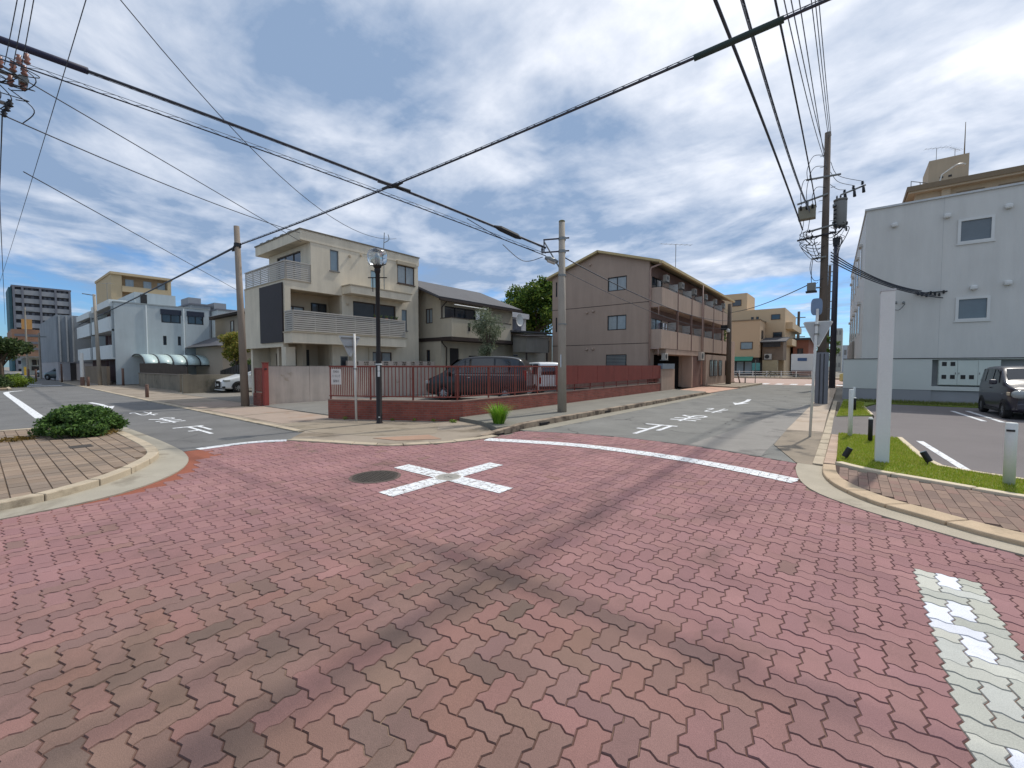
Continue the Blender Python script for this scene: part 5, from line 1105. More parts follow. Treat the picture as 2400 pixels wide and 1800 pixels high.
# street lamp
lx, ly = -10.1, 6.88; lp = thing('street_lamp', 'black street lamp with a clear rounded glass lantern', 'street lamp', (lx, ly, 0))
BRZ = mat('lamp_blackbrown', C(38, 32, 30), .45, .08, 5, .03, metal=.3)
part('post', MB().lathe(lx, ly, [(.10, .0), (.10, .03), (.078, .05), (.076, 1.95), (.058, 2.02), (.055, 4.08), (.075, 4.12), (.085, 4.2), (.06, 4.24)], 18), BRZ, lp, True)
part('collar', MB().lathe(lx, ly, [(.056, 4.1), (.075, 4.23), (.11, 4.27), (.11, 4.3)], 18), BRZ, lp, True)
mb = MB(); rings = []
for z, r in ((4.30, .11), (4.34, .18), (4.42, .205), (4.6, .212), (4.69, .19), (4.73, .14), (4.745, .04)):
    rings.append(mb.ring([(lx+r*math.copysign(abs(math.cos(q))**.36, math.cos(q)), ly+r*math.copysign(abs(math.sin(q))**.36, math.sin(q)), z) for q in [6.283*k/28+.4 for k in range(28)]]))
for a, b in zip(rings, rings[1:]): mb.bridge(a, b)
mb.f.append(tuple(rings[-1])); part('lantern', mb, glass_mat('glass_clear', (.93, .96, .97, 1), .88), lp, True)
part('bulb', MB().lathe(lx, ly, [(.04, 4.3), (.065, 4.36), (.07, 4.55), (.05, 4.62), (.0, 4.64)], 14), mat('lamp_white', C(150, 154, 154), .5), lp, True)
part('crossbar', MB().tube([(lx-.2, ly-.16, 3.98), (lx+.2, ly+.16, 3.98)], .015, 6).tube([(lx-.1, ly-.08, 3.6), (lx-.1, ly-.08, 3.98)], .012, 5), BRZ, lp)
v_ = Vector((-lx, -ly)).normalized(); q_ = Vector((-v_.y, v_.x))
def lab_(u0, u1, z0, z1, d=.0785):
    mb = MB(); c = Vector((lx, ly))+v_*d; mb.quad(*[(*(c+q_*u), z) for u, z in ((u0, z0), (u1, z0), (u1, z1), (u0, z1))]); return mb
part('sticker', lab_(-.03, .028, 1.46, 1.60), mat('sticker_white', C(214, 216, 214), .6), lp); part('sticker', lab_(-.03, .028, 1.30, 1.45), MATS['sticker_white'], lp); part('sticker', lab_(-.022, .02, .18, .21, .0815), MATS['sticker_white'], lp)
part('strap', MB().lathe(lx, ly, [(.08, 1.615), (.088, 1.62), (.088, 1.65), (.08, 1.655)], 16), mat('strap_white', C(200, 204, 204), .4), lp)
# sign backs
SGB = mat('sign_back', C(176, 178, 178), .5, .06, 3, .03, metal=.3); PGR = mat('pole_white', C(206, 204, 198), .5, .08, 3, .04, streak=.1)
t = thing('traffic_sign', 'back of a triangular sign on a white pole in front of the brick wall', 'traffic sign', (-11.01, 6.74, 0))
part('pole', MB().tube([(-11.01, 6.74, .0), (-11.03, 6.73, 2.5)], .032, 10), PGR, t, True)
def tri(mb, f, w, z0, z1, d0, d1):
    p = [(-w/2+.03, z1), (w/2-.03, z1), (w/2, z1-.03), (.035, z0), (-.035, z0), (-w/2, z1-.03)]
    lo = mb.ring([f(u, d0, z) for u, z in p]); hi = mb.ring([f(u, d1, z) for u, z in p]); mb.bridge(lo, hi); mb.f += [tuple(hi), tuple(lo[::-1])]; return mb
part('plate', tri(MB(), lambda u, d, z: (-11.075-d, 6.62+u, z), .66, 1.86, 2.44, 0, .004), SGB, t, recalc=True)
for z, l in ((2.38, .27), (2.14, .15)): part('brace', mbox(-11.072, -11.045, 6.62-l, 6.62+l, z-.018, z+.018), FR_GREY, t)
part('bracket', mbox(-11.07, -10.98, 6.70, 6.78, 1.5, 1.52), FR_DARK, t)
t = thing('traffic_sign', 'triangular sign seen from behind with a grey plate above it by the right kerb', 'traffic sign', (-.67, 11.57, 0))
part('pole', MB().tube([(-.67, 11.57, .0), (-.60, 11.57, 2.85)], .027, 10), PGR, t, True)
part('plate', tri(MB(), lambda u, d, z: (-.59+u, 11.61+d, z), .50, 2.06, 2.56, 0, .004), SGB, t, recalc=True); part('rim', tri(MB(), lambda u, d, z: (-.59+u, 11.616+d, z), .54, 2.02, 2.58, 0, .012), FR_WHITE, t, recalc=True)
for z in (2.5, 2.3): part('clamp', mbox(-.65, -.56, 11.535, 11.609, z-.014, z+.014), FR_GREY, t)
mb = MB(); pr_ = [(-.62+.105*math.copysign(abs(math.cos(6.283*k/24))**.5, math.cos(6.283*k/24)), 2.90+.185*math.copysign(abs(math.sin(6.283*k/24))**.6, math.sin(6.283*k/24))) for k in range(24)]
lo = mb.ring([(x, 11.60, z) for x, z in pr_]); hi = mb.ring([(x, 11.64, z) for x, z in pr_]); mb.bridge(lo, hi); mb.f += [tuple(hi), tuple(lo[::-1])]
part('upper_plate', mb, mat('plate_bluegrey', C(118, 138, 164), .6, .05), t, recalc=True)
# far guard rail
gr = thing('guard_rail', 'white guard rail along the far side of the crossroads', 'guard rail', (-8, 62, 0))
for z in (.35, .6, .85): part('rail', MB().tube([(-16, 62.2, z), (-1.8, 62.2, z)], .035, 6), FR_WHITE, gr)
for k in range(10): part('post', MB().cyl(-16+k*1.55, 62.2, .0, .95, .05, n=8), FR_WHITE, gr)
struct('kerb', mbox(-60, 50, 61.3, 61.5, -.03, .16), KERB); struct('sidewalk', mbox(-60, 50, 61.5, 71, -.03, .12), SIDEWALK)
for x, y, h, lab in ((-7.4, 41.0, 1.0, 'leaning brown post at the far corner of the brown block'), (-6.4, 41.8, 2.1, 'thin pale sign post at the far corner of the right street'), (-7.1, 41.4, .6, 'short grey post at the far corner of the right street')):
    solo('post', MB().tube([(x, y, 0), (x-(.25 if h == 1.0 else 0), y, h)], .05 if h < 2 else .03, 8), WOODP if h == 1.0 else FR_GREY, lab, 'post')
# ================================================================ utility poles
CPOLE = mat('pole_concrete', C(158, 150, 138), .9, .10, 1.5, .07, 60, .25, 60, streak=.2); CPOLE_D = mat('pole_weathered', C(104, 92, 82), .92, .16, 1.2, .10, 40, .3, 40, streak=.35); STEEL_D = mat('pole_steel_blue', C(62, 62, 72), .5, .1, 2, .04, metal=.3)
GALV = mat('galvanised', C(132, 136, 136), .5, .1, 4, .04, metal=.5); BLKR = mat('rubber_black', C(36, 38, 42), .6, .08, 4, .02); PORC = mat('porcelain', C(188, 186, 180), .3, .05, 3, 0)
def insul(par, x, y, z, r=.05, h=.16, m=None): return part('insulator', MB().lathe(x, y, [(r*.4, z), (r, z+h*.2), (r*.5, z+h*.4), (r, z+h*.6), (r*.5, z+h*.8), (r*.7, z+h)], 10), m or PORC, par, True)
t = PL_ = thing('utility_pole', 'plain slim concrete pole beside the red gate post', 'utility pole', (-18.5, 6.56, 0))
part('shaft', MB().tube([(-18.5, 6.56, -.02), (-18.62, 6.46, 6.95)], [.145, .095], 16), mat('pole_concrete_dark', C(136, 124, 112), .9, .12, 1.5, .08, 60, .25, 60, streak=.25), t, True); part('clamp', MB().tube([(-18.6, 6.47, 6.15), (-18.6, 6.47, 6.3)], .125, 12), FR_DARK, t)
part('cable_grip', MB().tube([(-18.55, 6.35, 6.18), (-18.75, 6.42, 6.1), (-19.2, 6.5, 6.12)], [.03, .09, .03], 8), BLKR, t, True)
t = thing('utility_pole', 'grey concrete pole with two short crossarms on the sidewalk in front of the brick wall', 'utility pole', (-7.21, 11.68, 0))
px_, py_ = -7.21, 11.68; part('shaft', MB().tube([(px_, py_, -.02), (px_-.03, py_-.02, 6.12)], [.15, .095], 16), CPOLE, t, True); part('top_cap', MB().lathe(px_-.03, py_-.02, [(.097, 6.1), (.097, 6.15), (.06, 6.17)], 14), mat('moss_cap', C(112, 108, 78), .9), t)
rv = Vector((.74, .67))
for z, l in ((5.58, .62), (5.18, .68)):
    part('crossarm', MB().tube([(px_+rv.x*.2, py_+rv.y*.2, z+.05), (px_-rv.x*l, py_-rv.y*l, z-.03)], .025, 6), STEEL_D, t); part('band', MB().cyl(px_-.02, py_-.01, z-.03, z+.06, .118, n=14), GALV, t)
part('link', MB().tube([(px_-rv.x*.6, py_-rv.y*.6, 5.14), (px_-rv.x*.6, py_-rv.y*.6, 5.55)], .02, 5), STEEL_D, t); part('stay', MB().tube([(px_-rv.x*.6, py_-rv.y*.6, 5.5), (px_-.05, py_-.04, 4.62)], .022, 6), GALV, t)
part('band', MB().cyl(px_-.015, py_-.01, 4.42, 4.48, .125, n=14), GALV, t); insul(t, px_-rv.x*.66, py_-rv.y*.66, 5.18, .04, .12, BLKR)
sl = thing('street_light', 'small grey street light head hung on the grey concrete pole', 'street light', (px_-.3, py_-.3, 4.85))
c0 = Vector((px_-.12, py_-.1, 4.86)); c1 = Vector((px_-.42, py_-.38, 5.0)); part('housing', MB().tube([c0, c0.lerp(c1, .3), c0.lerp(c1, .7), c1], [.05, .085, .085, .05], 10), GALV, sl, True); part('lens', MB().tube([c0.lerp(c1, .2)-Vector((0, 0, .04)), c0.lerp(c1, .8)-Vector((0, 0, .04))], .07, 10), PORC, sl, True)
part('number_plate', mbox(px_+.02, px_+.06, py_-.158, py_-.15, 1.55, 1.95), mat('plate_pale', C(190, 196, 200), .6), t)
part('band', MB().cyl(px_-.005, py_-.005, 2.9, 2.93, .142, n=14), GALV, t)
# big pole
bx, by = -.95, 22.1
t = thing('utility_pole', 'tall weathered pole with a transformer and many crossarms on the right', 'utility pole', (bx, by, 0))
part('shaft', MB().tube([(bx, by, -.02), (bx-.03, by, 11.15)], [.17, .105], 18), CPOLE_D, t, True)
part('guard', MB().tube([(bx+.02, by-.06, .0), (bx+.02, by-.06, 2.15)], .235, 10), mat('guard_grey', C(124, 124, 130), .7, .1, 2, .05, streak=.2), t)
for dx_ in (-.06, .08): part('guard_seam', mbox(bx+dx_, bx+dx_+.03, by-.302, by-.28, .02, 2.1), FR_DARK, t)
for z in [2.6+.45*k for k in range(18)]: part('step_bolt', MB().tube([(bx+.12*(1 if int(z*10) % 2 else -1), by, z), (bx+.27*(1 if int(z*10) % 2 else -1), by, z)], .012, 5), GALV, t)
for (xa, za, xb, zb, lab) in ((-1.66, 9.36, -.5, 9.3, 'crossarm'), (-1.95, 8.42, -.9, 8.62, 'crossarm'), (-1.55, 7.2, -.6, 7.34, 'crossarm'), (-1.92, 6.9, -.6, 7.02, 'crossarm'), (-1.4, 6.05, -.9, 6.08, 'bracket_arm')): part(lab, MB().tube([(xa, by-.17, za), (xb, by-.17, zb)], .04, 6), GALV if za != 6.9 else STEEL_D, t)
part('cutout_arm', MB().tube([(-.5, by+.1, 8.55), (.28, by+.3, 8.82)], .035, 6), GALV, t)
for x, z in ((-.38, 8.62), (-.1, 8.72), (.18, 8.82)):
    insul(t, x, by+.2, z, .06, .14, BLKR); part('cutout', MB().tube([(x+.03, by+.2, z-.04), (x+.05, by+.15, z-.32)], [.04, .055], 8), BLKR, t, True)
tr = thing('transformer', 'grey cylindrical transformer hung on the tall weathered pole', 'transformer', (-.5, 22.25, 7.3)); TRM = mat('transformer_grey', C(122, 122, 118), .6, .08, 2, .04, streak=.15)
part('tank', MB().lathe(-.5, 22.3, [(.20, 7.3), (.225, 7.36), (.225, 8.3), (.2, 8.34)], 18), TRM, tr, True); part('lid', MB().lathe(-.5, 22.3, [(.235, 8.341), (.24, 8.4), (.1, 8.46)], 18), TRM, tr, True)
for k in range(3): insul(tr, -.62+.12*k, 22.25, 8.42, .04, .14, BLKR)
part('hanger', mbox(-.75, -.66, 22.1, 22.3, 7.4, 7.5), GALV, tr); part('hanger', mbox(-.75, -.66, 22.1, 22.3, 8.1, 8.2), GALV, tr)
for k in range(5): part('terminal', MB().tube([(-.7, 22.05, 7.45+k*.16), (-.62, 21.99, 7.45+k*.16)], .03, 6), BLKR, tr)
sb = thing('switch_box', 'grey switch box hung left of the tall weathered pole', 'switch box', (-1.6, 21.9, 7.7)); part('case', mbox(-1.9, -1.3, 21.75, 22.1, 7.72, 8.24), mat('box_khaki', C(138, 132, 114), .6, .08, 2, .05), sb, bevel=.02)
for k in range(3): part('bushing', MB().tube([(-1.8+.2*k, 21.74, 8.1), (-1.8+.2*k, 21.6, 8.22)], .04, 8), BLKR, sb)
part('hanger', mbox(-1.65, -1.55, 21.9, 21.95, 8.241, 8.5), GALV, sb)
jb = thing('junction_box', 'small dark grey box low on the left of the tall weathered pole', 'junction box', (-1.35, 21.95, 4.7)); part('case', mbox(-1.52, -1.22, 21.8, 22.05, 4.72, 5.06), TRM, jb, bevel=.02); part('base', mbox(-1.56, -1.18, 21.78, 22.07, 4.66, 4.718), BLKR, jb); part('arm', MB().tube([(-1.2, 21.95, 4.85), (-1.0, 22.05, 4.85)], .03, 6), GALV, jb)
jr = random.Random(5)
for k in range(26):
    sx = jr.choice((-1, 1)); z0 = jr.uniform(6.6, 7.4); x0 = bx+sx*jr.uniform(.1, .75); z1 = z0-jr.uniform(.1, .7); x1 = bx+sx*jr.uniform(.0, .5)
    part('jumper', MB().tube(smooth_poly([(x0, by-.2, z0), (x0+sx*.15, by-.3, z0-.15), ((x0+x1)/2, by-.3, min(z0, z1)-.12), (x1, by-.2, z1)], 4), jr.uniform(.008, .016), 5, False), BLKR, t, True)
for k in range(12): insul(t, bx+jr.choice((-1, 1))*jr.uniform(.15, .7), by-.2, jr.uniform(6.85, 7.25), .045, .13, BLKR)
for (x0, z0, x1, z1) in ((-1.6, 9.3, -1.05, 10.2), (-1.5, 9.3, -1.0, 9.75), (-1.8, 8.35, -1.45, 9.3), (-1.6, 8.35, -1.3, 9.3), (-1.4, 8.3, -1.0, 8.9), (-1.7, 7.7, -1.75, 7.0), (-1.5, 7.7, -1.5, 7.0), (-1.4, 6.0, -.98, 5.2), (-1.35, 6., -1.15, 5.06)):
    part('jumper', MB().tube(smooth_poly([(x0, by-.2, z0), (x0-.03, by-.25, (z0+z1)/2-.0), ((x0+x1)/2-.1, by-.25, z1-.05 if z1 < z0 else z1+.04), (x1, by-.15, z1)], 5), .012, 5, False), BLKR, t, True)
for (z0, x1, z1) in ((9.9, .2, 8.95), (9.5, -.1, 8.86), (9.0, -.36, 8.75)):
    part('jumper', MB().tube(smooth_poly([(bx+.1, by-.1, z0), (bx+.35, by, (z0+z1)/2-.1), (x1, by+.2, z1)], 6), .01, 5, False), BLKR, t, True)
t = thing('utility_pole', 'slim dark steel pole standing behind the tall weathered pole', 'utility pole', (-1.0, 37.9, 0)); part('shaft', MB().tube([(-1.0, 37.9, 0), (-1.0, 37.9, 10.4)], [.2, .15], 14), STEEL_D, t, True)
part('terminal_head', MB().tube([(-1.0, 37.9, 10.0), (-1.0, 37.9, 10.55)], [.2, .24], 10), BLKR, t)
t = thing('utility_pole', 'grey pole at the far corner of the brown block', 'utility pole', (-7.8, 38.3, 0)); part('shaft', MB().tube([(-7.8, 38.3, 0), (-7.8, 38.3, 6.6)], [.2, .15], 14), CPOLE_D, t, True); part('lamp', MB().lathe(-7.8, 37.9, [(.12, 4.3), (.15, 4.45), (.05, 4.6)], 10), FR_WHITE, t); part('box', mbox(-8.4, -7.95, 38.1, 38.4, 4.5, 4.9), BLKR, t)
t = thing('utility_pole', 'leaning grey pole in front of the pale grey apartment house', 'utility pole', (-47.3, 7.0, 0)); part('shaft', MB().tube([(-47.3, 6.3, 0), (-47.6, 6.2, 7.3)], [.14, .095], 12), CPOLE, t, True); part('lamp_arm', MB().tube([(-47.5, 6.25, 7.2), (-48.2, 5.6, 7.35)], .04, 6), GALV, t)
for x, y, h, lab in ((-4.2, 120, 24, 'distant pole with crossarms between the steel pole and the white building'), (-9.6, 118, 14, 'distant grey pole in front of the sand-coloured block')):
    t = thing('utility_pole', lab, 'utility pole', (x, y, 0)); part('shaft', MB().cyl(x, y, 0, h, .35, .25, 8), CPOLE_D, t)
    for q in range(4): part('crossarm', mbox(x-1.3, x+1.3, y-.1, y+.1, h-1.5-q*2.2, h-1.3-q*2.2), GALV, t)
for x, y, h, lab in ((-88, 4.6, 9.5, 'distant pale pole in the middle of the left street view'), (-76, 5.0, 5.5, 'distant white pole in front of the low brown building')):
    t = thing('utility_pole', lab, 'utility pole', (x, y, 0)); part('shaft', MB().cyl(x, y, 0, h, .12, .08, 8), CPOLE, t); part('crossarm', mbox(x-.06, x+.06, y-.9, y+.9, h-.5, h-.38), GALV, t)
# left pole just outside the frame; its crossarms and insulators reach in
qx, qy = -12.5, -.75
t = thing('utility_pole', 'pole at the left edge whose crossarms and insulators reach into the picture', 'utility pole', (qx, qy, 0))
part('shaft', MB().tube([(qx, qy, 0), (qx, qy, 9.5)], [.17, .11], 14), CPOLE, t, True)
for z, y1 in ((7.12, .86), (6.55, .62), (7.75, .3)): part('crossarm', MB().tube([(qx-.15, -1.9, z), (qx-.15, y1, z)], .035, 6), GALV, t)
for y, z in ((.80, 7.16), (.66, 7.16), (.78, 6.88), (.84, 7.4), (.50, 7.16), (.30, 7.16), (.02, 7.16), (.62, 6.88), (.74, 7.32)): insul(t, qx-.1, y, z, .055, .2, mat('porcelain_brown', C(140, 96, 82), .35, .05, 3, 0))
for y, z in ((.56, 6.4), (.52, 6.28), (.6, 6.5), (.45, 6.9), (.35, 6.85), (.25, 6.95), (.4, 6.7)): insul(t, qx-.12, y, z, .05, .13, BLKR)
part('clamp', mbox(qx-.2, qx+.02, .72, .84, 7.0, 7.12), GALV, t)
for k in range(14):
    y0 = jr.uniform(.2, .85); z0 = jr.uniform(6.6, 7.4); y1 = jr.uniform(.2, .8); z1 = jr.uniform(6.2, 7.2)
    part('jumper', MB().tube(smooth_poly([(qx, y0, z0), (qx+.1, max(y0, y1)+.15, (z0+z1)/2), (qx+.05, y1, z1)], 6), .009, 5, False), BLKR, t, True)
# ================================================================ cables
CAB = mat('cable_black', C(56, 60, 70), .6, .05, 3, 0); CABG = mat('cable_grey', C(112, 118, 126), .6, .05, 3, 0)
def cable(label, P0, P1, zf, s0, s1, r, n=26, m=None, group='overhead cables', wrap=None, sides=6):
    pts = [(P0[0]+(P1[0]-P0[0])*s, P0[1]+(P1[1]-P0[1])*s, zf(s)) for s in [s0+(s1-s0)*k/n for k in range(n+1)]]
    t = thing('overhead_cable', label, 'cable', pts[0], group=group)
    part('cable', MB().tube(pts, r, sides), m or CAB, t, True)
    if wrap:                                  # thin messenger wire above with lashing loops
        up, pitch, rr = wrap; q = [(a, b, c+up) for a, b, c in pts]; part('messenger', MB().tube(q, rr, 5), CABG, t, True)
        L = math.dist(pts[0], pts[-1]); N = int(L/pitch); w_ = []
        for k in range(N*4):
            f = k/(N*4)*n; i = min(n-1, int(f)); f -= i; a, b = pts[i], pts[i+1]
            base = [a[j]+(b[j]-a[j])*f for j in range(3)]; w_.append((base[0], base[1], base[2]+up*[0, .5, 1, .5][k % 4]+.012*[0, 1, 0, -1][k % 4]))
        part('lashing', MB().tube(w_, rr*.8, 4, False), CABG, t)
    return t
pl2 = (-12.5, -.9); p2 = (-7.6, 11.3); pL = (-18.5, 6.56); pR = (8.86, 7.49)
zA = lambda s: 7.572-1.767*s-.503*s*s
t = cable('thick black cable from the left edge down to the grey concrete pole', pl2, p2, zA, .0, 1., .027, 30, wrap=(-.04, .5, .007)); part('sleeve', MB().tube([(pl2[0]+4.9*s, pl2[1]+12.2*s, zA(s)) for s in (.0, .06, .13, .2)], .062, 10), mat('sleeve_navy', C(40, 42, 66), .6), t, True)
zB = lambda s: 6.264-.444*s+1.046*s*s
t = cable('thick cable crossing the street from the left concrete pole to the upper right', pL, pR, zB, .0, 1., .021, 34, wrap=(.045, .45, .007)); part('sleeve', MB().tube([(pL[0]+27.36*s, pL[1]+.93*s, zB(s)) for s in (.602, .615, .63, .645)], .05, 10), mat('sleeve_green', C(44, 62, 58), .6), t, True)
solo('cable_tie', MB().tube([(-9.8, 6.86, 6.27), (-9.37, 6.9, 6.24), (-9.0, 6.9, 6.22)], [.02, .06, .02], 8).tube([(-9.55, 6.55, 6.3), (-9.2, 7.3, 6.18)], .045, 8), BLKR, 'black tie where the two thick cables cross in mid-air', 'cable tie', loc=(-9.37, 6.9, 6.24))
zC = lambda s: 7.238-1.812*s-.377*s*s
cable('thin lashed cable below the thick one running to the grey concrete pole', pl2, p2, zC, .1, 1., .013, 30, wrap=(.07, .5, .006))
cable('thick cable along the left street from the concrete pole into the distance', pL, (-47.3, 7.04), lambda s: 6.267-.354*s+.145*s*s, .0, 2.4, .032, 24, wrap=(.05, 1.2, .01))
cable('thin wire from the left edge to the roof of the beige house', pl2, (-19, 9.1), lambda s: 7.664-.627*s-.017*s*s, .12, 1., .012, 20)
cable('lower thin wire from the left edge to the corner of the beige house', pl2, (-19.2, 9.3), lambda s: 6.60+.0*s+.85*s*s, .1, 1., .013, 20)
cable('thin wire from the top of the picture to the aerial of the beige house', (-6, -6), (-19, 14.9), lambda s: 14.68-22.61*s+16.57*s*s, .2, .93, .010, 24)
t = thing('tv_aerial', 'small aerial mast on the edge of the beige house roof', 'aerial', (-18.9, 13.2, 7.3)); part('mast', MB().tube([(-18.88, 13.25, 5.4), (-18.88, 13.25, 7.6), (-18.88, 13.3, 8.4)], .022, 6), GALV, t); part('hook', MB().tube(smooth_poly([(-18.88, 13.3, 7.9), (-18.85, 13.55, 8.1), (-18.85, 13.5, 8.35)], 4), .02, 5), GALV, t)
for k, (y, z, x0) in enumerate(((1.21, 7.0, 7.), (.80, 7.0, 7.), (.74, 7.0, 7.), (.70, 7.0, 7.))):
    cable(['long thin wire running far down the left street', 'left one of three parallel wires at the upper left', 'middle one of three parallel wires at the upper left', 'right one of three parallel wires at the upper left'][[0, 3, 2, 1][k]], (4, y), (-70 if k == 0 else -12.5, y if k == 0 else .45+.1*k), lambda s, k=k, z=z: z+.2-(.3*4*s*(1-s) if k else .4*4*s*(1-s)), 0, 1, .0065, 26)
for k in range(2): cable(['upper wire leaving the left pole down the left street', 'lower wire leaving the left pole down the left street'][k], (-12.6, .5-.08*k), (-75, 1.6+.8*k), lambda s, k=k: 6.35-.1*k-1.2*4*s*(1-s)*.3, 0, 1, .010, 24)
cable('thin wire sloping down in front of the pale grey apartment house', pl2, (-31, 11), lambda s: 6.1+.2*s, .15, 1., .012, 20)
for (xp, xq, zf, r, lab, wr) in ((-1.75, -1.75, lambda s: 7.37+.24*s-1.5*s*s, .027, 'leftmost thick cable dropping to the tall weathered pole', (.06, .7, .009)), (-1.5, -1.2, lambda s: 8.1-4.5*s+4.0*s*s, .016, 'spiral-wrapped cable dropping to the tall weathered pole', (-.1, .36, .010)), (-1.3, -1.0, lambda s: 8.22+.3*s-2.8*s*s, .019, 'third cable from the left dropping to the tall weathered pole', (.05, .9, .008))):
    cable(lab, (xp, 22.1), (xq, -8), zf, .0, .75, r, 30, wrap=wr)
for k, (dx_, z0, m1, m2) in enumerate(((-.15, 10.2, -6.2, 4.6), (-.10, 10.35, -6.2, 4.6), (.0, 10.9, -3.5, 2.5), (.04, 10.95, -3.2, 2.5), (.08, 11.0, -3.0, 2.5), (-.04, 9.7, -3.0, 2.0))):
    cable('thin wire %s of the bundle above the tall weathered pole' % ['first from the left', 'second from the left', 'third from the left', 'fourth from the left', 'fifth from the left', 'lowest'][k], (bx+dx_, 22.1), (-.9+dx_*2.2, -8), lambda s, z0=z0, m1=m1, m2=m2: z0+m1*s+m2*s*s, .0, .75, .011, 26, CABG)
cable('cable sagging from the grey concrete pole along the brown block', (px_, py_), (-7.8, 38.3), lambda s: 5.04-2.0*s+2.2*s*s, .0, 1., .018, 24)
cable('thin wire below it along the brown block', (px_, py_), (-7.8, 38.3), lambda s: 4.62-2.3*s+2.3*s*s, .0, 1., .010, 24)
cable('cable from the brown block to the small box on the tall pole', (-7.8, 38.3), (-1.4, 22.0), lambda s: 5.9-1.7*s+.85*s*s, .0, 1., .02, 20)
for k in range(4): cable('black service cable to the white building, %s of four' % ['top', 'second', 'third', 'lowest'][k], (-.75, 22.0), (2.3+.22*k, 25.36), lambda s, k=k: 6.25-.12*k-2.5*s+1.05*s*s, .0, 1., .021, 18)
sa = thing('service_bracket', 'black insulators holding the service cables on the white building', 'insulators', (2.5, 25.45, 4.7))
for k in range(7): insul(sa, 2.2+.13*k, 25.38, 4.62-.05*(k % 3), .05, .14, BLKR)
part('bar', mbox(2.1, 3.1, 25.44, 25.47, 4.7, 4.74), BLKR, sa)
for k, (x0, z0) in enumerate(((1.2, 4.3), (1.5, 4.32), (1.75, 4.3))): part('small_insulator', MB().lathe(x0, 25.42, [(.03, z0), (.05, z0+.05), (.03, z0+.12)], 8), GALV, sa)
part('loop', MB().tube(smooth_poly([(1.0, 25.44, 4.35), (1.3, 25.4, 4.15), (1.6, 25.4, 4.05), (1.8, 25.42, 4.3)], 5), .01, 5, False), BLKR, sa)
solo('cable_closure', MB().tube([(-8.28, 9.6, 5.68), (-8.2, 9.8, 5.64), (-7.99, 10.3, 5.5), (-7.93, 10.45, 5.45)], [.03, .085, .085, .03], 8), BLKR, 'black cable closure box hanging on the thick cable near the grey pole', 'cable box', loc=(-8.1, 10.1, 5.55))
for k, (a, b, sag) in enumerate((((-8.6, 8.8, 5.75), (-7.75, 10.9, 5.15), .1), ((-8.2, 9.9, 5.2), (-7.65, 11.2, 5.0), .3))):
    mid = [(a[j]+b[j])/2 for j in range(3)]; solo('hanging_loop', MB().tube(smooth_poly([a, (mid[0], mid[1], mid[2]-sag), b], 8), .011, 5, False), CAB, ['slack cable loop hanging left of the grey pole, upper one', 'slack cable loop hanging left of the grey pole, lower one'][k], 'cable', loc=a)

solo('access_cover', mbox(-11.4, -11.05, 1.05, 1.35, .085, .0975), IRON, 'small rectangular iron cover set in the tan tiles of the island', 'access cover', loc=(-11.2, 1.2, .09))
# ================================================================ vehicles (x forward, y left, z up in their own frame)
TYRE = mat('tyre', C(34, 33, 33), .85, .1, 6, .05); RIM = mat('rim_silver', C(150, 152, 156), .35, .05, 6, 0, metal=.7); TRIM = mat('trim_black', C(30, 30, 32), .5, .05, 6, 0)
CARGL = mat('car_glass', C(30, 36, 42), .04, .05, 2, 0, spec=.9); LENS = mat('lamp_lens', C(150, 154, 152), .2, .1, 30, 0, spec=.8); CHROME = mat('chrome', C(180, 184, 188), .15, .05, 5, 0, metal=.9); REDL = mat('lamp_red', C(140, 24, 22), .2, .1, 20, 0)
PLATE = mat('number_plate', C(210, 212, 206), .6)
def paint(name, c): return mat(name, c, .3, .03, 1, 0, spec=.45, coat=.45)
def car_body(st):
    """loft: each station (x, half width, z bottom, z belt, roof half width, z roof)"""
    mb = MB(); rings = []
    for (x, w, zb, zl, wr, zr) in st:
        h = [(w*.86, zb), (w*.97, zb+.07), (w, zb+(zl-zb)*.35), (w, zb+(zl-zb)*.7), (w*.985, zl), (wr+(w*.985-wr)*.12, zr-(zr-zl)*.12), (wr-.02, zr-.035 if zr-zl > .2 else zr-.015), (wr*.82, zr-.004), (wr*.4, zr+.008)]
        pts = [(x, y, z) for y, z in h]+[(x, -y, z) for y, z in h[::-1]]
        rings.append(mb.ring(pts))
    for a, b in zip(rings, rings[1:]): mb.bridge(b, a)
    mb.f += [tuple(rings[0][::-1]), tuple(rings[-1])]
    return mb
def side_at(st, x, f):
    for (a, b) in zip(st, st[1:]):
        if b[0] <= x <= a[0]:
            t = (a[0]-x)/(a[0]-b[0]); w, zl, wr, zr = [a[i]+(b[i]-a[i])*t for i in (1, 3, 4, 5)]
            y0 = w*.985; return (x, y0+(wr-y0)*f, zl+(zr-zl)*f)
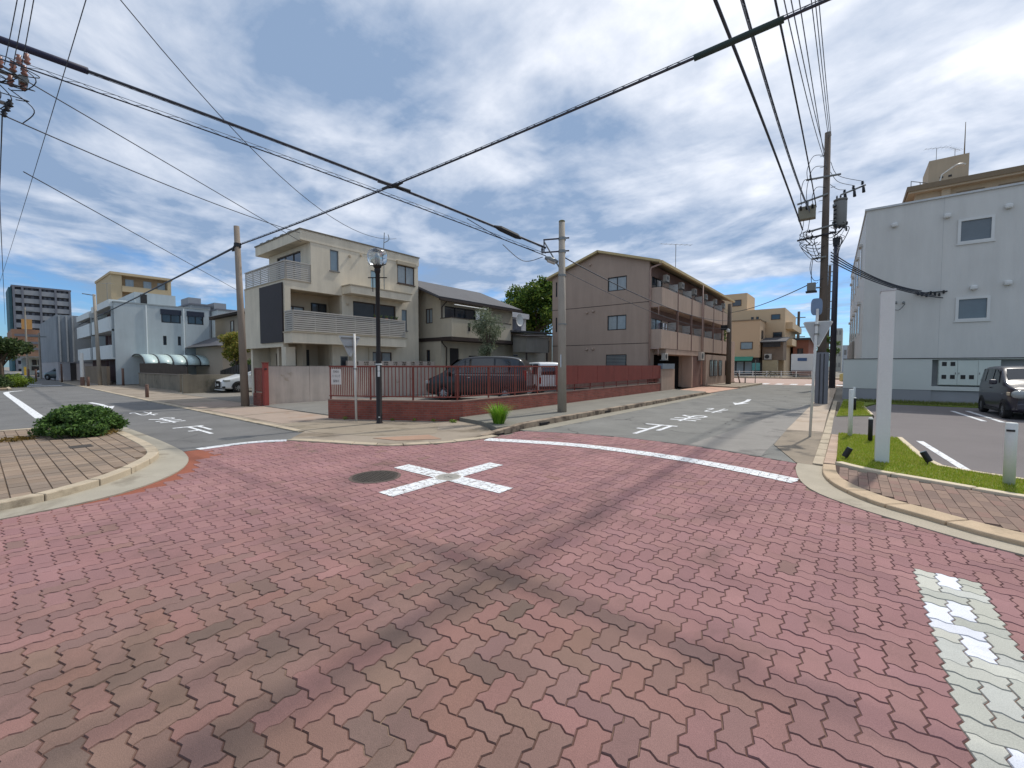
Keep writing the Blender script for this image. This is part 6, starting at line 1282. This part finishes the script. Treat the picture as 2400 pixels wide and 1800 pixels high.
def make_wheel(t, x, y, r, w, sgn, spokes=9):
    wh = part('wheel', _wheel_ring(x, y, r, w, sgn), TYRE, t, True)
    mb = MB(); yo = y+sgn*(w/2-.012); n = spokes
    for k in range(n):
        a = 6.283*k/n; c, s_ = math.cos(a), math.sin(a); p = (-s_*.022, c*.022); q = (-s_*.03, c*.03); R0, R1 = .05, r*.68
        f = [(x+c*R0+p[0], yo, r+s_*R0+p[1]), (x+c*R1+q[0], yo-sgn*.01, r+s_*R1+q[1]), (x+c*R1-q[0], yo-sgn*.01, r+s_*R1-q[1]), (x+c*R0-p[0], yo, r+s_*R0-p[1])]
        mb.quad(*(f if sgn < 0 else f[::-1]))
    a = mb.ring([(x+r*.7*math.cos(6.283*k/24), yo-sgn*.02, r+r*.7*math.sin(6.283*k/24)) for k in range(24)]); b = mb.ring([(x+r*.62*math.cos(6.283*k/24), yo, r+r*.62*math.sin(6.283*k/24)) for k in range(24)]); mb.bridge(a, b)
    c = mb.ring([(x+.06*math.cos(6.283*k/12), yo+sgn*.005, r+.06*math.sin(6.283*k/12)) for k in range(12)]); mb.f.append(tuple(c))
    part('rim', mb, RIM, wh)
    d = MB(); e = d.ring([(x+r*.66*math.cos(6.283*k/24), yo-sgn*.03, r+r*.66*math.sin(6.283*k/24)) for k in range(24)]); d.f.append(tuple(e)); part('hub_shadow', d, TRIM, wh)
def _wheel_ring(x, y, r, w, sgn):
    mb = MB(); prof = [(r*.68, -w/2), (r*.9, -w/2), (r*.99, -w*.36), (r, 0), (r*.99, w*.36), (r*.9, w/2), (r*.68, w/2), (r*.66, 0)]
    rings = [mb.ring([(x+q*math.cos(6.283*k/28), y+u, r+q*math.sin(6.283*k/28)) for k in range(28)]) for q, u in prof]
    for a, b in zip(rings, rings[1:]+rings[:1]): mb.bridge(a, b)
    return mb
def make_car(name, label, loc, rz, st, pm, wheels, r, side, ws=None, rear=None, cat='car', extra=None, spokes=9, group=None, arch=True):
    t = thing(name, label, cat, loc, rz, group); ORG[t.name] = Vector((0, 0, 0))
    bd = part('body', car_body(st), pm, t, True)
    m = bd.modifiers.new('sub', 'SUBSURF'); m.levels = m.render_levels = 2
    for x in wheels:
        for sgn in (1, -1):
            w = [s_[1] for s_ in st if abs(s_[0]) < 99]; hw = max(w)
            if arch:
                mb = MB(); a = mb.ring([(x+r*1.16*math.cos(math.pi*k/14), sgn*(hw+.004), r+r*1.16*math.sin(math.pi*k/14)) for k in range(15)]); b = mb.ring([(x+r*1.16*math.cos(math.pi*k/14), sgn*(hw-.2), r+r*1.16*math.sin(math.pi*k/14)) for k in range(15)])
                mb.f.append(tuple(a)); mb.bridge(a, b, False); part('wheel_arch', mb, TRIM, t)
            make_wheel(t, x, sgn*(hw-.07), r, .18, sgn, spokes)
    for (x0, x1, f0, f1, sl) in side:
        for sgn in (1, -1):
            mb = MB(); n = 5; lo = []; hi = []
            for k in range(n+1):
                x = x0+(x1-x0)*k/n; p = side_at(st, x, f0); q = side_at(st, min(st[0][0], max(st[-1][0], x+sl*(1-k/n))), f1)
                lo.append((p[0], sgn*(p[1]+.012), p[2])); hi.append((q[0], sgn*(q[1]+.012), q[2]))
            a = mb.ring(lo); b = mb.ring(hi); mb.bridge(a, b, False); part('side_window', mb, CARGL, t, True)
    def cross(i, f0, f1, off, nm):
        a, b = st[i], st[i+1]; L = lambda f, k: a[k]+(b[k]-a[k])*f
        p = []
        for f in (f0, f1):
            x, wr, zr = L(f, 0), L(f, 4), L(f, 5); p.append([(x+off[0], u*wr*.9, zr+off[1]+.012*(1-abs(u))) for u in (1, .5, 0, -.5, -1)])
        mb = MB(); r0 = mb.ring(p[0]); r1 = mb.ring(p[1]); mb.bridge(r0, r1, False); part(nm, mb, CARGL, t, True)
    if ws: cross(*ws, 'windscreen')
    if rear: cross(*rear, 'rear_window')
    if extra: extra(t)
    return t
def bx_(t, nm, m, *a, bevel=.01): return part(nm, mbox(*a), m, t, bevel=bevel)
# black people carrier behind the railing
def ex(t):
    for s_ in (1, -1):
        bx_(t, 'headlight', LENS, 2.02, 2.2, *sorted((s_*.5, s_*.76)), .66, .78); bx_(t, 'mirror', paint('paint_black', C(22, 22, 25)), 1.02, 1.16, *sorted((s_*.86, s_*1.02)), .98, 1.14, bevel=.03); bx_(t, 'door_handle', CHROME, .15, .3, *sorted((s_*.835, s_*.85)), .9, .93); bx_(t, 'door_handle', CHROME, -.75, -.6, *sorted((s_*.835, s_*.85)), .9, .93); bx_(t, 'tail_light', REDL, -2.2, -2.1, *sorted((s_*.62, s_*.76)), .8, 1.2)
        bx_(t, 'waist_trim', CHROME, -1.95, .8, *sorted((s_*.832, s_*.842)), 1.005, 1.03, bevel=0)
    bx_(t, 'grille', CHROME, 2.16, 2.235, -.5, .5, .42, .72); bx_(t, 'number_plate', PLATE, 2.236, 2.245, -.16, .16, .34, .48, bevel=0); bx_(t, 'roof_aerial', TRIM, -1.7, -1.5, -.03, .03, 1.75, 1.82)
VAN = [(2.22, .62, .28, .7, .55, .74), (2.08, .78, .2, .84, .72, .9), (1.45, .82, .18, .98, .78, 1.04), (.72, .825, .18, 1.0, .66, 1.66), (.2, .83, .18, 1.0, .68, 1.75), (-.8, .83, .18, 1.0, .68, 1.77), (-1.75, .83, .18, 1.02, .67, 1.72), (-2.1, .81, .22, 1.02, .63, 1.58), (-2.22, .74, .3, .95, .58, 1.1)]
make_car('parked_van', 'black people carrier parked behind the red railing', (-13.35, 14.45, .045), math.atan2(-.42, -.91), VAN, paint('paint_black', C(22, 22, 25)), (1.36, -1.34), .31, [(1.0, .42, .12, .84, -.42), (.36, -.85, .12, .86, 0), (-.93, -1.9, .12, .84, 0)], (2, .12, .92, (.02, .018)), None, 'van', ex, 10).scale = (1.06, 1.04, 1.13)
KEIV = [(1.6, .58, .28, .9, .52, .95), (1.5, .66, .2, 1.0, .62, 1.05), (1.1, .67, .18, 1.02, .58, 1.62), (.7, .675, .18, 1.02, .6, 1.74), (-1.3, .675, .18, 1.02, .6, 1.76), (-1.52, .67, .2, 1.0, .58, 1.7), (-1.58, .64, .26, 1., .56, 1.5)]
def ex(t):
    mb = MB(); mb.quad((-1.60, .52, 1.08), (-1.60, -.52, 1.08), (-1.575, -.46, 1.55), (-1.575, .46, 1.55)); part('rear_window', mb, CARGL, t)
    for s_ in (1, -1): bx_(t, 'tail_light', REDL, -1.6, -1.5, *sorted((s_*.55, s_*.64)), .62, .95); bx_(t, 'mirror', FR_WHITE, 1.1, 1.2, *sorted((s_*.69, s_*.82)), 1.05, 1.2, bevel=.03)
    bx_(t, 'bumper', TRIM, -1.66, -1.56, -.6, .6, .3, .48); bx_(t, 'number_plate', PLATE, -1.665, -1.66, -.16, .16, .5, .62, bevel=0)
WHP = paint('paint_white', C(222, 224, 224))
make_car('parked_van', 'small white box van parked behind the black people carrier', (-13.6, 19.6, .045), math.atan2(.55, -.84), KEIV, WHP, (1.0, -1.05), .27, [(.95, .3, .1, .82, -.1), (.2, -.55, .1, .84, 0), (-.65, -1.4, .1, .84, 0)], (1, .15, .9, (.02, .012)), None, 'van', ex)
# white car by the mossy wall
CARW = [(2.15, .5, .3, .62, .42, .66), (2.02, .72, .2, .72, .64, .78), (1.2, .8, .16, .9, .74, .96), (.45, .815, .16, .95, .62, 1.38), (-.3, .82, .16, .97, .64, 1.46), (-1.4, .81, .16, .98, .62, 1.42), (-1.95, .78, .2, .95, .58, 1.22), (-2.15, .7, .3, .9, .55, 1.0)]
def ex(t):
    for s_ in (1, -1):
        bx_(t, 'headlight', LENS, 1.75, 2.08, *sorted((s_*.48, s_*.73)), .64, .76, bevel=.03); bx_(t, 'fog_lamp', TRIM, 2.0, 2.12, *sorted((s_*.45, s_*.68)), .28, .38, bevel=.02); bx_(t, 'mirror', WHP, .75, .9, *sorted((s_*.84, s_*1.0)), .95, 1.08, bevel=.03)
    bx_(t, 'grille', TRIM, 2.08, 2.175, -.36, .36, .3, .66); bx_(t, 'number_plate', PLATE, 2.176, 2.185, -.15, .15, .40, .52, bevel=0); bx_(t, 'grille_bar', CHROME, 2.172, 2.182, -.36, .36, .66, .69, bevel=0); bx_(t, 'bumper_lip', WHP, 2.0, 2.16, -.6, .6, .14, .2)
make_car('parked_car', 'white car parked nose out behind the left concrete pole', (-28.75, 10.95, .03), R(-90), CARW, WHP, (1.35, -1.3), .31, [(.75, -.3, .14, .82, -.35), (-.4, -1.3, .14, .82, 0)], (2, .1, .92, (.02, .015)), None, 'car', ex)
# dark small car in the right-hand lot
KEI = [(1.62, .55, .28, .8, .5, .84), (1.52, .66, .2, .9, .6, .95), (.95, .71, .17, .98, .66, 1.03), (.42, .72, .17, .98, .60, 1.50), (.1, .72, .17, .98, .61, 1.56), (-1.2, .72, .17, .99, .61, 1.57), (-1.52, .71, .2, .98, .58, 1.48), (-1.62, .67, .28, .95, .55, 1.2)]
DK = paint('paint_charcoal', C(52, 50, 60))
def ex(t):
    for s_ in (1, -1):
        mb = MB(); rr = [mb.ring([(1.50+.12*q+.05, s_*(.50)+.165*c_*math.cos(6.283*k/18), .74+.125*c_*math.sin(6.283*k/18)) for k in range(18)]) for q, c_ in ((0, 1.05), (.6, .95), (1., .6))]
        for a, b in zip(rr, rr[1:]): mb.bridge(a, b)
        mb.f.append(tuple(rr[-1])); part('headlight', mb, LENS, t, True)
        bx_(t, 'indicator', mat('lens_amber', C(200, 180, 150), .2), 1.32, 1.5, *sorted((s_*.665, s_*.715)), .70, .80, bevel=.02); bx_(t, 'mirror', DK, .55, .72, *sorted((s_*.76, s_*.93)), 1.0, 1.15, bevel=.04); bx_(t, 'door_handle', TRIM, -.2, -.06, *sorted((s_*.722, s_*.74)), .86, .89); bx_(t, 'side_marker', LENS, .98, 1.02, *sorted((s_*.722, s_*.73)), .72, .75, bevel=0)
        bx_(t, 'sill', TRIM, -.75, .75, *sorted((s_*.69, s_*.735)), .17, .26)
    bx_(t, 'bumper', DK, 1.5, 1.68, -.58, .58, .28, .5, bevel=.05); bx_(t, 'grille', TRIM, 1.6, 1.66, -.3, .3, .62, .72); bx_(t, 'number_plate', mat('plate_yellow', C(196, 190, 150), .6), 1.685, 1.69, -.16, .16, .34, .46, bevel=0); bx_(t, 'badge', CHROME, 1.655, 1.665, -.04, .04, .75, .82, bevel=0)
    part('roof_aerial', MB().tube([(.1, .45, 1.55), (-.1, .45, 1.8)], .012, 5), TRIM, t)
make_car('parked_car', 'small dark car with oval headlights in the right-hand parking lot', (4.27, 20.16, .03), R(-88), KEI, DK, (1.08, -1.1), .27, [(.55, -.0, .14, .82, -.2), (-.1, -.75, .14, .84, 0), (-.85, -1.4, .14, .82, 0)], (2, .1, .92, (.02, .015)), None, 'car', ex, 8)
# distant cars
make_car('parked_car', 'dark sports car parked by the grey concrete building', (-68.5, 6.4, .02), R(-150), CARW, paint('paint_navy', C(34, 48, 56)), (1.35, -1.3), .31, [(.6, -.3, .14, .82, -.35), (-.4, -1.3, .14, .82, 0)], (2, .1, .92, (.02, .015)), None, 'car')
make_car('parked_car', 'silver car parked far down the left street', (-88, 6.8, .02), R(-160), CARW, paint('paint_silver', C(150, 152, 156)), (1.35, -1.3), .31, [(.6, -.3, .14, .82, -.35)], (2, .1, .92, (.02, .015)), None, 'car')
make_car('car', 'pale yellow car passing behind the steel pole at the crossroads', (.9, 46.5, .02), R(180), KEI, paint('paint_yellow', C(196, 182, 120)), (1.08, -1.1), .27, [(.55, -.0, .14, .82, -.2), (-.1, -.75, .14, .84, 0)], (2, .1, .92, (.02, .015)), None, 'car')
tk = thing('truck', 'white box truck parked beyond the guard rail at the crossroads', 'truck', (-4.9, 68, 0))
part('box', mbox(-6.1, -3.6, 66.5, 71, .95, 3.1), mat('truck_white', C(206, 212, 214), .5, .05, .8), tk, bevel=.03); part('lettering_band', mbox(-5.4, -4.4, 66.46, 66.5, 2.2, 2.6), mat('truck_blue', C(62, 92, 132), .6), tk); part('chassis', mbox(-6.0, -3.7, 66.4, 71, .55, .94), mat('truck_rust', C(110, 62, 52), .8), tk); part('cab', mbox(-6.0, -3.7, 71.1, 73, .5, 2.5), MATS['truck_white'], tk, bevel=.08)
for x in (-5.9, -4.0):
    for y in (67.4, 71.8): part('wheel', MB().tube([(x, y, .42), (x+.25, y, .42)], .42, 16), TYRE, tk)
bi = thing('bicycle', 'bicycle leaning against the far guard rail', 'bicycle', (-7.6, 62, 0))
for y, x in ((61.9, -8.1), (61.9, -7.1)): part('wheel', MB().tube([(x+.33*math.cos(6.283*k/20), y, .35+.33*math.sin(6.283*k/20)) for k in range(21)], .025, 5, False), TYRE, bi)
part('frame', MB().tube([(-8.1, 61.9, .35), (-7.8, 61.9, .8), (-7.3, 61.9, .75), (-7.1, 61.9, .35)], .025, 5).tube([(-7.8, 61.9, .8), (-7.6, 61.9, .35), (-7.3, 61.9, .75)], .025, 5), BLK, bi); part('handlebar', MB().tube([(-7.3, 61.7, .95), (-7.3, 62.1, .95)], .02, 5), BLK, bi); part('saddle', mbox(-7.95, -7.7, 61.84, 61.96, .86, .92), TRIM, bi)
# ================================================================ trees, shrubs, weeds
def leaves(mb, clumps, n, size, cols, seed, up=.35, asp=.55):
    """n leaf blades spread over clumps (centre, radius x, y, z, weight), denser towards each clump's skin"""
    r = random.Random(seed); mb.c = mb.c or []; W_ = [c[4] for c in clumps]
    for _ in range(n):
        cx, rx, ry, rz, w = r.choices(clumps, W_)[0]
        d = Vector((r.gauss(0, 1), r.gauss(0, 1), r.gauss(0, 1))).normalized()*(r.random()**.42)
        p = Vector((cx[0]+d.x*rx, cx[1]+d.y*ry, cx[2]+d.z*rz))
        nn = (Vector((r.gauss(0, 1), r.gauss(0, 1), r.gauss(0, 1)+up*2))).normalized(); a = nn.orthogonal().normalized()
        a.rotate(Matrix.Rotation(r.uniform(0, 6.28), 3, nn)); b = nn.cross(a); s = size*r.uniform(.6, 1.35); t = s*asp
        i = len(mb.v); mb.v += [tuple(p-a*s), tuple(p+b*t-a*s*.1), tuple(p+a*s), tuple(p-b*t-a*s*.1)]; mb.f.append((i, i+1, i+2, i+3))
        c = r.choice(cols); k = r.uniform(.8, 1.2); mb.c.append((c[0]*k, c[1]*k, c[2]*k, 1))
    return mb
def clump_set(seed, n, c, R3, r0, r1, flat=.8, wx=1.):
    r = random.Random(seed); out = []
    for _ in range(n):
        d = Vector((r.gauss(0, 1), r.gauss(0, 1), r.gauss(0, 1))).normalized()*(r.uniform(.25, 1)**.6)
        q = r.uniform(r0, r1); out.append(((c[0]+d.x*R3[0], c[1]+d.y*R3[1], c[2]+d.z*R3[2]), q, q, q*flat, q**2))
    return out
BARK = mat('bark', C(92, 80, 68), .95, .2, 6, .12, 40, .5, 30)
def tree(name, label, base, trunk, clumps, n, size, cols, seed, limbs=6, cat='tree', group=None, asp=.55, bark=None, up=.35):
    t = thing(name, label, cat, base, group=group); r = random.Random(seed); b = Vector(base)
    top = b+Vector((r.uniform(-.1, .1), r.uniform(-.1, .1), trunk[1]))
    mb = MB().tube([b, b.lerp(top, .35)+Vector((r.uniform(-.05, .05), r.uniform(-.05, .05), 0)), b.lerp(top, .7), top], [trunk[0], trunk[0]*.8, trunk[0]*.6, trunk[0]*.4], 8)
    for k in range(limbs):
        c = Vector(clumps[(k*len(clumps))//limbs][0]); s = b.lerp(top, r.uniform(.45, .95)); m = s.lerp(c, .5)+Vector((0, 0, .1*(c-s).length))
        mb.tube([s, m, c], [trunk[0]*.4, trunk[0]*.25, trunk[0]*.08], 6)
    part('trunk', mb, bark or BARK, t, True); part('crown', leaves(MB(), clumps, n, size, cols, seed, up, asp), LEAF, t); return t
G1 = [C(92, 116, 44), C(76, 102, 40), C(108, 128, 52), C(62, 88, 38), C(122, 138, 58), C(54, 78, 36)]
# low spreading juniper on the island
t = thing('shrub', 'low spreading green shrub at the edge of the tan kerb island', 'shrub', (-13.7, 1.2, .09)); sr = random.Random(11); cl = []
for k in range(70):
    a = sr.uniform(0, 6.283); q = sr.random()**.55; x = -13.4+.8*q*math.cos(a); y = 1.45+.62*q*math.sin(a)
    cl.append(((x, y, .17+.42*(1-q**2)**.7+sr.uniform(-.05, .06)), .2, .2, .12, 1.))
mb = MB()
for k in range(26):
    c = cl[k*2][0]; mb.tube([(-13.65+(c[0]+13.65)*.1, 1.2+(c[1]-1.2)*.1, .08), ((c[0]-13.65)/2, (c[1]+1.2)/2, c[2]*.6), c], [.03, .02, .01], 5)
part('stem', mb, BARK, t); part('foliage', leaves(MB(), cl, 15000, .04, [C(78, 110, 52), C(64, 92, 46), C(94, 124, 60), C(106, 134, 66), C(54, 78, 42), C(86, 116, 52)], 12, .5, .4), LEAF, t)
part('dry_foliage', leaves(MB(), [((-12.85, 1.6, .13), .3, .4, .07, 1), ((-13.2, .5, .11), .3, .3, .05, 1)], 500, .035, [C(120, 96, 50), C(104, 88, 48), C(132, 112, 60)], 13), LEAF, t)
# grass tuft by the kerb
t = thing('grass_tuft', 'tall bright green grass tuft growing beside the kerb', 'plant', (-7.05, 8.35, .1)); r = random.Random(2); mb = MB(); mb.c = []
for k in range(620):
    a = r.uniform(0, 6.283); q = r.random()**.6*.12; x = -7.05+q*math.cos(a)*1.2; y = 8.35+q*math.sin(a); h = r.uniform(.2, .66); l = h*r.uniform(.15, .95); d = a+r.gauss(0, .7); w = .006
    p = [(x, y, .1), (x+l*.35*math.cos(d), y+l*.35*math.sin(d), .1+h*.6), (x+l*math.cos(d), y+l*math.sin(d), .1+h*(1-.25*l/h))]
    e = (-math.sin(d)*w, math.cos(d)*w); i = len(mb.v); mb.v += [(p[0][0]-e[0], p[0][1]-e[1], p[0][2]), (p[0][0]+e[0], p[0][1]+e[1], p[0][2]), (p[1][0]+e[0], p[1][1]+e[1], p[1][2]), (p[1][0]-e[0], p[1][1]-e[1], p[1][2]), p[2]]
    mb.f += [(i, i+1, i+2, i+3), (i+3, i+2, i+4)]; c = r.choice([C(122, 166, 44), C(104, 150, 40), C(140, 178, 60), C(88, 132, 36), C(150, 186, 78)]); mb.c += [c, c]
part('blades', mb, LEAF, t)
wd = thing('weeds', 'small green weeds at the foot of the brick wall', 'plant', (-8.6, 8.3, .02))
for k, (x, y) in enumerate(((-8.62, 8.25), (-10.3, 7.45), (-9.7, 7.78), (-11.6, 6.75), (-9.2, 8.05))): part('weed', leaves(MB(), [((x, y, .06), .13 if k == 0 else .1, .08, .05, 1)], 90 if k == 0 else 30, .025, [C(122, 150, 52), C(98, 124, 48)], 30+k), LEAF, wd)
# olive tree in front of the cream house
cl = clump_set(21, 26, (-15.35, 17.2, 3.6), (.75, .75, .95), .28, .5)+clump_set(23, 10, (-15.3, 17.15, 2.5), (.45, .45, .55), .25, .4)
tree('olive_tree', 'grey-green olive tree in front of the cream house', (-15.3, 17.15, .05), (.14, 2.9), cl, 7000, .06, [C(132, 140, 112), C(112, 124, 96), C(152, 158, 132), C(92, 104, 78), C(122, 132, 108)], 22, asp=.25)
# large tree behind
cl = clump_set(31, 55, (-24.2, 34, 7.0), (3.6, 2.6, 2.5), .7, 1.25)+clump_set(33, 14, (-22.9, 34, 9.0), (1.4, 1.2, 1.1), .5, .85)
tree('broadleaf_tree', 'large green tree rising behind the cream outbuilding', (-24, 34.2, 0), (.38, 5.5), cl, 17000, .15, G1, 32, limbs=14)
tree('broadleaf_tree', 'bushy green tree beyond the far end of the brown block', (-12.6, 50.5, 0), (.22, 3.2), clump_set(36, 24, (-12.6, 50.5, 4.9), (1.9, 1.6, 2.0), .6, 1.0), 6500, .14, G1, 37)
tree('garden_tree', 'yellow-green garden tree behind the white car', (-31.8, 10.9, 0), (.12, 2.0), clump_set(41, 26, (-31.8, 10.9, 2.95), (1.15, 1.05, .95), .3, .55), 7500, .07, [C(150, 144, 62), C(132, 134, 56), C(166, 150, 72), C(112, 120, 48), C(176, 158, 84), C(98, 112, 46)], 42)
tree('hedge_shrub', 'dark green shrub below the yellow-green tree behind the fence', (-30.4, 11.6, 0), (.08, .9), clump_set(43, 14, (-31.2, 11.4, 1.5), (1.7, .7, .45), .3, .5), 3500, .06, [C(70, 90, 46), C(58, 78, 42), C(84, 102, 52)], 44, cat='shrub')
t = thing('pine_tree', 'cloud-pruned dark pine rising over the carport', 'tree', (-48.5, 13.5, 0)); mb = MB().tube([(-48.5, 13.5, 0), (-48.3, 13.4, 2.4), (-48.6, 13.2, 3.4)], [.14, .1, .05], 7); pads = [((-49.2, 12.8, 2.75), .9), ((-48.2, 13.0, 3.2), .8), ((-47.2, 13.6, 2.8), .8), ((-46.6, 14.2, 3.25), .9), ((-50.2, 12.2, 2.55), .6)]
for c, q in pads: mb.tube([(-48.4, 13.4, 2.2), c], [.06, .03], 5)
part('trunk', mb, BARK, t); part('crown', leaves(MB(), [(c, q, q*.8, .24, 1.) for c, q in pads], 2600, .07, [C(44, 62, 40), C(54, 72, 44), C(36, 52, 36)], 46), LEAF, t)
# left edge: street trees and bushes
for k, (x, y, hgt, lab) in enumerate(((-47.5, 1.2, 3.6, 'nearest dark street tree at the left edge'), (-56, 1.5, 3.9, 'second dark street tree behind the first at the left edge'), (-70, 1.6, 3.6, 'pale street tree farther down the left edge'))):
    tree('street_tree', lab, (x, y, 0), (.16, hgt*.62), clump_set(50+k, 20, (x, y, hgt*.82), (1.5, 1.4, .6), .4, .75), 4200, .10, [C(58, 76, 44), C(70, 90, 50), C(48, 64, 40), C(84, 98, 56)] if k < 2 else [C(132, 148, 84), C(112, 130, 72), C(146, 158, 98)], 60+k, group='street trees at the left edge')
for k, (x, y, rx, h, cols, lab) in enumerate(((-48.4, 1.8, 1.3, .85, [C(122, 144, 50), C(104, 128, 46), C(140, 156, 62)], 'bright green round bush at the left edge'), (-46.2, .7, 1.5, .75, [C(62, 80, 46), C(74, 92, 52), C(52, 68, 42)], 'dark green bush beside the bright one at the left edge'), (-60, 1.6, 2., .9, [C(92, 112, 56), C(78, 98, 50)], 'far green bush under the street trees'))):
    tree('bush', lab, (x, y, .05), (.05, h*.5), clump_set(70+k, 16, (x, y, h*.5), (rx, .9, h*.4), .25, .45), 3200, .06, cols, 80+k, cat='bush')
struct('planting_strip', mbox(-120, -42.5, -6, 1.35, -.03, .1), mat('strip_soil', C(132, 116, 96), .95, .15, .8, .08, 40)); struct('kerb', mbox(-120, -42.35, 1.35, 1.5, -.03, .13), KERB)
tree('broadleaf_tree', 'distant green tree at the far end of the right street', (-4.6, 108, 0), (.3, 4), clump_set(91, 18, (-4.6, 108, 5.6), (2.2, 2, 2.6), .8, 1.3), 3000, .22, G1, 92)
